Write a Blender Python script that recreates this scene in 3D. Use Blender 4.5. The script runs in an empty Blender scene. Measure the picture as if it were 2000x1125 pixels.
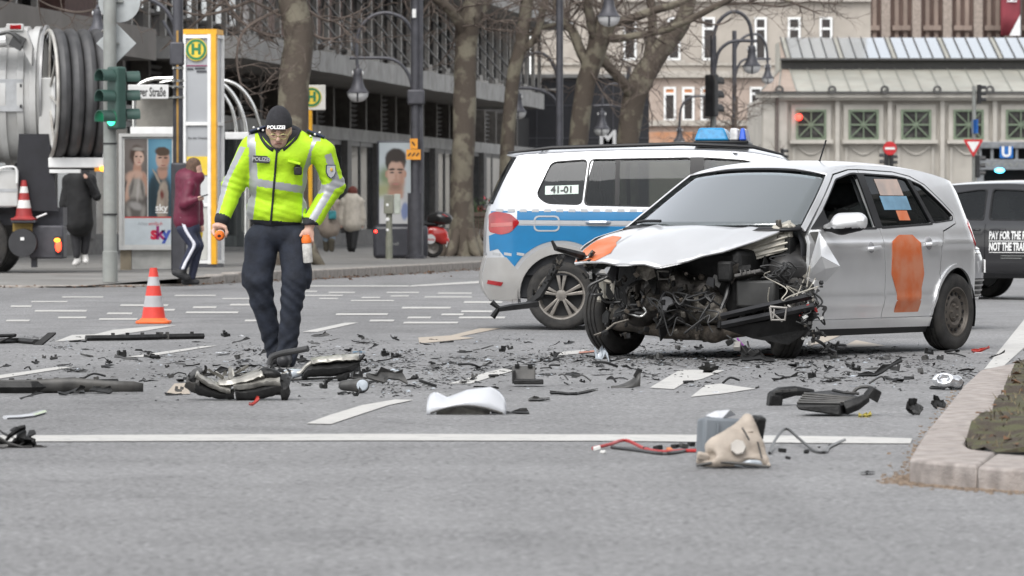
import bpy, bmesh, math, random
import numpy as np
from mathutils import Vector, Matrix, Euler
from mathutils.geometry import delaunay_2d_cdt
PI = math.pi
R = math.radians
random.seed(7)
SC = bpy.context.scene
COL = SC.collection

# ------------------------------------------------------------------ camera
FPX = 9000.0                      # focal length in photo pixels (2000 wide)
HCAM = 1.05
PITCH = math.atan(142.5 / FPX)
cam_d = bpy.data.cameras.new('camera')
cam = bpy.data.objects.new('camera', cam_d)
COL.objects.link(cam)
cam.location = (0, 0, HCAM)
cam.rotation_euler = (PI / 2 - PITCH, 0, 0)
cam_d.lens = 162.0
cam_d.sensor_width = 36.0
cam_d.clip_start = 0.5
cam_d.clip_end = 4000
cam_d.dof.use_dof = True
cam_d.dof.focus_distance = 33.0
cam_d.dof.aperture_fstop = 8.0
SC.camera = cam

# ------------------------------------------------------------------ overcast sky + soft sun
SUN_EL, SUN_AZ = R(52), R(200)
w = bpy.data.worlds.new('World')
SC.world = w
w.use_nodes = True
nt = w.node_tree
bg = nt.nodes['Background']
sky = nt.nodes.new('ShaderNodeTexSky')
sky.sky_type = 'NISHITA'
sky.sun_disc = False
sky.sun_elevation = SUN_EL
sky.sun_rotation = SUN_AZ
sky.air_density = 1.0
sky.dust_density = 1.2
sky.ozone_density = 1.0
hs = nt.nodes.new('ShaderNodeHueSaturation')      # cloud cover takes the blue out of the sky
hs.inputs['Saturation'].default_value = 0.14
nt.links.new(sky.outputs[0], hs.inputs['Color'])
nt.links.new(hs.outputs[0], bg.inputs['Color'])
bg.inputs['Strength'].default_value = 0.15
sd = bpy.data.lights.new('sun', 'SUN')
so = bpy.data.objects.new('sun', sd)
COL.objects.link(so)
sd.energy = 1.0
sd.angle = R(35)
sd.color = (1.0, 0.97, 0.93)
so.rotation_euler = (PI / 2 - SUN_EL, 0, PI - SUN_AZ)
so.location = (0, 0, 60)
vs = SC.view_settings
vs.view_transform = 'Standard'
vs.look = 'None'
vs.exposure = 1.1
vs.gamma = 1.0
vs.use_curve_mapping = False

# ------------------------------------------------------------------ survey: photo pixel -> point in the place
_f = Vector((0, math.cos(PITCH), -math.sin(PITCH)))
_u = Vector((0, math.sin(PITCH), math.cos(PITCH)))
def ray(px, py):
    return _f + Vector((1, 0, 0)) * ((px - 1000) / FPX) + _u * (-(py - 562.5) / FPX)
def G(px, py, z=0.0):
    d = ray(px, py); t = (z - HCAM) / d.z
    return Vector((0, 0, HCAM)) + d * t
def A(px, py, Y):
    d = ray(px, py)
    return Vector((0, 0, HCAM)) + d * (Y / d.y)
def GY(py, z=0.0):
    return G(1000, py, z).y
# ------------------------------------------------------------------ helpers
def rot_to(d, up=(0, 0, 1)):
    return Vector(d).to_track_quat('Z', 'Y').to_matrix().to_4x4()
class MB:
    def __init__(s):
        s.v = []; s.f = []; s.m = []
    def add(s, vs, fs, mi=0, M=None):
        o = len(s.v)
        if M is not None:
            vs = [M @ Vector(p) for p in vs]
        s.v += [tuple(p) for p in vs]
        s.f += [tuple(i + o for i in f) for f in fs]
        s.m += [mi] * len(fs)
        return s
    def box(s, c, size, rot=None, mi=0, M=None, taper=None):
        x, y, z = [q / 2 for q in size]
        t = taper or (1, 1)
        vs = [(-x, -y, -z), (x, -y, -z), (x, y, -z), (-x, y, -z),
              (-x * t[0], -y * t[1], z), (x * t[0], -y * t[1], z), (x * t[0], y * t[1], z), (-x * t[0], y * t[1], z)]
        T = Matrix.Translation(c)
        if rot is not None:
            T = T @ (Euler(rot).to_matrix().to_4x4() if not isinstance(rot, Matrix) else rot)
        if M is not None:
            T = M @ T
        return s.add(vs, [(0, 3, 2, 1), (4, 5, 6, 7), (0, 1, 5, 4), (1, 2, 6, 5), (2, 3, 7, 6), (3, 0, 4, 7)], mi, T)
    def bb(s, a, b, mi=0):
        return s.box([(p + q) / 2 for p, q in zip(a, b)], [abs(q - p) for p, q in zip(a, b)], None, mi)
    def tube(s, pts, r, n=8, mi=0, caps=True, sq=1.0, M=None):
        pts = [Vector(p) for p in pts]
        k = len(pts)
        rs = list(r) if isinstance(r, (list, tuple)) else [r] * k
        vs = []; prev = None
        for i, p in enumerate(pts):
            t = (pts[min(i + 1, k - 1)] - pts[max(i - 1, 0)])
            t = t.normalized() if t.length > 1e-9 else Vector((0, 0, 1))
            if prev is None:
                a = Vector((0, 0, 1)) if abs(t.z) < .9 else Vector((0, 1, 0))
                u = t.cross(a).normalized()
            else:
                u = (prev - t * prev.dot(t))
                u = u.normalized() if u.length > 1e-6 else t.orthogonal().normalized()
            prev = u
            w_ = t.cross(u)
            for j in range(n):
                a = 2 * PI * j / n
                vs.append(p + u * (rs[i] * math.cos(a)) + w_ * (rs[i] * sq * math.sin(a)))
        fs = []
        for i in range(k - 1):
            for j in range(n):
                j2 = (j + 1) % n
                fs.append((i * n + j, i * n + j2, (i + 1) * n + j2, (i + 1) * n + j))
        if caps:
            fs.append(tuple(range(n - 1, -1, -1)))
            fs.append(tuple((k - 1) * n + j for j in range(n)))
        return s.add(vs, fs, mi, M)
    def cyl(s, a, b, r, r2=None, n=12, mi=0):
        return s.tube([a, b], [r, r if r2 is None else r2], n, mi)
    def lathe(s, prof, n=24, M=None, mi=0, a0=0.0, a1=2 * PI, close=True):
        vs = []; k = len(prof)
        full = abs(a1 - a0 - 2 * PI) < 1e-6
        m = n if full else n + 1
        for i in range(m):
            a = a0 + (a1 - a0) * i / n
            for (r, z) in prof:
                vs.append((r * math.cos(a), r * math.sin(a), z))
        fs = []
        for i in range(n):
            i2 = (i + 1) % m
            for j in range(k - 1):
                fs.append((i * k + j, i2 * k + j, i2 * k + j + 1, i * k + j + 1))
        return s.add(vs, fs, mi, M)
    def prism(s, poly, z0, z1, M=None, mi=0):
        n = len(poly)
        ar = sum(poly[i][0] * poly[(i + 1) % n][1] - poly[(i + 1) % n][0] * poly[i][1] for i in range(n))
        if ar < 0:
            poly = poly[::-1]
        vs = [(p[0], p[1], z0) for p in poly] + [(p[0], p[1], z1) for p in poly]
        fs = [tuple(range(n - 1, -1, -1)), tuple(range(n, 2 * n))]
        fs += [(i, (i + 1) % n, n + (i + 1) % n, n + i) for i in range(n)]
        return s.add(vs, fs, mi, M)
    def grid(s, rows, mi=0, M=None, closed=False):
        h = len(rows); c = len(rows[0])
        vs = [p for r_ in rows for p in r_]
        fs = []
        for i in range(h - 1):
            for j in range(c if closed else c - 1):
                j2 = (j + 1) % c
                fs.append((i * c + j, i * c + j2, (i + 1) * c + j2, (i + 1) * c + j))
        return s.add(vs, fs, mi, M)
    def ell(s, c, r, n=16, m=10, mi=0, rot=None):
        rows = []
        Rm = Euler(rot).to_matrix() if rot else Matrix.Identity(3)
        for i in range(m + 1):
            th = PI * i / m
            rows.append([Vector(c) + Rm @ Vector((r[0] * math.sin(th) * math.cos(2 * PI * j / n), r[1] * math.sin(th) * math.sin(2 * PI * j / n), -r[2] * math.cos(th))) for j in range(n)])
        return s.grid(rows, mi, None, True)
    def mesh(s, name, mats, smooth=False, ang=35):
        me = bpy.data.meshes.new(name)
        me.from_pydata(s.v, [], s.f)
        mats = mats if isinstance(mats, (list, tuple)) else [mats]
        for m in mats:
            me.materials.append(m)
        if len(mats) > 1:
            me.polygons.foreach_set('material_index', s.m)
        if smooth:
            me.shade_smooth()
            me.set_sharp_from_angle(angle=R(ang))
        me.update()
        return me
    def build(s, name, mats, parent=None, smooth=False, ang=35, loc=None, rot=None, bevel=0, solid=0, bseg=2):
        return obj(name, s.mesh(name, mats, smooth or bevel > 0, ang), parent, loc, rot, bevel, solid, bseg)
def obj(name, me, parent=None, loc=None, rot=None, bevel=0, solid=0, bseg=2):
    o = bpy.data.objects.new(name, me)
    COL.objects.link(o)
    if parent is not None:
        o.parent = parent
    if loc is not None:
        o.location = loc
    if rot is not None:
        o.rotation_euler = rot
    if solid:
        md = o.modifiers.new('thick', 'SOLIDIFY'); md.thickness = solid; md.offset = -1
    if bevel:
        md = o.modifiers.new('edge', 'BEVEL'); md.width = bevel; md.segments = bseg; md.limit_method = 'ANGLE'; md.angle_limit = R(40)
    return o
def tag(o, label=None, cat=None, group=None, kind=None):
    if label: o['label'] = label
    if cat: o['category'] = cat
    if group: o['group'] = group
    if kind: o['kind'] = kind
    return o
def root(name, label, cat, loc=(0, 0, 0), rz=0, group=None):
    o = bpy.data.objects.new(name, None)
    COL.objects.link(o)
    o.empty_display_size = .2
    o.location = loc; o.rotation_euler = (0, 0, rz)
    return tag(o, label, cat, group)
def copy_tree(o, parent=None):
    c = o.copy(); COL.objects.link(c)
    if parent is not None: c.parent = parent
    for ch in list(o.children):
        copy_tree(ch, c)
    return c

# ------------------------------------------------------------------ materials
MATS = {}
def pbr(name, col, rough=.6, metal=0., var=.12, scale=6., bump=0., bscale=60., spec=.5, coat=0., emit=0., col2=None, mixs=None, detail=4., thr=(.35, .65), dirt=0., dcol=(.12, .105, .085)):
    if name in MATS: return MATS[name]
    m = bpy.data.materials.new(name); m.use_nodes = True
    t = m.node_tree; b = t.nodes['Principled BSDF']
    N = t.nodes.new; L = t.links.new
    tc = N('ShaderNodeTexCoord')
    nz = N('ShaderNodeTexNoise'); nz.inputs['Scale'].default_value = scale; nz.inputs['Detail'].default_value = detail
    L(tc.outputs['Object'], nz.inputs['Vector'])
    rp = N('ShaderNodeMapRange'); rp.inputs[1].default_value = thr[0]; rp.inputs[2].default_value = thr[1]
    L(nz.outputs['Fac'], rp.inputs[0])
    mx = N('ShaderNodeMix'); mx.data_type = 'RGBA'
    a = [max(0, c * (1 - var)) for c in col]; c2 = [min(1, c * (1 + var)) for c in col] if col2 is None else col2
    mx.inputs[6].default_value = (*a, 1); mx.inputs[7].default_value = (*c2, 1)
    L(rp.outputs[0], mx.inputs[0])
    out = mx.outputs[2]
    if dirt:
        n2 = N('ShaderNodeTexNoise'); n2.inputs['Scale'].default_value = scale * .6 + 1.3; n2.inputs['Detail'].default_value = 8
        L(tc.outputs['Object'], n2.inputs['Vector'])
        r2 = N('ShaderNodeMapRange'); r2.inputs[1].default_value = .45; r2.inputs[2].default_value = .8; r2.inputs[4].default_value = dirt
        L(n2.outputs['Fac'], r2.inputs[0])
        m2 = N('ShaderNodeMix'); m2.data_type = 'RGBA'; m2.inputs[7].default_value = (*dcol, 1)
        L(r2.outputs[0], m2.inputs[0]); L(out, m2.inputs[6]); out = m2.outputs[2]
    L(out, b.inputs['Base Color'])
    b.inputs['Roughness'].default_value = rough
    b.inputs['Metallic'].default_value = metal
    b.inputs['Specular IOR Level'].default_value = spec
    if coat:
        b.inputs['Coat Weight'].default_value = coat; b.inputs['Coat Roughness'].default_value = .05
    if emit:
        b.inputs['Emission Color'].default_value = (*col, 1); b.inputs['Emission Strength'].default_value = emit
    if bump:
        bn = N('ShaderNodeTexNoise'); bn.inputs['Scale'].default_value = bscale; bn.inputs['Detail'].default_value = 5
        L(tc.outputs['Object'], bn.inputs['Vector'])
        bp = N('ShaderNodeBump'); bp.inputs['Strength'].default_value = bump; bp.inputs['Distance'].default_value = .02
        L(bn.outputs['Fac'], bp.inputs['Height']); L(bp.outputs[0], b.inputs['Normal'])
    MATS[name] = m
    return m
def glass(name, tint=(.75, .8, .78), refl=1.0, rough=.02, clear=.8, base=(.02, .025, .025)):
    """thin pane: fresnel mirror over tinted see-through film"""
    if name in MATS: return MATS[name]
    m = bpy.data.materials.new(name); m.use_nodes = True
    t = m.node_tree; t.nodes.clear(); N = t.nodes.new; L = t.links.new
    o = N('ShaderNodeOutputMaterial'); tr = N('ShaderNodeBsdfTransparent'); tr.inputs[0].default_value = (*tint, 1)
    df = N('ShaderNodeBsdfDiffuse'); df.inputs[0].default_value = (*base, 1)
    m0 = N('ShaderNodeMixShader'); m0.inputs[0].default_value = clear
    L(df.outputs[0], m0.inputs[1]); L(tr.outputs[0], m0.inputs[2])
    gl = N('ShaderNodeBsdfGlossy'); gl.inputs['Roughness'].default_value = rough; gl.inputs[0].default_value = (.95, .97, 1, 1)
    fr = N('ShaderNodeFresnel'); fr.inputs['IOR'].default_value = 1.55
    ml = N('ShaderNodeMath'); ml.operation = 'MULTIPLY'; ml.inputs[1].default_value = refl; ml.use_clamp = True
    L(fr.outputs[0], ml.inputs[0])
    m1 = N('ShaderNodeMixShader'); L(ml.outputs[0], m1.inputs[0]); L(m0.outputs[0], m1.inputs[1]); L(gl.outputs[0], m1.inputs[2])
    L(m1.outputs[0], o.inputs[0])
    MATS[name] = m
    return m

# ------------------------------------------------------------------ outlines, panels
def resample(poly, step, closed=True):
    out = []; n = len(poly)
    for i in range(n if closed else n - 1):
        a = poly[i]; b = poly[(i + 1) % n]
        d = math.hypot(b[0] - a[0], b[1] - a[1]); k = max(1, int(round(d / step)))
        for j in range(k):
            out.append((a[0] + (b[0] - a[0]) * j / k, a[1] + (b[1] - a[1]) * j / k))
    if not closed: out.append(tuple(poly[-1]))
    return out
def rnd(poly, r, n=4):
    out = []; k = len(poly)
    for i in range(k):
        p = Vector(poly[i][:2]); a = Vector(poly[i - 1][:2]) - p; b = Vector(poly[(i + 1) % k][:2]) - p
        rr = min(r if not isinstance(r, (list, tuple)) else r[i], a.length * .45, b.length * .45)
        if rr < 1e-4:
            out.append(tuple(p)); continue
        p0 = p + a.normalized() * rr; p1 = p + b.normalized() * rr
        for j in range(n + 1):
            t = j / n
            q = p0 * (1 - t) ** 2 + p * 2 * t * (1 - t) + p1 * t * t
            out.append((q.x, q.y))
    return out
def arc(cx, cy, r, a0, a1, n=14):
    return [(cx + r * math.cos(R(a0 + (a1 - a0) * i / n)), cy + r * math.sin(R(a0 + (a1 - a0) * i / n))) for i in range(n + 1)]
def inside(p, poly):
    x, y = p; c = False; n = len(poly); j = n - 1
    for i in range(n):
        xi, yi = poly[i]; xj, yj = poly[j]
        if (yi > y) != (yj > y) and x < (xj - xi) * (y - yi) / (yj - yi) + xi:
            c = not c
        j = i
    return c
def inside_np(P, poly):
    q = np.array(poly); c = np.zeros(len(P), bool); x, y = P[:, 0], P[:, 1]; n = len(q); j = n - 1
    for i in range(n):
        xi, yi = q[i]; xj, yj = q[j]
        if yi != yj:
            c ^= ((yi > y) != (yj > y)) & (x < (xj - xi) * (y - yi) / (yj - yi) + xi)
        j = i
    return c
def fill2d(poly, holes=(), step=.06):
    loops = [resample(poly, step)] + [resample(h, step) for h in holes]
    vs = []; es = []
    for lp in loops:
        o = len(vs); vs += lp; es += [(o + i, o + (i + 1) % len(lp)) for i in range(len(lp))]
    B = np.array(vs)
    xs = np.arange(B[:, 0].min() + step / 2, B[:, 0].max(), step); ys = np.arange(B[:, 1].min() + step / 2, B[:, 1].max(), step)
    def ins(P):
        m = inside_np(P, poly)
        for h in holes: m &= ~inside_np(P, h)
        return m
    if len(xs) and len(ys):
        Q = np.stack(np.meshgrid(xs, ys, indexing='ij'), -1).reshape(-1, 2)
        Q = Q[ins(Q)]
        if len(Q):
            d = np.full(len(Q), 1e9)
            for b in B: d = np.minimum(d, (Q[:, 0] - b[0]) ** 2 + (Q[:, 1] - b[1]) ** 2)
            vs += [tuple(map(float, q)) for q in Q[d > (step * .5) ** 2]]
    r = delaunay_2d_cdt([Vector(v) for v in vs], es, [], 0, 1e-7)
    V = [(v.x, v.y) for v in r[0]]
    Fa = np.array([f for f in r[2] if len(f) == 3])
    C = np.array(V)[Fa].mean(1)
    return V, [tuple(int(k) for k in f) for f in Fa[ins(C)]]
def smoothcurve(pts, n=8, closed=False):
    P = [Vector(p) for p in pts]; k = len(P); out = []
    for i in range(k if closed else k - 1):
        if closed:
            a, b, c, d = P[(i - 1) % k], P[i], P[(i + 1) % k], P[(i + 2) % k]
        else:
            a, b, c, d = P[max(i - 1, 0)], P[i], P[i + 1], P[min(i + 2, k - 1)]
        for j in range(n):
            t = j / n
            out.append(.5 * (2 * b + (c - a) * t + (2 * a - 5 * b + 4 * c - d) * t * t + (3 * b - a - 3 * c + d) * t ** 3))
    if not closed: out.append(P[-1])
    return out
def text(s, size, m, name, parent, loc, rot, ext=.002, align='CENTER', off=0., sx=1., shear=0., sp=1.):
    cu = bpy.data.curves.new(name, 'FONT')
    cu.body = s; cu.size = size; cu.extrude = ext; cu.align_x = align; cu.align_y = 'CENTER'; cu.offset = off; cu.shear = shear; cu.space_character = sp
    cu.resolution_u = 3
    t = bpy.data.objects.new('tmp', cu)
    me = bpy.data.meshes.new_from_object(t)
    bpy.data.objects.remove(t); bpy.data.curves.remove(cu)
    me.materials.clear(); me.materials.append(m); me.name = name
    o = obj(name, me, parent, loc, rot); o.scale = (sx, 1, 1)
    return o

# ------------------------------------------------------------------ soft bodies: distance field -> mesh
def seg_d(P, a, b, ra, rb, sq=None):
    a = np.array(a, float); b = np.array(b, float)
    Q = P - a; d = b - a
    if sq is not None:
        S = 1 / np.array(sq, float); Q = Q * S; d = d * S
    t = np.clip((Q @ d) / max(d @ d, 1e-9), 0, 1)
    D = np.linalg.norm(Q - t[..., None] * d, axis=-1) - (ra + (rb - ra) * t)
    return D * (min(sq) if sq is not None else 1)
def ell_d(P, c, r, rot=None):
    Q = P - np.array(c, float)
    if rot is not None:
        Q = Q @ np.array(Euler(rot).to_matrix())
    r = np.array(r, float)
    k0 = np.linalg.norm(Q / r, axis=-1); k1 = np.linalg.norm(Q / (r * r), axis=-1)
    return k0 * (k0 - 1) / np.maximum(k1, 1e-9)
def smin(a, b, k):
    h = np.clip(.5 + .5 * (b - a) / k, 0, 1)
    return b + (a - b) * h - k * h * (1 - h)
def sdf(prims, vox, k=.03, noise=None, pad=.05):
    pts = []
    for p in prims:
        if p[0] == 'c': pts += [np.array(p[1]) - max(p[3], p[4]), np.array(p[1]) + max(p[3], p[4]), np.array(p[2]) - max(p[3], p[4]), np.array(p[2]) + max(p[3], p[4])]
        elif p[0] == 'e': pts += [np.array(p[1]) - max(p[2]), np.array(p[1]) + max(p[2])]
    lo = np.min(pts, 0) - pad; hi = np.max(pts, 0) + pad
    ax = [np.arange(lo[i], hi[i] + vox, vox) for i in range(3)]
    P = np.stack(np.meshgrid(*ax, indexing='ij'), -1)
    D = None
    for p in prims:
        if p[0] == 'c':
            d = seg_d(P, p[1], p[2], p[3], p[4], p[5] if len(p) > 5 else None)
        elif p[0] == 'e':
            d = ell_d(P, p[1], p[2], p[3] if len(p) > 3 else None)
        elif p[0] == 'sub':
            d = ell_d(P, p[1], p[2], p[3] if len(p) > 3 else None); D = -smin(-D, d, .01); continue
        elif p[0] == 'cut':      # keep side where n.(P-a) < 0
            D = np.maximum(D, (P - np.array(p[1])) @ np.array(p[2])); continue
        D = d if D is None else smin(D, d, k)
    if noise is not None:
        D = D + noise(P)
    return nets(D, lo, vox)
def nets(D, lo, h):
    S = D < 0
    nx, ny, nz = D.shape
    acc = np.zeros((nx - 1, ny - 1, nz - 1, 3)); cnt = np.zeros((nx - 1, ny - 1, nz - 1))
    cs = [(i, j, k) for i in (0, 1) for j in (0, 1) for k in (0, 1)]
    sl = lambda c: (slice(c[0], nx - 1 + c[0]), slice(c[1], ny - 1 + c[1]), slice(c[2], nz - 1 + c[2]))
    for a in cs:
        for ax in range(3):
            if a[ax]: continue
            b = list(a); b[ax] = 1
            da = D[sl(a)]; db = D[sl(b)]
            m = (da < 0) != (db < 0)
            t = np.where(m, da / np.where(m, da - db, 1), 0)
            for q in range(3):
                acc[..., q] += m * (a[q] + (t if q == ax else 0))
            cnt += m
    act = cnt > 0
    idx = -np.ones(act.shape, int); idx[act] = np.arange(act.sum())
    base = np.stack(np.nonzero(act), -1)
    V = (base + acc[act] / cnt[act][:, None]) * h + lo
    F = []
    for ax in range(3):
        o1, o2 = [(1, 2), (2, 0), (0, 1)][ax]
        A0 = [slice(1, -1)] * 3; A1 = [slice(1, -1)] * 3
        A0[ax] = slice(0, D.shape[ax] - 1); A1[ax] = slice(1, D.shape[ax])
        s0 = S[tuple(A0)]; s1 = S[tuple(A1)]
        for flip, m in ((0, s0 & ~s1), (1, ~s0 & s1)):
            c = np.stack(np.nonzero(m), -1)
            if not len(c): continue
            off = np.array([1, 1, 1]); off[ax] = 0
            c = c + off
            e1 = np.zeros(3, int); e1[o1] = 1; e2 = np.zeros(3, int); e2[o2] = 1
            q = [c - e1 - e2, c - e2, c, c - e1]
            q = [idx[tuple(x.T)] for x in q]
            if flip: q = q[::-1]
            F.append(np.stack(q, -1))
    return V, np.concatenate(F)
def soft(name, VF, mats, parent, face_mat=None, loc=None, rot=None, relax=2):
    V, F = VF
    for _ in range(relax):
        acc = np.zeros_like(V); c = np.zeros(len(V))
        for k in range(4):
            np.add.at(acc, F[:, k], V[F[:, (k + 1) % 4]]); np.add.at(c, F[:, k], 1)
            np.add.at(acc, F[:, k], V[F[:, (k + 3) % 4]]); np.add.at(c, F[:, k], 1)
        V = V * .5 + .5 * acc / c[:, None]
    me = bpy.data.meshes.new(name)
    me.from_pydata(V.tolist(), [], F.tolist())
    mats = mats if isinstance(mats, (list, tuple)) else [mats]
    for m in mats: me.materials.append(m)
    if face_mat is not None:
        C = V[F].mean(1)
        me.polygons.foreach_set('material_index', np.asarray(face_mat(C), dtype=np.int32))
    me.shade_smooth(); me.update()
    return obj(name, me, parent, loc, rot)
def vnoise(P, f, seed=0):
    r = np.random.RandomState(seed); out = np.zeros(P.shape[:-1])
    for _ in range(6):
        d = r.normal(size=3); d /= np.linalg.norm(d)
        out += np.sin(P @ d * f * r.uniform(.6, 1.6) + r.uniform(0, 6.28))
    return out / 6
# ------------------------------------------------------------------ ground
def road_mat():
    m = bpy.data.materials.new('asphalt'); m.use_nodes = True
    t = m.node_tree; b = t.nodes['Principled BSDF']; N = t.nodes.new; L = t.links.new
    tc = N('ShaderNodeTexCoord')
    def noise(s, d=3, dist=0.):
        n = N('ShaderNodeTexNoise'); n.inputs['Scale'].default_value = s; n.inputs['Detail'].default_value = d
        n.inputs['Distortion'].default_value = dist
        L(tc.outputs['Object'], n.inputs['Vector']); return n
    def mr(src, a, b_, c, d):
        r = N('ShaderNodeMapRange'); r.inputs[1].default_value = a; r.inputs[2].default_value = b_; r.inputs[3].default_value = c; r.inputs[4].default_value = d
        L(src, r.inputs[0]); return r.outputs[0]
    def mul(a, b_):
        q = N('ShaderNodeMath'); q.operation = 'MULTIPLY'; L(a, q.inputs[0]); L(b_, q.inputs[1]); return q.outputs[0]
    big = mr(noise(.12, 4, .8).outputs[0], .3, .7, .86, 1.12)
    mid = mr(noise(1.3, 6, .4).outputs[0], .3, .7, .9, 1.1)
    mp = N('ShaderNodeMapping'); mp.inputs['Scale'].default_value = (1.1, .05, 1); mp.inputs['Rotation'].default_value = (0, 0, R(-8))
    L(tc.outputs['Object'], mp.inputs[0])
    st = N('ShaderNodeTexNoise'); st.inputs['Scale'].default_value = 1.0; st.inputs['Detail'].default_value = 5; L(mp.outputs[0], st.inputs['Vector'])
    tracks = mr(st.outputs[0], .35, .7, 1.08, .86)
    fine = mr(noise(220, 2).outputs[0], .25, .75, .72, 1.28)
    v = N('ShaderNodeTexVoronoi'); v.inputs['Scale'].default_value = 28; L(tc.outputs['Object'], v.inputs['Vector'])
    chip = mr(v.outputs['Distance'], .0, .09, 1.35, 1.0)
    # tar-filled cracks
    cr = N('ShaderNodeTexVoronoi'); cr.feature = 'DISTANCE_TO_EDGE'; cr.inputs['Scale'].default_value = .17
    wv = N('ShaderNodeVectorMath'); wv.operation = 'ADD'
    nn = noise(.9, 5); sc_ = N('ShaderNodeVectorMath'); sc_.operation = 'SCALE'; sc_.inputs['Scale'].default_value = 1.4
    L(nn.outputs['Color'], sc_.inputs[0]); L(tc.outputs['Object'], wv.inputs[0]); L(sc_.outputs[0], wv.inputs[1]); L(wv.outputs[0], cr.inputs['Vector'])
    crack = mr(cr.outputs["Distance"], .0008, .003, .82, 1.0)
    agg = mr(noise(34, 6).outputs[0], .30, .70, .66, 1.34)
    stain = mr(noise(.55, 8, 1.5).outputs[0], .56, .74, 1.0, .80)
    v2 = N('ShaderNodeTexVoronoi'); v2.inputs['Scale'].default_value = 55; L(tc.outputs['Object'], v2.inputs['Vector'])
    sp3 = N('ShaderNodeSeparateColor'); L(v2.outputs['Color'], sp3.inputs[0])
    chip = mul(chip, mr(sp3.outputs[0], .90, .94, 1.0, 1.45))
    chip = mul(chip, mr(sp3.outputs[1], .90, .94, 1.0, .55))
    f = mul(mul(mul(mul(big, mid), mul(fine, chip)), mul(tracks, crack)), mul(agg, stain))
    c = N('ShaderNodeMix'); c.data_type = 'RGBA'; c.blend_type = 'MULTIPLY'; c.inputs[0].default_value = 1
    c.inputs[6].default_value = (.205, .204, .205, 1)
    cc = N('ShaderNodeCombineColor'); [L(f, cc.inputs[i]) for i in range(3)]
    L(cc.outputs[0], c.inputs[7]); L(c.outputs[2], b.inputs['Base Color'])
    b.inputs['Roughness'].default_value = .72; b.inputs['Specular IOR Level'].default_value = .35
    bp = N('ShaderNodeBump'); bp.inputs['Strength'].default_value = .5; bp.inputs['Distance'].default_value = .006
    L(noise(160, 3).outputs[0], bp.inputs['Height']); L(bp.outputs[0], b.inputs['Normal'])
    MATS['asphalt'] = m
    return m
def paint_mat(name, col):
    m = bpy.data.materials.new(name); m.use_nodes = True
    t = m.node_tree; b = t.nodes['Principled BSDF']; N = t.nodes.new; L = t.links.new
    tc = N('ShaderNodeTexCoord')
    n = N('ShaderNodeTexNoise'); n.inputs['Scale'].default_value = 9; n.inputs['Detail'].default_value = 10; n.inputs['Roughness'].default_value = .75
    L(tc.outputs['Object'], n.inputs['Vector'])
    r = N('ShaderNodeMapRange'); r.inputs[1].default_value = .51; r.inputs[2].default_value = .70; r.inputs[4].default_value = .8; L(n.outputs[0], r.inputs[0])
    n2 = N('ShaderNodeTexNoise'); n2.inputs['Scale'].default_value = 2; L(tc.outputs['Object'], n2.inputs['Vector'])
    a = N('ShaderNodeMix'); a.data_type = 'RGBA'; a.inputs[6].default_value = (*[c * .88 for c in col], 1); a.inputs[7].default_value = (*[min(1, c * 1.05) for c in col], 1)
    L(n2.outputs[0], a.inputs[0])
    c = N('ShaderNodeMix'); c.data_type = 'RGBA'; c.inputs[7].default_value = (.2, .2, .2, 1)
    L(a.outputs[2], c.inputs[6]); L(r.outputs[0], c.inputs[0]); L(c.outputs[2], b.inputs['Base Color'])
    b.inputs['Roughness'].default_value = .6
    MATS[name] = m
    return m
MB_road = MB().add([(-900, -300, 0), (900, -300, 0), (900, 2200, 0), (-900, 2200, 0)], [(0, 1, 2, 3)])
road = MB_road.build('road', road_mat()); tag(road, kind='structure')
WHITE = paint_mat('road_paint', (.50, .49, .465)); CREAM = paint_mat('road_paint_aged', (.42, .36, .29))
def mark(name, pts, m=WHITE, z=.004):
    P = [G(x, y, z) for x, y in pts]
    V, F = fill2d([(p.x, p.y) for p in P], (), .5)
    mb = MB().add([(x, y, z) for x, y in V], F)
    a = sum((V[f[1]][0] - V[f[0]][0]) * (V[f[2]][1] - V[f[0]][1]) - (V[f[2]][0] - V[f[0]][0]) * (V[f[1]][1] - V[f[0]][1]) for f in F)
    if a < 0: mb.f = [f[::-1] for f in mb.f]
    o = mb.build(name, m, road)
    return o
mark('stop_line', [(-300, 850), (55, 850), (700, 847), (1400, 849), (1690, 853), (1782, 856), (1778, 866), (1560, 865), (1200, 861), (700, 860), (-300, 863)])
for q in [[(598, 827), (642, 811), (707, 791), (772, 780), (808, 781), (759, 791), (707, 808), (647, 828)],
          [(875, 749), (907, 741), (950, 727), (980, 720), (1022, 719), (995, 726), (960, 736), (920, 749)],
          [(248, 697), (285, 697), (424, 675), (395, 676)], [(-60, 741), (-30, 744), (147, 716), (107, 717)],
          [(590, 648), (620, 648), (700, 630), (675, 630)],
          [(1066, 696), (1100, 687), (1150, 682), (1128, 691)]]:
    mark('lane_dash', q)
mark('arrow_marking', [(107, 667), (141, 654), (184, 653), (221, 644), (290, 638), (345, 635), (290, 645), (221, 655), (262, 655), (190, 661)])
mark('arrow_marking', [(1269, 757), (1328, 722), (1415, 723), (1371, 740), (1334, 749), (1316, 760)])
mark('arrow_marking', [(1349, 775), (1378, 752), (1405, 749), (1475, 759), (1415, 768)])
mark('arrow_marking', [(817, 659), (819, 671), (927, 660), (898, 657), (978, 641), (938, 641), (880, 655)], CREAM)
mark('arrow_marking', [(1575, 677), (1612, 651), (1651, 651), (1612, 668)], CREAM)
mark('arrow_marking', [(1638, 680), (1672, 664), (1730, 675)], CREAM)
mark('turn_marking', [(322, 771), (341, 749), (362, 748), (372, 769)], CREAM)
mark('edge_line', [(1922, 721), (1960, 715), (2010, 670), (2080, 590), (2060, 560), (2010, 612)])
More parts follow.
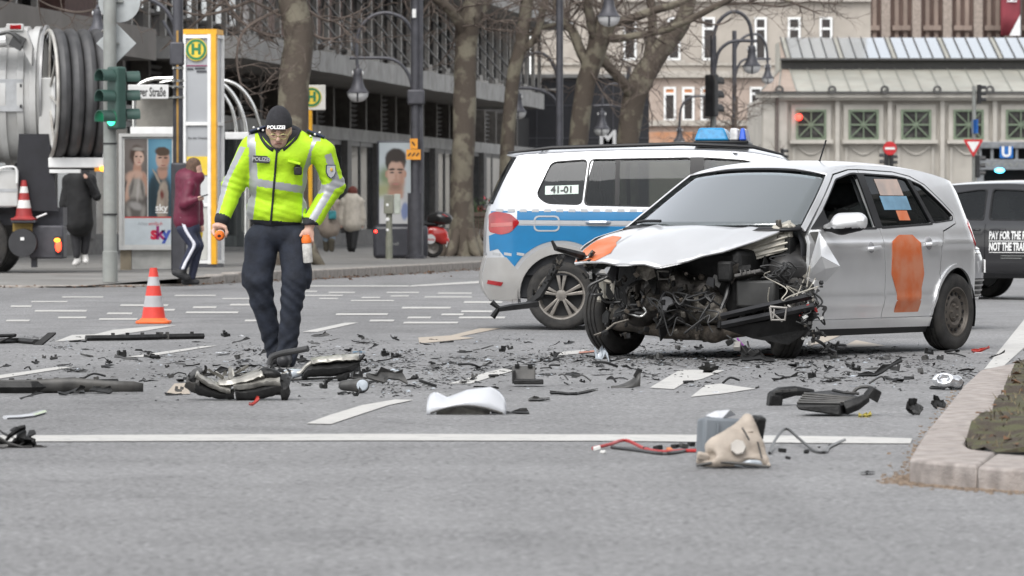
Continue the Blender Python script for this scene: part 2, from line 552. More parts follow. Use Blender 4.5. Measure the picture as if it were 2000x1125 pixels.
for x0, x1, y in [(234, 327, 596), (362, 464, 610), (376, 421, 600), (433, 487, 583), (448, 490, 595), (477, 505, 626), (592, 668, 577), (622, 659, 583), (684, 768, 587),
                  (762, 797, 578), (705, 741, 581), (784, 879, 601), (655, 756, 613.5), (721, 768, 626), (795, 840, 620), (861, 904, 614), (787, 893, 630), (854, 920, 572.5),
                  (828, 920, 580), (754, 817, 571), (594, 618, 569), (640, 692, 571), (594, 797, 558.5), (67, 168, 607), (208, 257, 612), (112, 167, 620), (11, 56, 626),
                  (192, 267, 623), (319, 340, 605), (60, 130, 589), (20, 60, 598), (900, 960, 608), (895, 985, 620), (905, 980, 590), (1930, 2010, 583), (340, 420, 577), (120, 200, 580)]:
    h = 1.1 if y < 590 else 1.7
    s = 2.5
    mark('crossing_dash', [(x0, y + h), (x0 + s, y - h), (x1 + s, y - h), (x1, y + h)])
mark('crossing_line', [(797, 560), (805, 557), (934, 549), (990, 546), (990, 549), (934, 553)])

# ---- far pavement with kerb stones
KERB = pbr('kerb_granite', (.30, .275, .25), .85, var=.22, scale=9, bump=.3, bscale=90, dirt=.5)
def pave_mat():
    m = pbr('paving', (.20, .195, .185), .85, var=.18, scale=.8, bump=.2, bscale=40, dirt=.4)
    return m
PAVE = pave_mat()
SD = Vector((.142, 1.0, 0)).normalized()
kb = [Vector((-46, 66.0, 0)), G(150, 562), G(360, 559)]
cr_ = [G(400, 557), G(440, 553.5), G(500, 550), G(610, 546.5), G(739, 539), G(934, 527)]
far = [cr_[-1] + SD * k for k in (20, 60, 120, 230)]
edge = [p.to_2d() for p in kb + cr_ + far]
inner = [(p.x, p.y) for p in edge]
pv = root('pavement', None, None); pv['kind'] = 'structure'
ZP = .12
poly = inner + [(-70, far[-1].y), (-70, 66)]
V, F = fill2d(poly, (), 12)
def pz(x, y):
    if x < -4.9:      # dropped kerb at the crossing: the slabs slope down to the carriageway
        return min(ZP, .02 + max(0, y - 67.3) * .05)
    d = min((Vector((x, y)) - Vector(p)).length for p in inner)
    return ZP
rows = []
mb = MB().add([(x, y, pz(x, y)) for x, y in V], F)
def up(mb):
    out = []
    for f in mb.f:
        a, b, c = [Vector(mb.v[i]) for i in f[:3]]
        out.append(f if (b - a).cross(c - a).z > 0 else f[::-1])
    mb.f = out
    return mb
up(mb).build('paving_slabs', PAVE, pv, True)
# kerb stones one by one
pts = []
for a, b in zip(edge[:-1], edge[1:]):
    n = max(1, int((b - a).length / .25))
    pts += [a + (b - a) * i / n for i in range(n)]
run = 0; stones = 0; i = 0
while i < len(pts) - 4 and stones < 110:
    j = min(i + 4, len(pts) - 1)
    a, b = pts[i], pts[j]
    if a.y > 160: break
    d = (b - a).normalized(); nrm = Vector((-d.y, d.x))
    L_ = (b - a).length - .008
    top = .035 if a.x < -5.2 and a.y < 70.5 else (.035 + .125 * min(1, max(0, (a.x + 5.2) / .9)) if a.y < 76 else .16)
    mid = (a + b) / 2 + nrm * .14
    if -10 < a.x:
        mb = MB().box((0, 0, 0), (L_, .30, .3))
        o = mb.build('kerb_stone', KERB, pv, loc=(mid.x, mid.y, top - .15), rot=(random.uniform(-.01, .01), random.uniform(-.004, .004), math.atan2(d.y, d.x)), bevel=.02)
        stones += 1
    i = j
# raised ramp between slabs and kerb is covered by leaf litter
LEAF = pbr('leaf_litter', (.16, .085, .045), .9, var=.5, scale=3)
mb = MB(); rr = random.Random(3)
for _ in range(2600):
    k = rr.randrange(len(pts) - 30)
    p = pts[k]
    if p.y > 105 or p.x < -9: continue
    d = (pts[k + 1] - pts[k]).normalized(); nrm = Vector((d.y, -d.x))
    off = abs(rr.gauss(0, .28)) * (1 if rr.random() < .8 else 3)
    q = p + nrm * off + d * rr.uniform(0, .25)
    s = rr.uniform(.02, .055); a = rr.uniform(0, 6.3); z = rr.uniform(.006, .03)
    c, sn = math.cos(a) * s, math.sin(a) * s
    mb.add([(q.x + c, q.y + sn, z), (q.x - sn * .6, q.y + c * .6, z + rr.uniform(0, .025)), (q.x - c, q.y - sn, z), (q.x + sn * .6, q.y - c * .6, z + rr.uniform(0, .025))], [(0, 1, 2, 3)])
tag(mb.build('leaf_litter', LEAF), 'brown fallen leaves along the far kerb', 'leaves', kind='stuff')

# ---- traffic island in the foreground, right
island = root('traffic_island', None, None); island['kind'] = 'structure'
HI = .09
PINK = pbr('kerb_pink_granite', (.325, .29, .268), .85, var=.25, scale=12, bump=.35, bscale=120, dirt=.35, dcol=(.16, .12, .09))
outer_px = [(2130, 690), (1963, 713), (1913, 724), (1881, 754), (1849, 795), (1810, 841), (1781, 887), (1776, 897), (1800, 901), (1909, 910), (2060, 919), (2260, 925)]
inner_px = [(2130, 697), (2010, 716), (1987, 722), (1972, 757), (1958, 790), (1935, 826), (1884, 866), (1890, 874), (1900, 879), (1945, 884), (2060, 892), (2260, 897)]
O = [G(x, y, HI).to_2d() for x, y in outer_px]; I = [G(x, y, HI).to_2d() for x, y in inner_px]
cuts = [0, 2, 3, 5, 9, 10, 11]
for a, b in zip(cuts[:-1], cuts[1:]):
    pl = [tuple(O[i]) for i in range(a, b + 1)] + [tuple(I[i]) for i in range(b, a - 1, -1)]
    c = Vector((sum(p[0] for p in pl) / len(pl), sum(p[1] for p in pl) / len(pl)))
    pl = [tuple(c + (Vector(p) - c) * .993) for p in pl]
    MB().prism([(p[0] - c.x, p[1] - c.y) for p in pl], -.05, HI + random.uniform(-.004, .004)).build('kerb_stone', PINK, island, loc=(c.x, c.y, 0), bevel=.012)
SOIL = pbr('soil', (.105, .08, .056), .95, var=.45, scale=9, bump=.9, bscale=70, col2=(.085, .085, .04), thr=(.45, .6), detail=8)
sp = [tuple(p) for p in I] + [(9, I[-1].y), (9, I[0].y)]
V, F = fill2d(sp, (), .09)
rs = np.random.RandomState(5)
def sz(x, y):
    d = min((Vector((x, y)) - p).length for p in I)
    n = vnoise(np.array([[x, y, 0.]]), 14, 2)[0]
    return HI + .0 + min(.075, d * .16) + n * .010 * min(1, d * 8)
up(MB().add([(x, y, sz(x, y)) for x, y in V], F)).build('soil', SOIL, island, True, 80)
GRASS = pbr('dry_grass', (.10, .085, .045), .9, var=.5, scale=5, col2=(.22, .18, .11))
mb = MB()
rr = random.Random(9)
for _ in range(5200):
    x, y = rr.uniform(1.7, 4.2), rr.uniform(18.5, 32)
    if not inside((x, y), sp): continue
    z = sz(x, y); h = rr.uniform(.008, .03) * (.5 + .8 * rr.random()); a = rr.uniform(0, 6.3); t = rr.uniform(.005, .05)
    mb.add([(x - .004, y, z - .004), (x + .004, y, z - .004), (x + t * math.cos(a), y + t * math.sin(a), z + h)], [(0, 1, 2)])
for _ in range(500):
    x, y = rr.uniform(1.7, 4.2), rr.uniform(18.5, 32)
    if not inside((x, y), sp): continue
    z = sz(x, y) + .004; a = rr.uniform(0, 6.3); s = rr.uniform(.012, .035); c, sn = math.cos(a) * s, math.sin(a) * s
    mb.add([(x + c, y + sn, z), (x - sn * .6, y + c * .6, z + rr.uniform(0, .02)), (x - c, y - sn, z), (x + sn * .6, y - c * .6, z + rr.uniform(0, .02))], [(0, 1, 2, 3)], 1)
tag(mb.build('grass', [GRASS, LEAF]), 'sparse dry grass and moss on the soil of the traffic island', 'grass', kind='stuff')
# sand and grit washed against the island kerb
mb = MB()
SAND = pbr('sand_grit', (.25, .19, .14), .95, var=.3, scale=30)
for _ in range(1100):
    k = rr.randrange(2, 10); t = rr.random()
    p = O[k] + (O[k + 1] - O[k]) * t if k < 11 else O[11]
    n = (O[k + 1] - O[k]).normalized(); n = Vector((n.y, -n.x))
    if inside(tuple(p + n * .05), [tuple(q) for q in O] + [(9, O[-1].y), (9, O[0].y)]): n = -n
    q = p + n * abs(rr.gauss(0, .05)); s = rr.uniform(.002, .008)
    mb.box((q.x, q.y, s * .3), (s * 2, s * 2, s), (0, 0, rr.uniform(0, 3)))
tag(mb.build('sand_grit', SAND), 'brown sand and grit washed against the island kerb', 'sand', kind='stuff')
# ------------------------------------------------------------------ long brown building on the left, running away along the street
BROWN = pbr('brown_cladding', (.052, .043, .038), .7, var=.2, scale=.5)
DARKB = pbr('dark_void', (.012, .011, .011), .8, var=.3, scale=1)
CONC = pbr('grey_concrete', (.30, .295, .285), .85, var=.16, scale=1.2, bump=.2, bscale=20, dirt=.45)
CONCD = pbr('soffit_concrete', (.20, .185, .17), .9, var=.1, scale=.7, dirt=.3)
POST = pbr('pale_aluminium', (.33, .315, .295), .55, .3, var=.2, scale=2)
STEEL = pbr('dark_steel', (.09, .088, .086), .5, .6, var=.15)
SHOP = pbr('shop_interior', (.30, .29, .27), .8, var=.5, scale=.35, col2=(.10, .10, .10))
GLS = glass('shop_glass', (.8, .85, .85), 1.3, .03, .8, (.06, .06, .06))
WINB = glass('upper_glass', (.25, .23, .22), 1.2, .05, .3, (.03, .027, .025))
FROST = pbr('frosted_panel', (.42, .40, .37), .4, var=.1, scale=.8)
rzA = math.atan2(SD.y, SD.x)
bA = root('office_building', 'long dark brown office building with concrete canopy and shop windows along the street', 'building', (-25.2 + .142 * 95, 95, 0), rzA)
CA = math.hypot(1, .142)
def sA(px, o=0.):        # distance along the facade of a photo column, for a plane o metres out from the wall
    Z = (25.2 - o * 1.0) / (.142 - (px - 1000) / 9000)
    return (Z - 95) * CA
S1 = 92
MB().bb((-12, .9, 0), (S1, 16, 30)).build('core_wall', BROWN, bA)
# ground floor
MB().bb((-12, .0, 3.34), (S1, .9, 3.72)).build('lower_fascia', CONC, bA)
MB().bb((-12, -.05, 0), (S1, .9, .5)).build('plinth', pbr('plinth_stone', (.13, .125, .12), .7, var=.2), bA)
me_p = MB().bb((-.35, -.12, .5), (.35, .9, 3.34)).mesh('pier', pbr('pier_grey', (.12, .115, .11), .7, var=.15, dirt=.3))
me_f = MB().bb((0, .05, .5), (2.35, .12, .6)).bb((0, .05, 3.2), (2.35, .12, 3.34)).bb((0, .05, .6), (.07, .12, 3.2)).bb((2.28, .05, .6), (2.35, .12, 3.2)).mesh('window_frame', STEEL)
me_g = MB().bb((.07, .08, .6), (2.28, .09, 3.2)).mesh('pane', GLS)
me_s = MB().bb((.0, .62, .5), (2.4, .68, 3.34)).mesh('display_back', SHOP)
me_ss = [MB().bb((.0, .62, .5), (2.4, .68, 3.34)).mesh('display_back', pbr('shop_display_%d' % i_, c_, .8, var=.55, scale=s_, col2=c2_)) for i_, (c_, c2_, s_) in enumerate([((.42, .41, .39), (.16, .16, .16), .35), ((.26, .28, .29), (.5, .51, .52), .8), ((.36, .33, .29), (.12, .11, .10), .6), ((.2, .2, .2), (.45, .45, .44), .5), ((.5, .49, .47), (.28, .31, .33), 1.1)])]
me_z = MB().bb((.07, .08, .6), (2.28, .1, 3.2)).mesh('pane', FROST)
x = -10.; k = 0
while x < S1 - 6:
    obj('pier', me_p, bA, (x, 0, 0))
    for q in range(2):
        wf = obj('shop_window', me_f, bA, (x + .45 + q * 2.45, 0, 0))
        fr = sA(905, 0) < x + 1 < sA(1000, 0)
        obj('pane', me_z if fr else me_g, wf)
        if not fr: obj('display_back', me_ss[(k * 2 + q) % 5], wf)
    x += 5.7; k += 1
# louvre zone
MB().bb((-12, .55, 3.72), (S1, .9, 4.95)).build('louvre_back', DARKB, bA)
me_l = MB().box((0, 0, 0), (2.1, .12, .03), (R(-35), 0, 0)).mesh('slat', POST if 0 else pbr('louvre_slat', (.13, .125, .12), .6, .2, var=.15))
me_c = MB().bb((-.14, .1, 3.72), (.14, .55, 4.95)).mesh('column', pbr('column_brown', (.10, .09, .08), .7, var=.2))
x = -8.6; k = 0
while x < S1 - 4:
    obj('column', me_c, bA, (x, 0, 0))
    if k % 2 == 0:
        for q in range(7):
            obj('slat', me_l, bA, (x + 1.35, .35, 3.86 + q * .155))
    x += 2.85; k += 1
# canopy hung on tie rods
c0, c1 = sA(478, 2.5), sA(1063, 2.5)
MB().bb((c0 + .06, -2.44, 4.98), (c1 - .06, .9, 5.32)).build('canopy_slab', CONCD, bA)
n = 34; st = (c1 - c0) / n
for i in range(n):
    MB().bb((c0 + i * st + .012, -2.52, 4.9 + random.uniform(-.01, .01)), (c0 + (i + 1) * st - .012, -2.44, 5.45)).build('fascia_panel', CONC, bA)
MB().bb((c0 - .02, -2.43, 4.9), (c0 + .06, .9, 5.45)).build('fascia_panel', CONC, bA)
MB().bb((c1 - .06, -2.43, 4.9), (c1 + .02, .9, 5.45)).build('fascia_panel', CONC, bA)
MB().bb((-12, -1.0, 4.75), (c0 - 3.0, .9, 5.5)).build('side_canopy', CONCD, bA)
x = c0 + 2.5
while x < c1:
    MB().tube([(x, .9, 9.3), (x, -2.3, 5.42)], .035, 6).build('tie_rod', STEEL, bA)
    MB().box((x, -2.2, 5.5), (.22, .35, .14)).bb((x - .04, -2.2, 5.45), (x + .04, -2.1, 5.75)).build('rod_anchor', CONC, bA)
    x += 3.6
# upper storey: pale mullions over brown glass
x = -11.; me_m = MB().bb((-.07, .0, 5.5), (.07, .14, 9.2)).mesh('mullion', POST)
me_m2 = MB().bb((-.035, .6, 5.5), (.035, .7, 9.2)).mesh('mullion', STEEL)
me_w = MB().bb((.1, .82, 6.3), (1.75, .84, 8.6)).mesh('window', WINB)
me_sill = MB().bb((0, .5, 6.18), (.9, .9, 6.27)).mesh('window_sill', CONC)
while x < S1:
    obj('mullion', me_m, bA, (x, 0, 0)); obj('mullion', me_m2, bA, (x + .95, 0, 0))
    wo = obj('window', me_w, bA, (x + .05, 0, 0)); obj('window_sill', me_sill, wo)
    x += 1.9
# projecting ribbed storey above
MB().bb((-12, -.95, 8.85), (S1, .88, 13)).build('upper_storey', pbr('upper_wall', (.16, .15, .135), .8, var=.2, scale=.7), bA)
MB().bb((-12, -1.25, 8.5), (S1, .86, 8.84)).build('storey_slab', CONC, bA)
me_r = MB().bb((-.09, -1.2, 8.86), (.09, -.96, 13)).mesh('rib', pbr('rib_concrete', (.34, .31, .275), .85, var=.15, dirt=.35))
x = sA(900, 1)
while x < S1:
    obj('rib', me_r, bA, (x, 0, 0)); x += .62
# red-brown column and wall at the near end
MB().bb((sA(128, .3), -.3, 5.6), (sA(190, .3), .3, 12)).build('brick_column', pbr('red_brown', (.085, .045, .038), .8, var=.2), bA)

# ------------------------------------------------------------------ black corner building
bK = root('corner_shop', 'black painted corner building with faint grid lines and large white letter', 'building', (1.6, 190, 0))
BLK = pbr('black_render', (.018, .018, .022), .6, var=.3, scale=.6)
MB().bb((-2.2, 0, 0), (4.05, 12, 6.7)).build('wall', BLK, bK)
MB().bb((-2.2, -.15, 6.7), (4.05, 12, 6.85)).build('coping', CONC, bK)
GRL = pbr('grid_line', (.06, .06, .07), .5)
for q in range(5):
    MB().bb((-.6 + q * 1.05, -.03, .3), (-.56 + q * 1.05, 0, 6.5)).build('seam', GRL, bK)
for q in range(4):
    MB().bb((-2.2, -.032, 1.5 + q * 1.35), (4.05, -.002, 1.54 + q * 1.35)).build('seam', GRL, bK)
LW = pbr('white_letter', (.72, .72, .72), .6, var=.05)
text('M', 1.0, LW, 'letter', bK, (2.35, -.05, 4.15), (R(90), 0, 0), .02, off=.02)
for q in range(5):
    MB().bb((3.0 + random.uniform(0, .2), -.045, 5.6 - q * .2), (3.6 + random.uniform(-.2, .2), -.03, 5.67 - q * .2)).build('small_lettering', pbr('dim_letter', (.12, .12, .13), .6), bK)
MB().tube([(-1.9, -.5, 6.2), (.2, -.5, 6.2)], .05, 6).tube([(-1.5, -.5, 6.2), (-1.5, -.5, 2.2)], .06, 6).tube([(.2, -.5, 6.2), (.2, 0, 6.2)], .04, 6).tube([(-1.9, -.5, 6.2), (-1.9, 0, 6.2)], .04, 6).build('drain_pipe', POST, bK)

# ------------------------------------------------------------------ beige stone apartment building
bB = root('stone_building', 'beige stone apartment house with white window frames and orange shop band', 'building', (0, 250, 0))
STONE = pbr('beige_stone', (.36, .325, .285), .9, var=.14, scale=.25, bump=.2, bscale=6, dirt=.35, dcol=(.2, .19, .175))
STONE2 = pbr('pink_stone', (.37, .30, .255), .9, var=.14, scale=.4, dirt=.3, dcol=(.22, .19, .17))
TRIM = pbr('stone_trim', (.40, .37, .33), .85, var=.12, dirt=.35)
WFR = pbr('white_frame', (.75, .75, .74), .5, var=.04)
PANE = pbr('brown_pane', (.035, .029, .027), .25, var=.25, scale=1.2)
ORNG = pbr('orange_blind', (.55, .22, .08), .7, var=.15)
sB = 250 / 9000
def bx(px): return (px - 1000) * sB
def bz(py): return HCAM + (420 - py) * sB
MB().bb((bx(1040), 0, bz(152)), (bx(1700), 14, 24)).build('wall', STONE, bB)
MB().bb((bx(1040), -.02, 0), (bx(1700), 14, bz(152) - .02)).build('lower_wall', STONE2, bB)
for y, h, d in [(152, .35, .35), (246, .3, .3), (128, .14, .12), (4, .3, .3)]:
    MB().bb((bx(1040), -d, bz(y)), (bx(1700), -.03, bz(y) + h)).build('cornice', TRIM, bB)
MB().bb((bx(1265), -.25, bz(300)), (bx(1540), -.04, bz(258))).build('shop_sign_band', pbr('orange_band', (.55, .25, .12), .7, var=.25, scale=.8, col2=(.4, .3, .24)), bB)
MB().bb((bx(1455), -.3, bz(330)), (bx(1484), -.26, bz(262))).build('dark_panel', pbr('slate_panel', (.07, .08, .1), .5), bB)
def winB(x0, x1, y0, y1, tr, orange=False):
    W_ = root_child('window', bB)
    fx = .12
    MB().bb((bx(x0) - .25, -.10, bz(y1) - .12), (bx(x1) + .25, -.04, bz(y1))).build('sill', TRIM, W_)
    mb = MB()
    mb.bb((bx(x0), -.12, bz(y1)), (bx(x1), -.025, bz(y1) + fx)).bb((bx(x0), -.12, bz(y0) - fx), (bx(x1), -.025, bz(y0)))
    mb.bb((bx(x0), -.118, bz(y1) + fx), (bx(x0) + fx, -.025, bz(y0) - fx)).bb((bx(x1) - fx, -.118, bz(y1) + fx), (bx(x1), -.025, bz(y0) - fx))
    mb.bb((bx(x0) + fx, -.115, bz(tr) - .05), (bx(x1) - fx, -.025, bz(tr) + .08))
    mb.build('frame', WFR, W_)
    MB().bb((bx(x0) + fx, -.06, bz(y1) + fx), (bx(x1) - fx, -.04, bz(tr) - .05)).build('pane', PANE, W_)
    MB().bb((bx(x0) + fx, -.06, bz(tr) + .08), (bx(x1) - fx, -.04, bz(y0) - fx)).build('pane', ORNG if orange else PANE, W_)
def root_child(name, parent):
    o = bpy.data.objects.new(name, None); COL.objects.link(o); o.parent = parent; return o
for x0, x1 in [(1217, 1243), (1303, 1329), (1371, 1396), (1473, 1497), (1538, 1563), (1600, 1625)]:
    winB(x0, x1, 34, 118, 57); winB(x0, x1, -110, -20, -85)
for x0, x1 in [(1180, 1203), (1296, 1320), (1332, 1356), (1368, 1392), (1464, 1488), (1530, 1555)]:
    winB(x0, x1, 170, 237, 184, x0 < 1400)
# tall ribbed store behind the station
bC = root('department_store', 'tall brown stone department store with fluted columns behind the station roof', 'building', (0, 285, 0))
sC = 285 / 9000
CST = pbr('brown_stone', (.24, .185, .155), .9, var=.18, scale=.3, bump=.2, bscale=5, dirt=.3)
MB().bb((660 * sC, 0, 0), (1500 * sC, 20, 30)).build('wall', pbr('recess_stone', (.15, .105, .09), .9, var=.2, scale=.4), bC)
x = 660
k = 0
while x < 1160:
    big = k % 3 == 0
    ww = 17 if big else 8
    MB().bb((x * sC, -.5 if big else -.3, 0), ((x + ww) * sC, 0, 30)).build('pilaster', CST if not big else pbr('pale_brown_stone', (.31, .26, .225), .9, var=.15, dirt=.3), bC)
    if not big:
        for zz in (9.0, 12.6, 16):
            MB().box(((x + ww / 2) * sC, -.42, zz), (ww * sC + .3, .3, .3)).build('rosette', CST, bC)
    x += ww + 9; k += 1
ban = root('banner', 'dark red hanging banner with white corner on the department store', 'banner', (1968 * sC - 1000 * sC, 283.4, 0))
zz0 = HCAM + (420 - 72) * sC
MB().grid([[(-.62 + j * .2, .05 * math.sin(j * 1.3 + i), zz0 + i * 1.2) for j in range(7)] for i in range(7)]).build('cloth', pbr('banner_red', (.20, .028, .04), .7, var=.2, scale=.8), ban, True, solid=.01)
MB().add([(-.1, -.09, zz0), (.58, -.09, zz0), (.58, -.09, zz0 + 1.3)], [(0, 1, 2)]).build('white_corner', LW, ban, solid=.01)
text('K', .9, LW, 'letter', ban, (.1, -.1, zz0 + 2.3), (R(90), R(-90), 0), .005)
MB().tube([(.62, .1, zz0 - .3), (.62, .1, zz0 + 9)], .05, 6).build('pole', STEEL, ban)

# ------------------------------------------------------------------ underground station hall
bD = root('station_hall', 'pale stone station hall with square green-framed windows and metal roof', 'building', (0, 215, 0))
sD = 215 / 9000
def dx(px): return (px - 1000) * sD
def dz(py): return HCAM + (420 - py) * sD
HST = pbr('pale_stone', (.40, .375, .335), .88, var=.1, scale=.5, bump=.15, bscale=8, dirt=.4, dcol=(.24, .225, .20))
HST2 = pbr('pale_stone_trim', (.44, .415, .375), .85, var=.1, scale=.8, dirt=.4, dcol=(.26, .24, .21))
GRN = pbr('green_frame', (.15, .19, .13), .6, var=.15)
ZNC = pbr('zinc_roof', (.36, .355, .31), .5, .15, var=.14, scale=.5, dirt=.25, dcol=(.30, .22, .17))
ZNP = pbr('copper_hip', (.36, .285, .235), .6, .1, var=.15, scale=.6)
SKYG = glass('roof_glass', (.6, .65, .7), 1.6, .08, .25, (.42, .46, .48))
XL, XR = dx(1489), dx(2330)
MB().bb((XL, .35, 0), (XR, 14, dz(190))).build('wall', HST, bD)
wins = [(1555 + 102.5 * i) for i in range(6)]
for i, wx in enumerate(wins):
    a, b = dx(wx), dx(wx + 59); z1, z0 = dz(214), dz(273)
    W_ = root_child('window', bD)
    MB().bb((a, .30, z0), (b, .34, z1)).build('pane', pbr('station_pane', (.035, .03, .026), .3, var=.5, scale=1.6, col2=(.13, .125, .115), thr=(.5, .75)), W_)
    fr = MB().bb((a, .12, z0), (a + .1, .30, z1)).bb((b - .1, .12, z0), (b, .30, z1)).bb((a + .1, .12, z0), (b - .1, .30, z0 + .1)).bb((a + .1, .12, z1 - .1), (b - .1, .30, z1))
    fr.build('frame', GRN, W_)
    cx, cz = (a + b) / 2, (z0 + z1) / 2
    L_ = (b - a) * 1.33
    for ang in (45, -45):
        MB().box((cx, .215, cz), (L_, .06, .06), (0, R(ang), 0)).build('diagonal_bar', GRN, W_)
    MB().bb((cx - .028, .165, z0 + .1), (cx + .028, .245, z1 - .1)).build('bar', GRN, W_)
    MB().bb((a + .1, .16, cz - .04), (b - .1, .24, cz + .04)).build('bar', GRN, W_)
    MB().bb((a - .3, -.02, z0 - .18), (b + .3, .35, z0 - .003)).build('sill', HST2, W_)
    # surround and garland panel
    MB().bb((a - .22, .2, z0), (a - .003, .35, z1 + .22)).bb((b + .003, .2, z0), (b + .22, .35, z1 + .22)).bb((a - .003, .2, z1 + .003), (b + .003, .35, z1 + .22)).build('surround', HST2, bD)
    MB().tube([(cx + (t - .5) * (b - a) * .95, .33, dz(284) - .42 * math.sin(t * PI)) for t in [j / 10 for j in range(11)]], .06, 6).build('garland', HST2, bD)
    for t in (-.36, .36):
        MB().bb((cx + t * 2.0 - .06 + (.08 if t > 0 else -.08), .27, .5), (cx + t * 2.0 + .06 + (.08 if t > 0 else -.08), .35, dz(288))).build('panel_strip', HST2, bD)
    MB().bb((b + .42, .1, 0), (dx(wx + 102.5) - .42, .35, dz(196))).build('pilaster', HST2, bD)
MB().bb((XL + .05, .1, 0), (dx(1555) - .42, .35, dz(196))).build('pilaster', HST2, bD)
MB().bb((XL - .15, -.1, dz(196)), (XR, .5, dz(191))).bb((XL - .3, -.3, dz(191)), (XR, .5, dz(183))).build('cornice', HST2, bD)
MB().bb((XL - .35, -.42, dz(183)), (XR, .5, dz(179))).build('gutter', STEEL, bD)
MB().tube([(dx(1517), .05, .3), (dx(1517), .05, dz(205)), (dx(1517), -.2, dz(186))], .09, 8).build('downpipe', pbr('pipe_brown', (.12, .10, .09), .6), bD)
for i in range(7):
    p = dx(1521 + 102.5 * i)
    MB().lathe([(.10, -.15), (.2, -.15), (.2, .15), (.10, .15), (.10, -.15)], 12, Matrix.Translation((p, -.4, dz(176))) @ Euler((R(90), 0, 0)).to_matrix().to_4x4()).build('roof_finial', STEEL, bD)
# lower roof: standing-seam sheets one by one
def quad(a, b, c, d, name, m, parent, th=.05):
    return MB().add([a, b, c, d], [(0, 1, 2, 3)]).build(name, m, parent, solid=th)
yb, zb_ = 5.2, dz(128)
n = 27; wd = 35 * sD
x = XL - .1
def roof_pt(xe, t):     # hip on the left end
    xt = max(xe, dx(1538)) if xe < dx(1538) else xe
    return (xe + (xt - xe) * t, -.35 + (yb + .35) * t, dz(179) + (zb_ - dz(179)) * t)
first = True
while x < XR:
    a, b = roof_pt(x + .015, 0), roof_pt(x + wd - .015, 0); c, d = roof_pt(x + wd - .015, 1), roof_pt(x + .015, 1)
    if c[0] - d[0] < .02: d = (d[0] - .01, d[1], d[2])
    quad(a, b, c, d, 'roof_sheet', ZNP if x < dx(1528) else ZNC, bD)
    MB().tube([Vector(roof_pt(x, 0)) + Vector((0, 0, .03)), Vector(roof_pt(x, 1)) + Vector((0, 0, .03))], .035, 4).build('seam', pbr('zinc_seam', (.28, .28, .25), .5, .2), bD)
    x += wd
MB().bb((dx(1538), yb - .05, dz(128) - .3), (XR, yb + .2, dz(111))).build('clerestory_band', pbr('dark_band', (.05, .048, .045), .5), bD)
MB().bb((dx(1536), yb - .6, dz(111)), (XR, yb + .3, dz(107))).build('band_gutter', STEEL, bD)
x = dx(1546); i = 0
while x < XR:
    ww = 24 * sD if i % 5 else 10 * sD
    sh = lambda xx, t: (xx + .25 * t if 0 else xx, yb - .5 + 4.6 * t, dz(107) + (dz(66) + .17 - dz(107)) * t)
    quad(sh(x + .02, 0), sh(x + ww - .02, 0), sh(x + ww - .02, 1), sh(x + .02, 1), 'glass_panel' if i % 5 else 'zinc_strip', SKYG if i % 5 else ZNC, bD, .04)
    MB().tube([Vector(sh(x, 0)) + Vector((0, -.02, .04)), Vector(sh(x, 1)) + Vector((0, -.02, .04))], .03, 4).build('glazing_bar', STEEL, bD)
    x += ww; i += 1
quad((dx(1536), yb - .5, dz(107)), (dx(1546), yb - .5, dz(107)), (dx(1546), yb + 4, dz(68)), (dx(1546) - .05, yb + 4, dz(68)), 'hip_sheet', ZNP, bD)
MB().bb((dx(1545), yb + 4, dz(128)), (XR, yb + 8, dz(67))).build('roof_ridge', ZNC, bD)

# ------------------------------------------------------------------ unseen blocks added so that car paint and glass reflect walls
def block(name, label, loc, rz, W_, H_, col):
    b = root(name, label, 'building', loc, rz)
    MB().bb((-W_ / 2, 0, 0), (W_ / 2, 12, H_)).build('wall', pbr(name + '_wall', col, .9, var=.15, scale=.3, dirt=.3), b)
    mw = MB().bb((-.75, -.03, -1.1), (.75, .0, 1.1)).mesh('window', PANE); ms = MB().bb((-.95, -.2, -1.3), (.95, -.031, -1.12)).mesh('window_sill', TRIM)
    for i in range(int(W_ / 4.2)):
        for j in range(int((H_ - 4) / 3.6)):
            o = obj('window', mw, b, (-W_ / 2 + 2.4 + i * 4.2, -.02, 6.2 + j * 3.6)); obj('window_sill', ms, o)
    MB().bb((-W_ / 2, -1.2, 3.4), (W_ / 2, -.05, 3.8)).build('awning', STEEL, b)
    MB().bb((-W_ / 2, -.05, .4), (W_ / 2, -.01, 3.2)).build('shop_front', PANE, b)
    MB().bb((-W_ / 2, -.4, H_ - .1), (W_ / 2, 12, H_ + .5)).build('cornice', TRIM, b)
block('unseen_rear_block', 'brown six-storey block, unseen, added behind the camera for reflections', (-6, -38, 0), PI, 130, 23, (.16, .13, .11))
block('unseen_side_block', 'grey office block, unseen, added along the right side for reflections', (44, 62, 0), R(-98), 130, 21, (.22, .21, .2))
# ------------------------------------------------------------------ street furniture
class Fr:
    """local frame of a thing standing at photo column px, depth Y, on height z0"""
    def __init__(s, px, Y, z0=.12):
        s.o = A(px, 420, Y); s.o.z = z0; s.px = px; s.Y = Y; s.k = Y / FPX
    def x(s, px): return (px - s.px) * s.k
    def z(s, py): return A(1000, py, s.Y).z - s.o.z
    def p(s, px, py, y=0.): return Vector((s.x(px), y, s.z(py)))
POLE = pbr('pole_anthracite', (.075, .075, .085), .5, .3, var=.15)
POLEG = pbr('pole_grey', (.27, .28, .265), .6, .1, var=.12, scale=3, dirt=.4)
MILK = pbr('lamp_bowl', (.62, .62, .62), .25, var=.08)
WPL = pbr('white_plastic', (.74, .74, .73), .45, var=.05)
SGREEN = pbr('signal_green', (.035, .075, .062), .45, var=.12)
LENSD = pbr('lens_dark', (.02, .022, .022), .15)
CHROME = pbr('chrome_tube', (.62, .62, .60), .22, .9, var=.1)
ORAN = pbr('sign_orange', (.72, .30, .03), .5, var=.1)
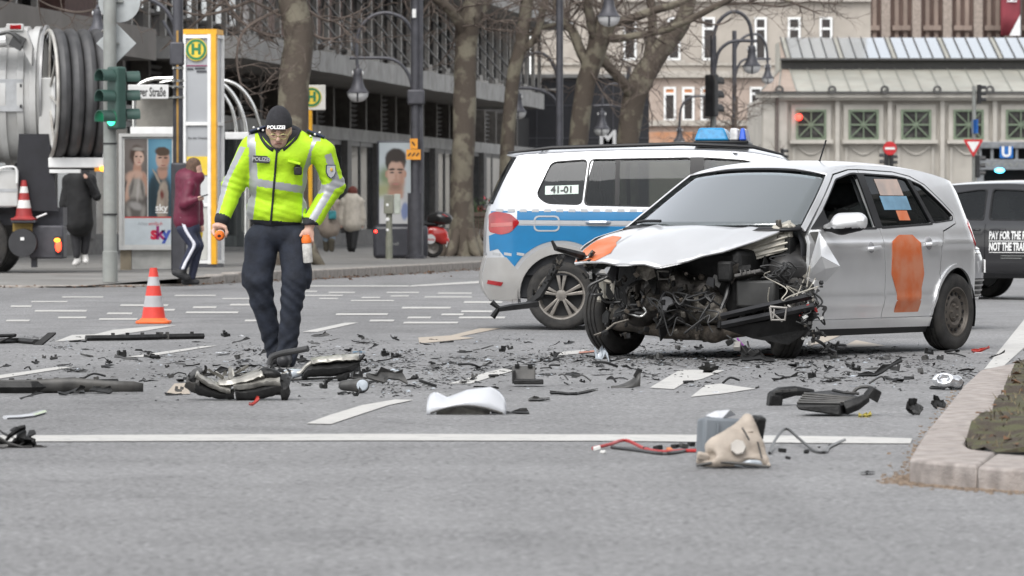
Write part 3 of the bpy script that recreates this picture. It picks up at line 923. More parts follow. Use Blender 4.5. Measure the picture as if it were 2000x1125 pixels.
YEL = pbr('stop_yellow', (.75, .38, .02), .45, var=.08)
HYEL = pbr('h_yellow', (.72, .52, .05), .5, var=.05)
HGRN = pbr('h_green', (.02, .18, .07), .5, var=.05)
REDS = pbr('sign_red', (.52, .02, .025), .45, var=.08)
BLKP = pbr('black_plastic', (.018, .018, .019), .45, var=.3)
def bell(parent, p, s, d=None):
    """bell lantern hanging from p (top), rim radius .24*s"""
    b = obj('lantern', MB().lathe([(.0, .02), (.035, .02), (.04, -.06), (.085, -.07), (.105, -.12), (.105, -.2), (.10, -.26), (.115, -.36), (.15, -.46), (.205, -.54), (.245, -.575), (.235, -.585), (.0, -.57)], 20).mesh('lantern', POLE, True), parent, p)
    b.scale = (s, s, s)
    MB().lathe([(.225, -.575), (.215, -.65), (.17, -.72), (.09, -.765), (.0, -.78)], 16).build('lamp_bowl', MILK, b, True)
    MB().tube([(-.0, -.232, -.57), (0, -.20, -.68), (0, -.1, -.76)], .022, 5).tube([(0, .232, -.57), (0, .2, -.68), (0, .1, -.76)], .022, 5).build('bowl_strap', POLE, b)
    MB().ell((-.105, -.03, -.16), (.02, .04, .05), 8, 6).ell((.105, -.03, -.16), (.02, .04, .05), 8, 6).build('hinge_cap', WPL, b, True)
    return b
def arm(fr, pts, r, parent, name='arm', m=POLE):
    return MB().tube(smoothcurve([fr.p(*p) for p in pts], 6), r, 8).build(name, m, parent, True)
def lamp_post(px, Y, label, top, base_y, arms, lamps, r=.085, box=None, z0=.12, group=None):
    fr = Fr(px, Y, z0)
    t = root('street_lamp', label, 'street lamp', fr.o, 0, group)
    MB().tube([(0, 0, 0), (0, 0, fr.z(top))], r, 12).build('pole', POLE, t, True)
    if box: MB().tube([(0, 0, 0), (0, 0, .06), (0, 0, .07), (0, 0, box)], [r * 2.3, r * 2.3, r * 1.75, r * 1.7], 14).build('base', POLE, t, True)
    for a in arms: arm(fr, a[1:], a[0], t)
    for (lx, ly, s) in lamps: bell(t, fr.p(lx, ly), s)
    return fr, t
lf, lp = lamp_post(348, 76, 'tall dark street lamp beside the bus stop pylon, with street name plate', -160, 530,
    [(.035, (348, 80), (340, 45), (320, 15), (285, -5), (245, -12), (210, -8), (192, 15)), (.028, (348, 110), (342, 85), (330, 60), (318, 40))], [(191, 12, .72)], .085, None)
MB().bb((-.11, -.13, 0), (.14, .1, lf.z(318))).build('service_box', POLE, lp, bevel=.03)
MB().bb((-.13, -.11, lf.z(128)), (.10, .10, lf.z(82))).build('clamp_box', POLE, lp, bevel=.03)
for y in (133, 158, 170, 190):
    MB().tube([(0, 0, lf.z(y) - .02), (0, 0, lf.z(y) + .02)], .105, 12).build('clamp', CHROME, lp, True)
MB().bb((-.02, -.1, .3), (.015, -.085, lf.z(60))).build('yellow_strip', pbr('ochre', (.35, .2, .05), .6), lp)
# street name plate
sg = root('street_sign', 'white street name plate with black lettering on the dark lamp pole', 'street sign', lf.o)
MB().bb((lf.x(252), -.19, lf.z(194)), (lf.x(331), -.16, lf.z(166))).build('plate', WPL, sg, bevel=.012)
MB().bb((lf.x(330), -.17, lf.z(170)), (lf.x(349), -.09, lf.z(168))).bb((lf.x(330), -.17, lf.z(192)), (lf.x(349), -.09, lf.z(190))).build('bracket', POLEG, sg)
text('rger Straße', .21, BLKP, 'lettering', sg, (lf.x(326), -.193, lf.z(181)), (R(90), 0, 0), .001, 'RIGHT', sx=.50, off=.004)
cf, cp = lamp_post(811, 98, 'dark double street lamp beside the illuminated advertising display', -140, 505,
    [(.04, (697, 113), (697, 78), (706, 52), (726, 32), (755, 25), (784, 34), (802, 54), (811, 85), (812, 130)), (.035, (683, 113), (720, 113), (758, 114), (780, 123), (796, 142), (804, 165), (808, 190)), (.035, (697, 113), (698, 128))],
    [(699, 128, 1.0)], .095, 1.4)
MB().tube([(.11, .02, 1.2), (.11, .02, cf.z(-140))], .06, 8).build('second_pole', POLE, cp, True)
MB().bb((-.17, -.14, cf.z(205)), (.2, .1, cf.z(175))).build('clamp_box', POLE, cp, bevel=.04)
MB().bb((-.06, -.13, cf.z(35)), (.02, -.09, cf.z(18))).build('sticker', WPL, cp)
og = root('detour_sign', 'small orange sign plates strapped to the dark lamp post', 'sign', cf.o)
MB().bb((cf.x(801), -.17, cf.z(291)), (cf.x(816), -.15, cf.z(271))).build('upper_plate', ORAN, og)
MB().bb((cf.x(794), -.18, cf.z(312)), (cf.x(822), -.16, cf.z(292))).build('lower_plate', ORAN, og)
for k in range(3):
    MB().box((cf.x(800 + k * 8), -.182, cf.z(302)), (.03, .004, .09), (0, R(40), 0)).build('mark', BLKP, og)
MB().box((cf.x(808), -.172, cf.z(281)), (.03, .004, .1), (0, R(-35), 0)).build('mark', BLKP, og)
lamp_post(1093, 92, 'tall street lamp with lantern hanging beside the sawn plane tree limb', -160, 505,
    [(.04, (1093, 40), (1097, -20), (1120, -60), (1150, -70), (1178, -55), (1188, -20))], [(1189, -24, 1.0)], .07, 1.3)
lamp_post(1094, 128, 'street lamp with low curved arms behind the leaning plane tree', -40, 485,
    [(.045, (1011, 172), (1040, 173), (1060, 178), (1080, 190), (1092, 215)), (.045, (1013, 170), (1016, 135), (1026, 112), (1047, 103), (1068, 110), (1084, 135), (1094, 175))], [(1012, 178, 1.0)], .08, 1.3)
lamp_post(1228, 150, 'street lamp with lantern in front of the black corner building', 130, 470,
    [(.045, (1160, 207), (1190, 206), (1212, 209), (1228, 220)), (.045, (1176, 205), (1178, 180), (1190, 165), (1208, 165), (1222, 180), (1228, 200))], [(1175, 212, 1.15)], .07, 1.2)
lamp_post(1393, 127, 'double-armed street lamp with large lantern left of the station roof', 70, 480,
    [(.05, (1393, 120), (1393, 75), (1402, 45), (1420, 27), (1436, 23), (1452, 30), (1464, 48), (1469, 80)), (.045, (1396, 135), (1402, 105), (1416, 88), (1436, 80), (1478, 80))], [(1468, 84, 1.1)], .085, 1.3, group=None)
lamp_post(1434, 175, 'slim street lamp with smaller lantern in front of the station roof hip', 60, 470,
    [(.05, (1434, 110), (1438, 90), (1450, 75), (1466, 67), (1484, 70), (1496, 90), (1499, 122)), (.045, (1436, 150), (1442, 128), (1455, 116), (1480, 115), (1505, 115))], [(1499, 122, 1.05)], .085, 1.3)
lamp_post(1391, 200, 'distant small street lamp in front of the orange shop band', 150, 470,
    [(.05, (1391, 215), (1388, 200), (1376, 190), (1360, 188), (1342, 194), (1330, 212), (1327, 245))], [(1327, 246, 1.1)], .08, 1.3)

# ---- traffic signals
def signal(parent, p, d, s=1., lit=None, body=SGREEN, n=3):
    """three-lamp head centred on p, looking along the ground direction d"""
    a = math.atan2(d[1], d[0]) + PI / 2
    h = obj('signal_head', MB().bb((-.13, -.02, -.46), (.13, .16, .46)).mesh('signal_head', body), parent, p, (0, 0, a), bevel=.03)
    h.scale = (s, s, s)
    for i, c in enumerate(['red', 'amber', 'green']):
        z = .3 - .3 * i
        M = Matrix.Translation((0, -.03, z)) @ Euler((R(90), 0, 0)).to_matrix().to_4x4()
        MB().lathe([(.118, 0), (.122, .22), (.112, .22), (.108, 0)], 16, M, 0, R(-25), R(205)).build('visor', body, h, True)
        lm = LENSD
        if lit == c: lm = pbr('lens_lit_' + c, {'red': (1, .03, .02), 'green': (.05, .95, .45), 'amber': (1, .4, .02)}[c],  .3, emit=1.6)
    MB().lathe([(.11, .0), (.09, .02), (0, .035)], 16, M).build('lens', lm, h, True)
    return h
tf = Fr(215, 68, .06)
tm = root('traffic_light', 'grey traffic light mast with dark green signal heads beside the truck', 'traffic light', tf.o)
MB().tube([(0, 0, 0), (0, 0, .45), (0, 0, .46), (0, 0, tf.z(-60))], [.112, .112, .10, .095], 14).build('pole', POLEG, tm, True)
MB().bb((.1, -.08, tf.z(252)), (.24, .05, tf.z(132))).build('backing_plate', SGREEN, tm, bevel=.02)
signal(tm, (.06, -.2, tf.z(192)), (-.75, -.66), 1.0, 'green')
signal(tm, (.20, .0, tf.z(190)), (.95, .3), .92)
MB().tube([(0, 0, tf.z(420)), (0, 0, tf.z(417))], .12, 12).tube([(0, 0, tf.z(282)), (0, 0, tf.z(279))], .11, 12).build('clamp', BLKP, tm, True)
rs_ = root('round_sign', 'round traffic sign seen from its grey back on the signal mast', 'traffic sign', tf.o)
MB().tube([(tf.x(232), .14, tf.z(2)), (tf.x(232), .16, tf.z(2))], .31, 28).build('disc', pbr('sign_back', (.40, .42, .42), .5, .3, var=.08), rs_)
MB().bb((tf.x(212), .08, tf.z(4)), (tf.x(240), .14, tf.z(0))).build('bracket', POLEG, rs_)
ds_ = root('diamond_sign', 'square sign on its corner seen from its grey back on the signal mast', 'traffic sign', tf.o)
MB().box((tf.x(226), .15, tf.z(84)), (.42, .015, .42), (0, R(45), 0)).build('plate', MATS['sign_back'], ds_, bevel=.006)
MB().bb((tf.x(212), .08, tf.z(86)), (tf.x(232), .145, tf.z(82))).build('bracket', POLEG, ds_)
def far_signal(px, Y, top, label, heads, lit=None, r=.06, z0=0):
    fr = Fr(px, Y, z0)
    t = root('traffic_light', label, 'traffic light', fr.o)
    MB().tube([(0, 0, 0), (0, 0, fr.z(top))], r, 10).build('pole', POLEG, t, True)
    for (hx, hy, d, s) in heads:
        signal(t, (fr.x(hx), -.12, fr.z(hy)), d, s, lit, BLKP)
    return fr, t
f1, _ = far_signal(1902, 140, 168, 'slim signal pole by the underground entrance with a high dark head', [(1914, 184, (1, .2), .62), (1912, 325, (1, -.1), .75)])
ys = root('yield_sign', 'red and white give way triangle on the slim signal pole', 'traffic sign', f1.o)
tri = lambda s: [(f1.x(1900) - .31 * s, f1.z(284) + .18 * s), (f1.x(1900) + .31 * s, f1.z(284) + .18 * s), (f1.x(1900), f1.z(284) - .36 * s)]
MXZ = Matrix(((1, 0, 0, 0), (0, 0, -1, 0), (0, 1, 0, 0), (0, 0, 0, 1)))
MB().prism(rnd(tri(1.), .04), .1, .12, MXZ).build('border', REDS, ys)
MB().prism(rnd(tri(.62), .03), .12, .124, MXZ).build('field', WPL, ys)
bl = root('blue_sign', 'small blue street sign on the slim signal pole above the give way triangle', 'sign', f1.o)
MB().box((f1.x(1903), -.1, f1.z(247)), (.05, .35, .42), (0, 0, R(20))).build('plate', pbr('sign_blue', (.02, .12, .42), .45), bl)
f2, _ = far_signal(1736, 150, 300, 'short signal post under the no entry sign seen from its dark back', [(1727, 317, (-1, .1), .7), (1743, 318, (1, .1), .6)])
ne = root('no_entry_sign', 'round red no entry sign with white bar on a short post', 'traffic sign', f2.o)
Mf = Matrix.Translation((f2.x(1737), -.2, f2.z(290))) @ Euler((R(90), 0, 0)).to_matrix().to_4x4()
MB().lathe([(0, .02), (.215, .02), (.225, 0), (0, 0)], 28, Mf).build('disc', REDS, ne)
MB().box((f2.x(1737), -.225, f2.z(290)), (.32, .006, .075)).build('bar', WPL, ne)
far_signal(1530, 170, 300, 'small dark signal head behind the police car roof', [(1530, 307, (1, -.2), .7)])
f4, _ = far_signal(1393, 126, 160, 'dark green signal head on the large double-armed lamp pole', [(1393, 187, (.6, .8), 1.25)])
rl = root('red_light_dot', 'small red point of light on an added bracket before the first station window', 'lamp', Vector((dx(1560), 214.9, dz(229))))
MB().tube([(0, .0, 0), (0, .55, 0)], .03, 6).build('bracket', BLKP, rl)  # bracket added to carry a red dot with no known mount
MB().lathe([(0, .05), (.1, .03), (.15, -.04), (.15, -.08), (0, -.08)], 14, Euler((R(90), 0, 0)).to_matrix().to_4x4()).build('lens', pbr('lens_lit_red', (1, .03, .02), .3, emit=4), rl, True)

# ---- underground entrance
uf = Fr(1960, 165, 0)
ue = root('station_entrance', 'grey steel underground entrance frame with blue sign beyond the black car', 'entrance', uf.o)
GST = pbr('grey_steel', (.22, .23, .24), .5, .4, var=.15)
MB().bb((uf.x(1912), -.2, uf.z(290)), (uf.x(2080), .4, uf.z(277))).build('top_beam', GST, ue, bevel=.02)
MB().bb((uf.x(1912), -.2, uf.z(332)), (uf.x(2080), .4, uf.z(311))).build('lower_beam', GST, ue, bevel=.02)
for q in range(14):
    MB().box((uf.x(1918 + q * 11), -.21, uf.z(321)), (.16, .02, .05), (0, R(45 if q % 2 else -45), 0)).build('lattice_bar', POLEG, ue)
for px in (1914, 1937, 1985, 2010, 2060):
    MB().bb((uf.x(px) - .05, -.1, uf.z(312)), (uf.x(px) + .05, .1, uf.z(289))).build('post', GST, ue)
for px in (1914, 2070):
    MB().bb((uf.x(px) - .12, -.15, 0), (uf.x(px) + .12, .15, uf.z(331))).build('column', GST, ue)
MB().bb((uf.x(1912), .5, 0), (uf.x(2080), .6, uf.z(285))).build('dark_interior', DARKB, ue)
MB().bb((uf.x(1951), -.24, uf.z(309)), (uf.x(1977), -.203, uf.z(286))).build('sign_box', pbr('u_blue', (.012, .13, .42), .4), ue)
text('U', .5, WPL, 'letter', ue, (uf.x(1964), -.245, uf.z(297.5)), (R(90), 0, 0), .002, off=.02)
MB().ell((uf.x(1951), -.22, uf.z(333)), (.18, .05, .09), 12, 8).build('blue_light', pbr('blue_lit', (.1, .6, 1.), .3, emit=3), ue, True)

# ---- bus stop pylon
pf = Fr(397, 82)
pyl = root('bus_stop_pylon', 'tall white and yellow bus stop pylon with green H emblem', 'pylon', pf.o, R(-10))
PW, PD = .62, .52
hz_ = pf.z(58)
GLP = pbr('pylon_glass', (.36, .37, .385), .25, var=.06, scale=1)
MB().bb((-PW / 2 + .03, -PD / 2 + .03, .05), (PW / 2 - .03, PD / 2 - .03, hz_ - .05)).build('body', GLP, pyl)
MB().bb((-PW / 2, -PD / 2, hz_ - .09), (PW / 2, PD / 2, hz_)).build('yellow_cap', YEL, pyl)
MB().bb((-PW / 2, -PD / 2, 0), (PW / 2, PD / 2, .06)).build('foot', POLE, pyl)
MB().bb((PW / 2 - .10, -PD / 2 - .02, .06), (PW / 2 - .01, -PD / 2 + .10, hz_ - .09)).build('yellow_corner', YEL, pyl)
for z in (.07, 1.08, 2.52, hz_ - .16):
    MB().bb((-PW / 2, -PD / 2 - .01, z), (PW / 2 - .102, -PD / 2 + .05, z + .06)).build('frame_bar', WPL, pyl)
    MB().bb((PW / 2 - .05, -PD / 2 + .102, z), (PW / 2 + .01, PD / 2 - .01, z + .06)).build('frame_bar', WPL, pyl)
for x in (-PW / 2, PW / 2 - .165):
    MB().bb((x, -PD / 2 - .015, .06), (x + .06, -PD / 2 + .05, hz_ - .09)).build('frame_post', WPL, pyl)
MB().bb((PW / 2 - .04, PD / 2 - .06, .06), (PW / 2 + .015, PD / 2, hz_ - .09)).build('frame_post', WPL, pyl)
def hemblem(par, x, y, z, r, ang=0):
    M = Matrix.Translation((x, y, z)) @ Euler((R(90), 0, 0)).to_matrix().to_4x4()
    MB().lathe([(0, .004), (r, .004), (r, 0)], 32, M).build('emblem_rim', HYEL, par)
    MB().lathe([(r * .7, .008), (r * .93, .008), (r * .93, .004), (r * .7, .004)], 32, M).build('emblem_ring', HGRN, par)
    text('H', r * 1.25, HGRN, 'letter', par, (x, y - .006, z), (R(90), 0, 0), .002, off=.014 * r / .2)
hemblem(pyl, -.06, -PD / 2 - .005, pf.z(98), .2)
PLUM = pbr('plum_line', (.22, .02, .09), .5)
MB().bb((-.25, -PD / 2 + .015, pf.z(130)), (.15, -PD / 2 + .028, pf.z(128))).build('colour_line', PLUM, pyl)
for x0, x1, y in ((-.23, -.12, 135), (-.09, .10, 134), (-.06, .12, 140)): MB().bb((x0, -PD / 2 + .015, pf.z(y) - .02), (x1, -PD / 2 + .027, pf.z(y) + .012)).build('fine_print', POLE, pyl)
text('An der Urania', .06, BLKP, 'lettering', pyl, (-.22, -PD / 2 + .02, pf.z(270)), (R(90), 0, 0), .001, 'LEFT')
MB().bb((-.24, -PD / 2 + .015, pf.z(342)), (.14, -PD / 2 + .03, pf.z(306))).build('timetable', HYEL, pyl)
MB().bb((-.24, -PD / 2 + .015, pf.z(420)), (.14, -PD / 2 + .027, pf.z(346))).build('timetable', pbr('paper', (.55, .56, .56), .7, var=.06), pyl)
MB().bb((-.24, -PD / 2 + .012, .14), (.13, -PD / 2 + .03, 1.05)).build('lower_panel', pbr('panel_cream', (.5, .5, .47), .5, var=.06), pyl)

# ---- backlit poster case of the shelter
qf = Fr(285, 78)
cl = root('poster_case', 'bus shelter poster case showing a woman in silver and a man', 'poster case', qf.o)
def flat(fr, par, name, pts, y, m, th=.0025):
    return MB().prism([(fr.x(a), fr.z(b)) for a, b in pts], -y, -y + th, MXZ).build(name, m, par)
FRM = pbr('case_frame', (.60, .60, .585), .4, .2, var=.06)
def pc(n, c, v=.1, r=.5): return pbr('print_' + n, c, r, var=v, scale=5)
MB().bb((qf.x(238), -.05, qf.z(482)), (qf.x(345), .15, qf.z(265))).build('cabinet', FRM, cl)
for a in [((233, 488), (239, 261)), ((340, 488), (346, 261)), ((239, 267), (340, 261)), ((239, 488), (340, 481))]:
    MB().bb((qf.x(a[0][0]), -.09, qf.z(a[0][1])), (qf.x(a[1][0]), .16, qf.z(a[1][1]))).build('frame', FRM, cl)
MB().bb((qf.x(235), -.02, 0), (qf.x(256), .12, qf.z(488.2))).build('foot', pbr('foot_ochre', (.26, .22, .16), .7), cl)
MB().bb((qf.x(258), .0, .02), (qf.x(335), .1, qf.z(488.2))).build('base_panel', pbr('base_grey', (.42, .42, .40), .6), cl)
def soft_print(name, fr, base, blobs):
    """printed photograph: soft-edged shapes composited in the sheet's own plane"""
    m = bpy.data.materials.new(name); m.use_nodes = True
    t = m.node_tree; b = t.nodes['Principled BSDF']; N = t.nodes.new; L = t.links.new
    tc = N('ShaderNodeTexCoord'); nz = N('ShaderNodeTexNoise'); nz.inputs['Scale'].default_value = 14; nz.inputs['Detail'].default_value = 4
    L(tc.outputs['Object'], nz.inputs['Vector'])
    sc_ = N('ShaderNodeVectorMath'); sc_.operation = 'MULTIPLY_ADD'; sc_.inputs[1].default_value = (.035,) * 3
    L(nz.outputs['Color'], sc_.inputs[0]); L(tc.outputs['Object'], sc_.inputs[2])
    prev = None; col = (*base, 1)
    for (cx_, cy_, rx_, ry_, rot, sf, c) in blobs:
        mp_ = N('ShaderNodeMapping'); mp_.vector_type = 'TEXTURE'
        mp_.inputs['Location'].default_value = (fr.x(cx_) + .017, 0, fr.z(cy_) + .017); mp_.inputs['Rotation'].default_value = (0, R(rot), 0); mp_.inputs['Scale'].default_value = (rx_ * fr.k, 50, ry_ * fr.k)
        L(sc_.outputs[0], mp_.inputs[0])
        ln = N('ShaderNodeVectorMath'); ln.operation = 'LENGTH'; L(mp_.outputs[0], ln.inputs[0])
        r = N('ShaderNodeMapRange'); r.interpolation_type = 'SMOOTHSTEP'; r.inputs[1].default_value = 1 + sf; r.inputs[2].default_value = 1 - sf; L(ln.outputs['Value'], r.inputs[0])
        x = N('ShaderNodeMix'); x.data_type = 'RGBA'; x.inputs[7].default_value = (*c, 1); L(r.outputs[0], x.inputs[0])
        if prev is None: x.inputs[6].default_value = col
        else: L(prev, x.inputs[6])
        prev = x.outputs[2]
    L(prev, b.inputs['Base Color']); b.inputs['Roughness'].default_value = .35
    return m
sk1, sk2, sk3, dk, sv, sl = (.45, .30, .235), (.36, .21, .155), (.52, .37, .30), (.035, .027, .023), (.26, .245, .225), (.11, .10, .092)
wom = soft_print('print_woman', qf, (.085, .075, .07), [(266, 300, 30, 40, 0, .8, (.16, .14, .13)), (268, 303, 14, 19, 0, .25, (.06, .04, .03)), (269, 328, 8, 14, 0, .3, sk2), (266, 346, 20, 13, 0, .3, sk1), (252, 372, 6, 28, 8, .3, sk1), (284, 360, 5, 22, -8, .3, sk2), (272, 309, 9.5, 14, 4, .2, sk3), (268, 309, 4, 11, 0, .8, sk1), (267, 306, 2.6, 1.3, 0, .6, dk), (276, 306, 2.4, 1.2, 0, .6, dk), (273, 313, 1.3, 3, 0, .9, sk2), (273, 318, 3, 1.2, 0, .6, (.34, .12, .11)), (270, 291, 11, 3.5, 0, .5, sv),
    (268, 372, 17, 24, 0, .18, sv), (264, 412, 24, 26, 0, .2, sl), (258, 366, 3, 18, 12, .8, sl), (270, 372, 3, 20, 4, .8, (.36, .34, .32)), (279, 370, 2.5, 18, -8, .8, sl), (266, 402, 14, 7, 20, .5, (.30, .29, .28)), (280, 415, 4, 12, 10, .8, sv), (252, 415, 4, 12, -10, .8, sv)])
man = soft_print('print_man', qf, (.06, .16, .25), [(322, 300, 30, 40, 0, .9, (.13, .30, .40)), (312, 400, 26, 66, 0, .15, (.028, .055, .07)), (318, 336, 10, 14, 0, .3, sk2), (300, 390, 8, 40, 0, .7, (.015, .03, .04)), (318, 310, 13, 18, 3, .15, sk1), (325, 314, 6, 14, 0, .8, sk2), (318, 296, 14.5, 9, 4, .2, (.075, .05, .035)), (313, 308, 4, 1.6, 0, .5, dk), (324, 308, 4, 1.6, 0, .5, dk), (319, 315, 2, 4.5, 0, .8, sk2), (319, 323, 4.5, 1.2, 0, .5, (.24, .10, .085)), (319, 329, 9, 4, 0, .8, (.24, .15, .11)), (307, 345, 2.4, 16, -28, .3, (.3, .25, .2)), (318, 395, 11, 42, 4, .15, (.31, .265, .215)), (324, 400, 4, 36, 0, .9, (.22, .18, .15)), (317, 380, 3.5, 9, 0, .7, (.13, .03, .025))])
flat(qf, cl, 'print_left', [(244, 271), (288, 271), (288, 423), (244, 423)], -.052, wom)
flat(qf, cl, 'print_right', [(290, 271), (336, 271), (336, 423), (290, 423)], -.052, man)
flat(qf, cl, 'print_band', [(244, 426), (336, 426), (336, 478), (244, 478)], -.052, pc('pale_bg', (.50, .55, .58), .06))
flat(qf, cl, 'print_line', [(244, 423), (336, 423), (336, 426), (244, 426)], -.052, pc('red', (.45, .05, .04)))
text('sky', .16, WPL, 'lettering', cl, (qf.x(316), -.056, qf.z(406)), (R(90), 0, 0), .0008, off=.004)
MB().bb((qf.x(304), -.056, qf.z(416)), (qf.x(328), -.0525, qf.z(414.4))).build('fine_print', WPL, cl)
text('Alles', .085, pc('lt', (.3, .33, .36)), 'lettering', cl, (qf.x(279), -.056, qf.z(437)), (R(90), 0, 0), .0008)
text('einfach', .085, REDS, 'lettering', cl, (qf.x(304), -.056, qf.z(437)), (R(90), 0, 0), .0008, shear=.2)
for ch, c, xx in [('s', (.55, .02, .06), 301), ('k', (.3, .02, .14), 313), ('y', (.06, .1, .4), 325)]:
    text(ch, .30, pc('sky' + ch, c), 'lettering', cl, (qf.x(xx), -.056, qf.z(456)), (R(90), 0, 0), .0008, off=.012)
# ---- bus shelter frame
hf = Fr(380, 84)
sh_ = root('bus_shelter', 'bus shelter with bent chrome tubes and curved glass roof behind the pylon', 'bus shelter', hf.o)
for ya, of in ((0, 0), (1.3, 14)):
    arm(hf, [(262, 178), (275, 163), (300, 154), (330, 153), (380, 150), (420, 156), (445, 172), (465, 200), (477, 235), (481 + of * .2, 262)], .035, sh_, 'roof_tube', CHROME).location = (ya * .15, ya, 0)
arm(hf, [(436, 182), (452, 210), (460, 245), (461, 265)], .03, sh_, 'roof_tube', CHROME)
for px in (262, 481):
    MB().tube([hf.p(px, 262 if px > 300 else 178), (hf.x(px), 0, 0)], .04, 8).build('post', CHROME, sh_, True)
MB().bb((hf.x(255), -.04, hf.z(262)), (hf.x(345), .04, hf.z(248))).build('beam', WPL, sh_, bevel=.01)
MB().bb((hf.x(440), -.04, hf.z(272)), (hf.x(486), .04, hf.z(258))).build('beam', WPL, sh_, bevel=.01)
MB().grid([[hf.p(a, b, y) for a, b in [(262, 180), (280, 166), (330, 158), (400, 158), (440, 172), (462, 205), (472, 258)]] for y in (.12, 1.2)]).build('roof_glass', glass('smoky_glass', (.5, .48, .44), 1., .05, .45, (.3, .28, .24)), sh_, True)
MB().bb((hf.x(256), 1.25, hf.z(248)), (hf.x(345), 1.28, hf.z(190))).build('back_panel', pbr('beige_panel', (.30, .285, .255), .6), sh_)
MB().bb((hf.x(258), .05, .35), (hf.x(480), .07, hf.z(262))).build('side_glass', glass('shelter_glass', (.75, .78, .78), 1.2, .03, .85), sh_)
# ---- second stop sign
sf = Fr(606, 92)
s2 = root('bus_stop_sign', 'small bus stop sign with green H on a thin yellow pole', 'sign', sf.o)
MB().tube([(0, 0, 0), (0, 0, sf.z(214))], .045, 10).build('pole', YEL, s2, True)
MB().bb((sf.x(583), -.05, sf.z(215)), (sf.x(636), .05, sf.z(166))).build('panel', pbr('sign_cream', (.62, .60, .55), .5), s2, bevel=.01)
hemblem(s2, sf.x(609), -.056, sf.z(190), .2)

# ---- digital advertising display
df = Fr(783, 99)
ad = root('advertising_display', 'dark free-standing advertising display with a young man portrait', 'display', df.o)
ADK = pbr('display_dark', (.045, .046, .055), .4, var=.12)
MB().bb((df.x(737), -.12, .15), (df.x(828), .12, df.z(275))).build('cabinet', ADK, ad, bevel=.03)
MB().bb((df.x(729), -.14, .0), (df.x(836), .14, df.z(440))).build('plinth', ADK, ad, bevel=.08)
pr_ = soft_print('print_portrait', df, (.40, .44, .46), [(760, 345, 22, 20, 0, .6, (.16, .21, .12)), (820, 310, 16, 36, 0, .6, (.12, .17, .10)), (750, 372, 30, 14, 0, .7, (.28, .29, .16)), (785, 425, 60, 46, 0, .3, (.40, .40, .41)), (773, 378, 15, 18, 0, .3, sk2), (774, 425, 32, 38, 0, .12, (.46, .46, .46)), (773, 315, 20.5, 25, 0, .12, dk), (756, 340, 3.5, 7, 0, .4, sk2), (791, 340, 3.5, 7, 0, .4, sk2), (773.5, 341, 16.5, 30, 0, .1, sk1), (785, 348, 6, 22, 0, .9, sk2), (774, 304, 19, 13, 0, .25, dk), (773, 364, 12, 9, 0, .7, (.23, .14, .10)), (766, 331, 6.5, 2, -4, .5, dk), (782, 331, 6.5, 2, 4, .5, dk), (766, 337, 4, 1.8, 0, .5, (.06, .045, .04)), (782, 337, 4, 1.8, 0, .5, (.06, .045, .04)), (774, 345, 2.2, 8, 0, .9, sk2), (774, 352, 5, 2, 0, .7, sk2), (774, 359.5, 6, 2, 0, .5, (.34, .15, .13)), (791, 412, 7, 17, 3, .3, (.16, .2, .34))])
flat(df, ad, 'portrait_sheet', [(741, 279), (826, 279), (826, 437), (741, 437)], -.122, pr_)
text('wall', .1, POLEG, 'lettering', ad, (df.x(772), -.142, df.z(476)), (R(90), 0, 0), .001)
MB().ell((df.x(734), -.145, df.z(452)), (.035, .02, .03), 8, 6).build('indicator', pbr('lens_lit_red', (1, .03, .02), .3), ad, True)
# ---- grey post with call box
gf = Fr(760, 97)
gp = root('call_post', 'slim grey-green post with a small box before the advertising display', 'post', gf.o)
OLV = pbr('olive_grey', (.22, .225, .18), .6, var=.15, dirt=.3)
MB().tube([(0, 0, 0), (0, 0, .48), (0, 0, .485), (0, 0, gf.z(382))], [.075, .075, .065, .065], 12).build('pole', OLV, gp, True)
MB().bb((gf.x(750), -.12, gf.z(418)), (gf.x(769), .06, gf.z(380))).build('box', OLV, gp, bevel=.02)
MB().bb((gf.x(770), -.1, gf.z(418)), (gf.x(782), .05, gf.z(379))).build('side_box', pbr('pale_green', (.42, .45, .40), .6), gp, bevel=.015)
for y, r_ in ((428, .04), (449, .03), (400, .03)):
    MB().lathe([(0, .008), (r_, .008), (r_, 0)], 12, Matrix.Translation((gf.x(757), -.07 if y > 420 else -.122, gf.z(y))) @ Euler((R(90), 0, 0)).to_matrix().to_4x4()).build('sticker', WPL, gp)

# ---- bench behind the tree
nf = Fr(935, 112)
bn = root('wooden_bench', 'brown slatted wooden bench behind the plane tree trunk', 'bench', nf.o)
BWD = pbr('bench_wood', (.09, .065, .05), .7, var=.25)
for k in range(12):
    MB().bb((nf.x(912 + k * 5.2), -.03, .35), (nf.x(915.6 + k * 5.2), .03, .95)).build('slat', BWD, bn)
MB().bb((nf.x(911), -.06, .9), (nf.x(975), .06, 1.0)).bb((nf.x(911), -.05, .3), (nf.x(975), .05, .38)).build('rail', BWD, bn)
for px in (913, 972):
    MB().bb((nf.x(px) - .05, -.05, 0), (nf.x(px) + .05, .05, .95)).build('leg', STEEL, bn)
MB().bb((nf.x(911), -.5, .4), (nf.x(975), -.06, .46)).build('seat', BWD, bn)
for px in (915, 970):
    MB().bb((nf.x(px) - .04, -.47, 0), (nf.x(px) + .04, -.4, .4)).build('leg', STEEL, bn)
pl_ = root('potted_flowers', 'pot of red flowers standing against the frosted shop panels', 'potted plant', A(936, 420, 140) * 1.0)
pl_.location.z = .12
GL_ = pbr('leaf_green', (.05, .075, .035), .7, var=.4); FLW = pbr('flower_red', (.5, .06, .08), .6, var=.3)
MB().lathe([(0, 0), (.22, 0), (.3, .5), (.27, .5), (0, .45)], 14).build('pot', CONC, pl_, True)
mb = MB(); m2 = MB(); r_ = random.Random(4)
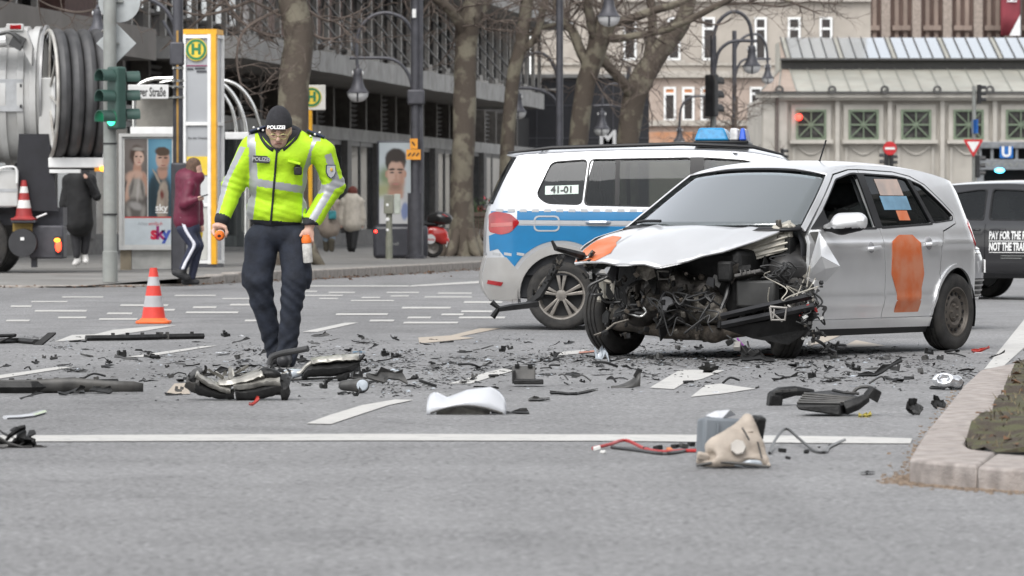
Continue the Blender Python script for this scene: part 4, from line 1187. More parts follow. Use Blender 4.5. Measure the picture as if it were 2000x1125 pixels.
for _ in range(420):
    c = Vector((r_.gauss(0, .2), r_.gauss(0, .2), .55 + abs(r_.gauss(.35, .22))))
    e = Euler((r_.uniform(0, 6), r_.uniform(0, 6), r_.uniform(0, 6))).to_matrix(); s_ = r_.uniform(.04, .09)
    (m2 if r_.random() < .22 and c.z > .8 else mb).add([c + e @ Vector((-s_, -s_ * .5, 0)), c + e @ Vector((s_, -s_ * .3, 0)), c + e @ Vector((s_ * .3, s_, 0))], [(0, 1, 2)])
mb.build('leaves', GL_, pl_); m2.build('blossom', FLW, pl_)
# ------------------------------------------------------------------ plane trees
def bark():
    m = pbr('plane_bark', (.135, .108, .085), .9, var=.3, scale=2.6, bump=.8, bscale=18, col2=(.20, .18, .135), detail=9, thr=(.47, .55), dirt=.75, dcol=(.085, .07, .056))
    return m
BARK = bark()
TWIG = pbr('twig_bark', (.12, .095, .08), .9, var=.25, scale=3)
def limb(fr, pts, seed, n=12, y0=0.):
    """pts: (px, py, radius px, depth offset)"""
    r_ = random.Random(seed)
    P = [Vector((fr.x(p[0]), y0 + (p[3] if len(p) > 3 else 0.), fr.z(p[1]))) for p in pts]
    S = smoothcurve(P, 7)
    rad = []
    for i in range(len(S)):
        t = i / 7; k = min(int(t), len(pts) - 2); f = t - k
        rad.append((pts[k][2] * (1 - f) + pts[k + 1][2] * f) * fr.k)
    mb = MB(); m = 14
    rows = []; prev = None
    ph = r_.uniform(0, 6)
    for i, p in enumerate(S):
        t = (S[min(i + 1, len(S) - 1)] - S[max(i - 1, 0)]).normalized()
        u = t.cross(Vector((0, 1, 0))).normalized() if prev is None else (prev - t * prev.dot(t)).normalized()
        prev = u; w_ = t.cross(u)
        row = []
        for j in range(m):
            a = 2 * PI * j / m
            rr = rad[i] * (1 + .07 * math.sin(3 * a + ph + i * .21) + .05 * math.sin(5 * a + i * .5 + ph) + r_.uniform(-.025, .025))
            row.append(p + u * rr * math.cos(a) + w_ * rr * math.sin(a))
        rows.append(row)
    mb.grid(rows, 0, None, True)
    mb.f.append(tuple(range((len(S) - 1) * m, len(S) * m))); mb.m.append(0)
    return mb, S, rad
def twigs(mb, p, d, L_, r, depth, rn):
    n = 5; pts = [p]; q = p.copy(); dd = d.normalized()
    for i in range(n):
        dd = (dd + Vector((rn.gauss(0, .22), rn.gauss(0, .22), rn.gauss(.03, .2)))).normalized()
        q = q + dd * (L_ / n); pts.append(q.copy())
        if depth > 0 and i > 0 and rn.random() < .85:
            e = (dd + Vector((rn.gauss(0, .8), rn.gauss(0, .8), rn.gauss(.1, .7)))).normalized()
            twigs(mb, q.copy(), e, L_ * rn.uniform(.45, .75), r * .6, depth - 1, rn)
    mb.tube(pts, [r * (1 - .75 * i / n) for i in range(n + 1)], 4 if r > .008 else 3, 0, False)
def tree(label, px, Y, z0, trunk, limbs, seed, flare=True, crown=True, twl=None, extra=()):
    fr = Fr(px, Y, z0); rn = random.Random(seed)
    t = root('plane_tree', label, 'tree', fr.o)
    mb, S, rad = limb(fr, trunk, seed)
    if flare:
        for k in range(6):
            a = k * PI / 3 + rn.uniform(-.3, .3); R0 = trunk[0][2] * fr.k
            mb.tube([(math.cos(a) * R0 * 1.7, math.sin(a) * R0 * 1.7, -.05), (math.cos(a) * R0 * 1.15, math.sin(a) * R0 * 1.15, .12), (math.cos(a) * R0 * .6, math.sin(a) * R0 * .6, .6)], [.05, .13, .12], 8)
    mb.build('trunk', BARK, t, True, 60)
    tw = MB()
    tips = [(S[-1], rad[-1])]
    for i, lb in enumerate(limbs):
        m, Sl, rl_ = limb(fr, lb, seed + i + 1)
        m.build('limb', BARK, t, True, 60)
        tips.append((Sl[-1], rl_[-1]))
        for q in range(4, len(Sl), 5):
            for _t in range(2 if Sl[q].z > 4.5 else 0):
                twigs(tw, Sl[q].copy(), Vector((rn.gauss(0, 1), rn.gauss(0, .8), rn.gauss(.3, .7))), rn.uniform(.8, 1.9), max(.012, rl_[q] * .22), 2, rn)
    if crown:
        for p, r in tips:
            for k in range(6):
                twigs(tw, p.copy(), Vector((rn.gauss(0, .7), rn.gauss(0, .7), 1.)), rn.uniform(2.5, 4.5), max(r * .55, .03), 3, rn)
    for e in extra:
        P = [Vector((fr.x(a), c, fr.z(b))) for a, b, c in e]
        Sx = smoothcurve(P, 5)
        tw.tube(Sx, [.035 * (1 - .8 * i / len(Sx)) for i in range(len(Sx))], 5, 0, False)
        for q in range(3, len(Sx), 2):
            twigs(tw, Sx[q].copy(), Vector((rn.gauss(0, 1), rn.gauss(0, .7), rn.gauss(0, .8))), rn.uniform(.4, 1.1), .014, 2, rn)
    tw.build('crown', TWIG, t)
    return t
tree('thick plane tree trunk with a long bark scar behind the officer', 572, 86, .12,
     [(572, 515, 36), (571, 400, 31), (570, 300, 30), (575, 180, 30), (584, 80, 29), (572, 0, 28), (560, -120, 25), (570, -260, 20)],
     [[(560, -100, 16), (500, -160, 12, .5), (430, -200, 8, 1)], [(570, -150, 16), (640, -230, 12, -.6), (700, -300, 8, -1)]], 11,
     extra=[[(548, 30, 0), (500, 5, -.3), (440, -20, -.5), (380, -40, -.6)], [(548, 70, 0), (500, 60, .2), (440, 20, .3), (400, -30, .5)], [(545, 20, -.2), (480, 60, -.3), (465, 120, -.3), (480, 190, -.2), (505, 228, -.2)],
            [(600, 20, 0), (640, 40, .2), (680, 30, .3), (720, 10, .4)], [(600, 60, 0), (630, 75, .1), (665, 70, .3), (690, 50, .3)], [(540, -20, 0), (400, 30, 0), (300, 0, 0), (220, 30, 0)], [(440, 0, 0), (360, 60, .2), (310, 100, .2)], [(300, -40, 0), (180, 20, 0), (110, 15, 0), (60, -10, 0)],
            [(420, -30, 0), (470, 40, 0), (520, 70, -.1), (545, 90, 0)]])
tree('plane tree with mottled flared trunk beside the red scooter', 905, 104, .12,
     [(905, 503, 29), (903, 470, 25), (902, 350, 22), (906, 220, 22), (911, 100, 21), (918, 40, 22), (925, 0, 18), (930, -80, 16), (925, -200, 12)],
     [[(908, 70, 13), (893, 38, 10, -.3), (868, 10, 10, -.5), (845, -8, 9, -.6), (800, -70, 7, -.8)], [(922, 60, 12), (938, 25, 10, .3), (955, -5, 9, .5), (985, -80, 7, .8)]], 21,
     extra=[[(845, 0, -.5), (820, 40, -.5), (815, 75, -.5), (850, 60, -.4)], [(940, 25, 0), (965, 40, .3), (1000, 40, .3), (1010, 60, .3)]])
tree('slender plane tree leaning right, its base behind the police car', 990, 120, .12,
     [(986, 490, 16), (988, 400, 15), (991, 300, 14), (995, 215, 13), (1004, 140, 13), (1018, 85, 13), (1030, 0, 12), (1035, -90, 10), (1030, -220, 7)],
     [[(1015, 105, 6), (1040, 82, 7, -.2), (1052, 55, 7, -.3), (1062, 10, 7, -.4), (1080, -50, 6, -.4)], [(1000, 160, 3), (1030, 70, 4, .3), (1090, 45, 4, .4), (1110, 40, 3, .4)]], 31, flare=False)
tree('plane tree with a sawn-off main limb and long side branches', 1130, 112, .12,
     [(1127, 495, 24), (1126, 400, 22), (1128, 285, 19), (1140, 190, 18), (1155, 130, 19), (1172, 75, 21), (1186, 30, 22)],
     [[(1180, 70, 10), (1205, 76, 8, -.2), (1235, 72, 7, -.3), (1290, 62, 7, -.4), (1345, 40, 7, -.5), (1400, 12, 6, -.5), (1460, -12, 5, -.6), (1540, 5, 3, -.7)],
      [(1190, 45, 11), (1225, 38, 9, .3), (1275, 20, 8, .5), (1335, 0, 7, .6), (1420, -50, 6, .8)],
      [(1150, 130, 11), (1132, 95, 10, .2), (1118, 60, 9, .3), (1100, 40, 8, .3), (1082, -20, 7, .4), (1060, -120, 5, .4)], [(1165, 90, 9), (1150, 30, 8, -.3), (1145, -60, 7, -.4)]], 41, flare=False, crown=False,
     extra=[[(1400, 12, -.5), (1460, 8, -.5), (1520, 15, -.6), (1580, 5, -.6), (1640, 12, -.6)], [(1345, 40, -.5), (1400, 50, -.5), (1440, 30, -.5)], [(1540, 5, -.6), (1575, 20, -.6), (1600, 30, -.6)], [(1460, 5, -.5), (1520, -10, -.6), (1600, -15, -.6), (1640, 5, -.6)]])
tree('forked plane tree leaning right in front of the black corner building', 1225, 122, .12,
     [(1222, 480, 27), (1222, 380, 25), (1225, 280, 22), (1236, 200, 22), (1260, 145, 23), (1292, 98, 19), (1325, 55, 17), (1345, 0, 14), (1355, -90, 11)],
     [[(1238, 195, 12), (1222, 168, 10, -.3), (1195, 138, 9, -.4), (1178, 118, 9, -.5), (1172, 90, 7, -.5)], [(1256, 150, 12), (1268, 100, 10, .3), (1275, 40, 9, .4), (1268, -30, 8, .5), (1250, -120, 6, .5)]], 51, flare=False)
# bare small trees by the station
for k, (px, Y, lab) in enumerate([(1436, 165, 'thin bare street tree by the slim street lamp'), (1352, 235, 'bare young tree before the beige stone house')]):
    fr = Fr(px, Y, .1); rn = random.Random(70 + k)
    t = root('bare_tree', lab, 'tree', fr.o)
    MB().tube([(0, 0, 0), (.03, 0, 1.5), (-.02, 0, 3.2), (.05, 0, 5.2)], [.09, .07, .055, .03], 8).build('trunk', TWIG, t, True)
    tw = MB()
    for q in range(16):
        z = rn.uniform(2.0, 5.2)
        twigs(tw, Vector((0, 0, z)), Vector((rn.gauss(0, 1), rn.gauss(0, .7), .7)), rn.uniform(.8, 1.7), .028, 3, rn)
    tw.build('crown', TWIG, t)
# ------------------------------------------------------------------ vehicles
RUB = pbr('tyre_rubber', (.028, .027, .026), .85, var=.3, scale=12, bump=.3, bscale=90, dirt=.5, dcol=(.07, .062, .052))
ALLOY = pbr('alloy', (.29, .27, .245), .38, .7, var=.18, scale=14, dirt=.5, dcol=(.14, .11, .085))
STWH = pbr('steel_wheel', (.13, .115, .10), .6, .4, var=.2, scale=14, dirt=.5, dcol=(.07, .06, .05))
SILVER = pbr('silver_paint', (.80, .805, .81), .33, .72, var=.03, scale=2, coat=.5, dirt=.16, dcol=(.33, .31, .28))
SILVER2 = pbr('police_silver', (.52, .53, .55), .34, .7, var=.03, scale=2, coat=.6, dirt=.12, dcol=(.4, .38, .35))
GREYB = pbr('bumper_silver', (.36, .355, .345), .42, .2, var=.06, scale=3, coat=.3, dirt=.5, dcol=(.23, .21, .185))
PBLUE = pbr('police_blue', (.001, .145, .33), .45, var=.06, coat=.15)
REFL = pbr('reflective_grey', (.36, .37, .38), .45, var=.05)
BLKC = pbr('black_car_paint', (.016, .016, .018), .22, .2, var=.1, coat=.6)
TRIMB = pbr('black_trim', (.010, .010, .011), .4, var=.2, spec=.3)
CABIN = pbr('cabin_dark', (.022, .023, .026), .8, var=.25)
SEATM = pbr('seat_fabric', (.018, .018, .02), .9, var=.25, scale=20)
CGLS = glass('car_glass', (.40, .45, .43), .6, .015, .9)
PGLS = glass('police_glass', (.34, .39, .37), .45, .015, .88)
CGLD = glass('privacy_glass', (.20, .21, .21), .6, .015, .8)
WSGL = glass('windscreen_glass', (.74, .82, .80), 3.0, .04, .84, (.40, .47, .46))  # pale diffuse base paints sky haze into the pane, mirror share raised
TAILR = pbr('tail_lens', (.30, .008, .012), .12, var=.2, scale=9, coat=.8)
HLENS = pbr('head_lens', (.5, .52, .54), .12, .3, var=.3, scale=9, coat=.8)
WHT = pbr('white_paint_car', (.74, .745, .75), .3, var=.03, coat=.6)
def tab(pts):
    xs = np.array([p[0] for p in pts], float); ys = np.array([p[1] for p in pts], float)
    X = np.linspace(xs[0] - .3, xs[-1] + .3, 600); Y = np.interp(X, xs, ys)
    lo = X < xs[0]; hi = X > xs[-1]
    Y[lo] = ys[0] + (X[lo] - xs[0]) * (ys[1] - ys[0]) / (xs[1] - xs[0]); Y[hi] = ys[-1] + (X[hi] - xs[-1]) * (ys[-1] - ys[-2]) / (xs[-1] - xs[-2])
    h = X[1] - X[0]; k = max(3, int(.05 / h)); g = np.exp(-.5 * (np.arange(-2 * k, 2 * k + 1) / k) ** 2); g /= g.sum()
    Y = np.convolve(np.pad(Y, 2 * k, mode='reflect', reflect_type='odd'), g, 'valid')
    return lambda v: np.interp(v, X, Y)
class Car:
    def __init__(s, rt, zt, xt, ridge=()):
        s.r = rt; s.zf = tab(zt); s.xf = tab(xt); s.ridge = ridge
    def W(s, x, z):
        w_ = s.zf(z) - s.xf(x)
        for (z0, a, wd) in s.ridge: w_ = w_ + a * np.exp(-((z - z0) / wd) ** 2)
        return float(w_)
    def panel(s, name, poly, m, side, off=0., th=.012, holes=(), step=.05, parent=None, round_=0):
        if round_: poly = rnd(poly, round_)
        V, F = fill2d(poly, holes, step)
        vs = [Vector((x, side * (s.W(x, z) + off), z)) for x, z in V]
        h = .012
        ns = [Vector((-(s.W(x + h, z) - s.W(x - h, z)) / (2 * h), side, -(s.W(x, z + h) - s.W(x, z - h)) / (2 * h))).normalized() for x, z in V]
        fs = []; cnt = {}
        for f in F:
            a, b, c = [V[i] for i in f]
            ccw = (b[0] - a[0]) * (c[1] - a[1]) - (c[0] - a[0]) * (b[1] - a[1]) > 0
            f = f if (ccw == (side < 0)) else f[::-1]
            fs.append(f)
            for e in ((f[0], f[1]), (f[1], f[2]), (f[2], f[0])): cnt[e] = 1
        for (a, b) in list(cnt):
            if (b, a) in cnt: continue
            o = len(vs); en = (vs[b] - vs[a]).cross(ns[a]).normalized()
            vs += [vs[b], vs[a], vs[a] - ns[a] * th, vs[b] - ns[b] * th]; ns += [en] * 4
            fs.append((o, o + 1, o + 2, o + 3))
        me = MB().add(vs, fs).mesh(name, m, False)
        me.shade_smooth()
        me.normals_split_custom_set_from_vertices([tuple(n) for n in ns])
        return obj(name, me, parent or s.r)
    def shell(s, name, E, C, m, th=.012, n=16, pw=2.4, y0=-1, y1=1, parent=None, k=5, inset=0.):
        """skin across the car between the two side edges E (x,z) and the centre line C (x,z)"""
        Es = smoothcurve([(e[0], 0, e[1]) for e in E], k); Cs = smoothcurve([(c[0], 0, c[1]) for c in C], k)
        rows = []
        for e, c in zip(Es, Cs):
            w_ = s.W(e.x, e.z) - inset; row = []
            for j in range(n + 1):
                u = y0 + (y1 - y0) * j / n; q = 1 - abs(u) ** pw
                row.append((e.x + (c.x - e.x) * q, u * w_, e.z + (c.z - e.z) * q))
            rows.append(row)
        mb = MB().grid(rows)
        a, b, c = [Vector(mb.v[i]) for i in mb.f[len(mb.f) // 2][:3]]
        nn = (b - a).cross(c - a); mid = Vector((0, 0, .6))
        if nn.dot(a - mid) < 0: mb.f = [f[::-1] for f in mb.f]
        return mb.build(name, m, parent or s.r, True, 40, solid=th)
def wheel(parent, loc, r, w_, rr, side, style, rot=(0, 0, 0), spin=0.):
    W_ = bpy.data.objects.new('wheel', None); COL.objects.link(W_); W_.parent = parent; W_.location = loc; W_.rotation_euler = rot
    M = Euler((R(90) * (1 if side < 0 else -1), 0, 0)).to_matrix().to_4x4()
    h = w_ / 2
    pr = [(rr - .012, -h + .02), (rr + .01, -h + .004), (r - .035, -h), (r - .012, -h + .012), (r - .002, -h + .035)]
    for g in (-.035, 0, .035): pr += [(r, g - .008), (r - .009, g - .006), (r - .009, g + .006), (r, g + .008)]
    pr += [(r - .002, h - .035), (r - .012, h - .012), (r - .035, h), (rr + .01, h - .004), (rr - .012, h - .02)]
    MB().lathe(pr, 48, M).build('tyre', RUB, W_, True, 50)
    if style == 'alloy':
        MB().lathe([(rr, h - .01), (rr + .006, h - .004), (rr - .008, h - .006), (rr - .018, h - .03), (rr - .03, -h + .03)], 48, M).build('rim', ALLOY, W_, True)
        MB().lathe([(rr - .02, -.02), (.05, -.03), (0, -.03)], 32, M).build('brake_shadow', BLKP, W_, True)
        MB().lathe([(.052, h - .05), (.05, h - .026), (.03, h - .022), (0, h - .021)], 24, M).build('hub_cap', ALLOY, W_, True)
        for i in range(5):
            for d in (-.17, .17):
                a = spin + i * 2 * PI / 5 + d
                p = [(.045, -.010), (rr - .008, -.019), (rr - .008, .019), (.045, .010)]
                Ms = M @ Matrix.Rotation(a, 4, 'Z')
                MB().prism(p, h - .055, h - .022, Ms).build('spoke', ALLOY, W_, bevel=.006)
    else:
        MB().lathe([(rr + .004, h - .006), (rr - .006, h - .004), (rr - .014, h - .03), (rr - .03, h - .05), (rr - .045, h - .04), (rr * .55, h - .02), (rr * .42, h - .035), (.075, h - .045), (.07, h - .03), (0, h - .03)], 48, M).build('rim', STWH, W_, True, 30)
        for i in range(14):
            a = spin + i * 2 * PI / 14; q = rr * .74
            Mh = M @ Matrix.Translation((q * math.cos(a), q * math.sin(a), h - .0355))
            MB().lathe([(0, .010), (.014, .010), (.015, .0)], 10, Mh).build('vent_hole', DARKB, W_)
        for i in range(5):
            a = i * 2 * PI / 5
            Mh = M @ Matrix.Translation((.052 * math.cos(a), .052 * math.sin(a), h - .032))
            MB().lathe([(0, .022), (.011, .022), (.012, 0)], 6, Mh).build('bolt', STWH, W_)
    return W_
def seat(parent, x, y, m=SEATM, s=1.):
    b = soft('seat', sdf([('c', (x - .02, y - .17, .50), (x + .34, y - .17, .52), .09, .09), ('c', (x - .02, y + .17, .50), (x + .34, y + .17, .52), .09, .09), ('c', (x - .02, y, .5), (x + .34, y, .52), .11, .11),
        ('c', (x - .05, y - .14, .55), (x - .24, y - .13, 1.02), .085, .07), ('c', (x - .05, y + .14, .55), (x - .24, y + .13, 1.02), .085, .07), ('c', (x - .05, y, .55), (x - .24, y, 1.02), .1, .09)], .03, .05), m, parent)
    soft('headrest', sdf([('c', (x - .26, y - .08, 1.2), (x - .26, y + .08, 1.2), .085, .085, (.7, 1, 1.15))], .02, .02), m, b)
    for q in (-.06, .06): MB().tube([(x - .25, y + q, 1.0), (x - .26, y + q, 1.15)], .008, 6).build('headrest_post', STEEL, b)
    return b

# ================================================================== police van
bz_ = R(5)
tv = root('police_car', 'silver and blue police van with light bar behind the wrecked hatchback', 'police car', (1.913, 42.75, 0), -bz_)
T = Car(tv, [(.15, .82), (.25, .865), (.4, .90), (.6, .915), (.9, .91), (1.08, .89), (1.2, .86), (1.4, .80), (1.58, .735), (1.68, .66)],
        [(-2.16, .34), (-2.1, .2), (-2.0, .11), (-1.8, .045), (-1.5, .012), (-1.0, 0), (.6, 0), (1.2, .02), (1.8, .09), (2.1, .2), (2.3, .40)], [(1.0, .006, .09), (.45, .008, .09)])
path = [(-2.06, .27), (-2.13, .38), (-2.145, .50), (-2.09, .68), (-2.075, .88), (-2.06, 1.02), (-2.035, 1.15), (-1.93, 1.38), (-1.82, 1.585), (-1.6, 1.605), (-1.0, 1.635), (-.3, 1.64), (.3, 1.615), (.66, 1.545), (1.05, 1.30), (1.42, 1.06), (1.8, .98), (2.1, .88), (2.26, .72), (2.32, .52), (2.28, .27)]
AW, AR = .318, .385
arch_r = arc(-1.395, AW, AR, 0, 180, 20); arch_f = arc(1.395, AW, AR, 0, 180, 20)
bot = [(2.28, .27), (1.395 + AR, .25)] + arch_f + [(1.395 - AR, .24), (-1.395 + AR, .24)] + arch_r + [(-1.395 - AR, .25), (-2.06, .27)]
Wq = [(-1.625, 1.235), (-1.49, 1.53), (-1.165, 1.555), (-1.212, 1.148), (-1.53, 1.158)]
Wr = [(-1.175, 1.145), (-1.13, 1.555), (-.21, 1.57), (-.19, 1.125)]
Wf = [(-.10, 1.12), (-.11, 1.57), (.28, 1.545), (.58, 1.46), (1.12, 1.14), (1.12, 1.10)]
door_r = [(-1.215, 1.13), (-1.19, .95), (-1.02, .74), (-.975, .60), (-.93, .36), (-.20, .36), (-.165, 1.0), (-.165, 1.60), (-1.10, 1.585)]
door_f = [(-.155, .36), (.92, .36), (.98, .7), (1.16, 1.02), (1.16, 1.12), (.62, 1.49), (.3, 1.575), (-.155, 1.60)]
for sd in (-1, 1):
    outline = path + bot[1:-1]
    T.panel('body_side', outline, SILVER2, sd, 0, .012, [rnd(Wq, .05), door_r, door_f], .04)
    dr = T.panel('rear_door', [(p[0] * .997 - .002, p[1]) for p in door_r], SILVER2, sd, 0, .012, [rnd(Wr, .05)], .04)
    df_ = T.panel('front_door', [(p[0] + .004, p[1]) for p in door_f], SILVER2, sd, 0, .012, [rnd(Wf, .05)], .04)
    for nm, w_, g in (('quarter_window', Wq, CGLD), ('rear_door_window', Wr, PGLS), ('front_door_window', Wf, PGLS)):
        T.panel(nm, rnd(w_, .05), g, sd, -.012, .003, (), .08)
        big = [(p[0] + (p[0] - sum(q[0] for q in w_) / len(w_)) * .035, p[1] + (p[1] - sum(q[1] for q in w_) / len(w_)) * .05) for p in w_]
        T.panel('window_seal', rnd(big, .055), TRIMB, sd, .003, .02, [rnd(w_, .05)], .1)
    T.panel('inner_trim', [(p[0] * .985, min(p[1], 1.60)) for p in path[4:17]] + [(1.7, .5), (-1.95, .5)], CABIN, sd, -.045, .01, [rnd(Wq, .05), rnd(Wr, .05), rnd(Wf, .05)], .09)
    T.panel('window_divider', [(-.905, 1.135), (-.865, 1.135), (-.865, 1.56), (-.905, 1.56)], TRIMB, sd, -.006, .01)
    T.panel('pillar_trim', [(-.215, 1.11), (-.09, 1.11), (-.10, 1.58), (-.225, 1.58)], TRIMB, sd, .002, .01)
    # livery
    def blue(name, poly, m=PBLUE, o=.004): T.panel(name, poly, m, sd, o, .002, (), .035)
    blue('blue_band', [(-1.80, 1.005), (-1.80, 1.09), (1.25, 1.06), (1.25, .985)])
    blue('blue_band', [(-1.95, .90), (-1.80, .955), (1.3, .93), (1.3, .62), (-.95, .66), (-1.0, .76)] + [(x, z) for x, z in arc(-1.395, AW, .50, 42, 150, 16)] + [(-1.98, .74), (-2.06, .72), (-2.07, .86)])
    blue('blue_band', [(-2.05, 1.085), (-1.83, 1.09), (-1.83, 1.075), (-2.05, 1.07)])
    blue('reflective_line', [(-1.78, .965), (-1.78, .995), (1.25, .975), (1.25, .945)], REFL)
    x = -2.0
    while x < 1.0:
        blue('reflective_block', [(x, 1.078), (x + .066, 1.078), (x + .066, 1.105), (x, 1.105)], REFL, .006); x += .112
    for x in (-2.03, -1.92, -1.80): blue('reflective_block', [(x, .685), (x + .07, .675), (x + .07, .70), (x, .71)], REFL, .006)
    T.panel('wheel_arch_lip', arc(-1.395, AW, AR + .075, -5, 185, 26) + arc(-1.395, AW, AR - .005, 185, -5, 26), GREYB, sd, .008, .02)
    T.panel('wheel_arch_lip', arc(1.395, AW, AR + .06, -5, 185, 26) + arc(1.395, AW, AR - .005, 185, -5, 26), GREYB, sd, .008, .02)
    T.panel('bumper_side', [(-2.06, .275), (-2.125, .38), (-2.14, .50), (-2.09, .66), (-1.90, .665), (-1.84, .60)] + arc(-1.395, AW, AR + .07, 150, 190, 8) + [(-1.85, .27)], GREYB, sd, .006, .012)
    T.panel('reflector', [(-2.09, .42), (-2.08, .455), (-1.93, .435), (-1.95, .40)], TAILR, sd, .012, .008)
    T.panel('tail_light', rnd([(-2.07, .895), (-2.075, 1.06), (-2.0, 1.085), (-1.86, 1.06), (-1.77, .985), (-1.86, .89), (-1.95, .87)], .03), TAILR, sd, .008, .02)
    T.panel('tail_light_strip', [(-2.05, .94), (-2.05, .975), (-1.84, .985), (-1.84, .95)], pbr('tail_pale', (.42, .1, .09), .15, coat=.6), sd, .0105, .004)
    T.panel('fuel_flap', rnd([(-1.645, .90), (-1.645, 1.045), (-1.405, 1.045), (-1.405, .90)], .05), REFL, sd, .008, .002, [rnd([(-1.632, .913), (-1.632, 1.032), (-1.418, 1.032), (-1.418, .913)], .045)])
    for p in (-1.06, .0):
        hb = MB().tube([(p - .10, sd * (T.W(p, .985) + .004), .985), (p - .07, sd * (T.W(p, .985) + .035), .985), (p + .08, sd * (T.W(p, .985) + .035), .985), (p + .11, sd * (T.W(p, .985) + .004), .985)], .016, 8).build('door_handle', SILVER2, tv, True)
    MB().tube([(-1.9, sd * (T.W(-1.6, 1.6) - .05), 1.62), (-1.5, sd * (T.W(-1.5, 1.6) - .02), 1.665), (-.3, sd * (T.W(0, 1.62) - .02), 1.70), (.35, sd * (T.W(0, 1.62) - .03), 1.67), (.62, sd * (T.W(.6, 1.6) - .07), 1.60)], [.01, .018, .018, .018, .01], 8).build('roof_rail', TRIMB, tv, True)
    T.panel('sill', [(-1.0, .245), (-1.0, .33), (1.0, .33), (1.0, .245)], TRIMB, sd, .004, .012)
    for wx in (-1.395, 1.395):
        MB().lathe([(.40, -.26), (.40, .02)], 24, Matrix.Translation((wx, sd * .84, AW)) @ Euler((R(90) * (1 if sd < 0 else -1), 0, 0)).to_matrix().to_4x4(), 0, R(-10) if sd < 0 else R(170), R(190) if sd < 0 else R(370)).build('wheel_well', TRIMB, tv)
        wheel(tv, (wx, sd * .775, AW), .318, .205, .215, sd, 'alloy', spin=.3)
T.shell('rear_bumper', path[0:4], [(-2.1, .25), (-2.2, .38), (-2.215, .5), (-2.17, .68)], GREYB)
T.shell('tailgate', path[3:7], [(-2.17, .68), (-2.17, .88), (-2.16, 1.02), (-2.13, 1.15)], SILVER2)
T.shell('rear_window', path[6:9], [(-2.13, 1.15), (-2.02, 1.4), (-1.9, 1.6)], CGLD, inset=-.004)
T.shell('roof_spoiler', [(-1.82, 1.585), (-1.75, 1.595), (-1.6, 1.605)], [(-1.95, 1.61), (-1.8, 1.655), (-1.6, 1.675)], SILVER2, pw=4)
T.shell('roof', path[9:14], [(-1.6, 1.672), (-1.0, 1.69), (-.3, 1.695), (.2, 1.685), (.55, 1.63)], SILVER2)
T.shell('headliner', [(p[0], p[1] - .045) for p in path[9:14]], [(-1.6, 1.63), (-1.0, 1.65), (-.3, 1.655), (.2, 1.645), (.5, 1.585)], CABIN, inset=.03)
T.shell('windscreen', path[13:16], [(.55, 1.63), (1.05, 1.32), (1.5, 1.08)], CGLS)
T.shell('hood', path[15:18], [(1.5, 1.08), (1.85, 1.02), (2.2, .90)], SILVER2)
T.shell('front_bumper', path[17:21], [(2.2, .90), (2.40, .74), (2.45, .52), (2.40, .27)], SILVER2)
def T_front(u, z):     # point on the nose
    E = [(2.1, .88), (2.26, .72), (2.32, .52), (2.28, .27)]; C = [(2.2, .90), (2.40, .74), (2.45, .52), (2.40, .27)]
    ze = np.array([e[1] for e in E])[::-1]
    ex = np.interp(z, ze, np.array([e[0] for e in E])[::-1]); cx_ = np.interp(z, np.array([c[1] for c in C])[::-1], np.array([c[0] for c in C])[::-1])
    q = 1 - abs(u) ** 2.4
    return Vector((ex + (cx_ - ex) * q, u * T.W(ex, z), z))
for z0, z1, nm in [(.78, .80, 'grille_slat'), (.735, .755, 'grille_slat'), (.69, .71, 'grille_slat')]:
    MB().grid([[T_front(u, z) + Vector((.012, 0, 0)) for u in np.linspace(-.62, .62, 16)] for z in (z0, z1)]).build(nm, CHROME, tv, True, solid=.01)
MB().grid([[T_front(u, z) + Vector((.006, 0, 0)) for u in np.linspace(-.66, .66, 16)] for z in (.66, .82)]).build('grille', TRIMB, tv, True)
MB().grid([[T_front(u, z) + Vector((.008, 0, 0)) for u in np.linspace(-.9, .9, 20)] for z in (.30, .38, .47)]).build('lower_grille', TRIMB, tv, True)
for k in range(4):
    MB().grid([[T_front(u, z) + Vector((.016, -.004, 0)) for u in np.linspace(-.92, .92, 20)] for z in (.31 + k * .045, .325 + k * .045)]).build('grille_slat', GREYB, tv, True)
for sd in (-1, 1):
    MB().grid([[T_front(sd * u, z) + Vector((.012, sd * .008, 0)) for u in np.linspace(.64, 1.0, 10)] for z in (.70, .76, .84)]).build('headlight', HLENS, tv, True)
    T.panel('headlight_side', [(1.98, .80), (2.08, .90), (2.18, .80), (2.2, .72), (2.1, .73)], HLENS, sd, .006, .01)
np_ = MB().box(T_front(0, .58) + Vector((.02, 0, 0)), (.015, .52, .115)).build('number_plate', WPL, tv)
text('B', .1, BLKP, 'plate_lettering', np_, T_front(0, .58) + Vector((.029, 0, 0)), (R(90), 0, R(90)), .001)
# light bar
LBL = pbr('blue_lens', (.015, .22, .45), .2, var=.2, scale=20, coat=.5, emit=.04)
lb = MB().box((.05, 0, 1.715), (.5, 1.15, .03)).build('light_bar_base', TRIMB, tv, bevel=.01)
MB().box((-.04, 0, 1.79), (.32, 1.12, .12), None, 0, None, (.72, .94)).build('blue_dome', LBL, lb, bevel=.02)
MB().box((.165, 0, 1.79), (.085, 1.1, .115), None, 0, None, (.8, .95)).build('clear_dome', pbr('clear_lens', (.5, .5, .5), .1, var=.3, scale=12, coat=.5), lb, bevel=.015)
MB().box((.245, 0, 1.79), (.07, 1.08, .115), None, 0, None, (.5, .95)).build('blue_dome', pbr('deep_blue_lens', (.01, .08, .5), .15, coat=.6, emit=.03), lb, bevel=.015)
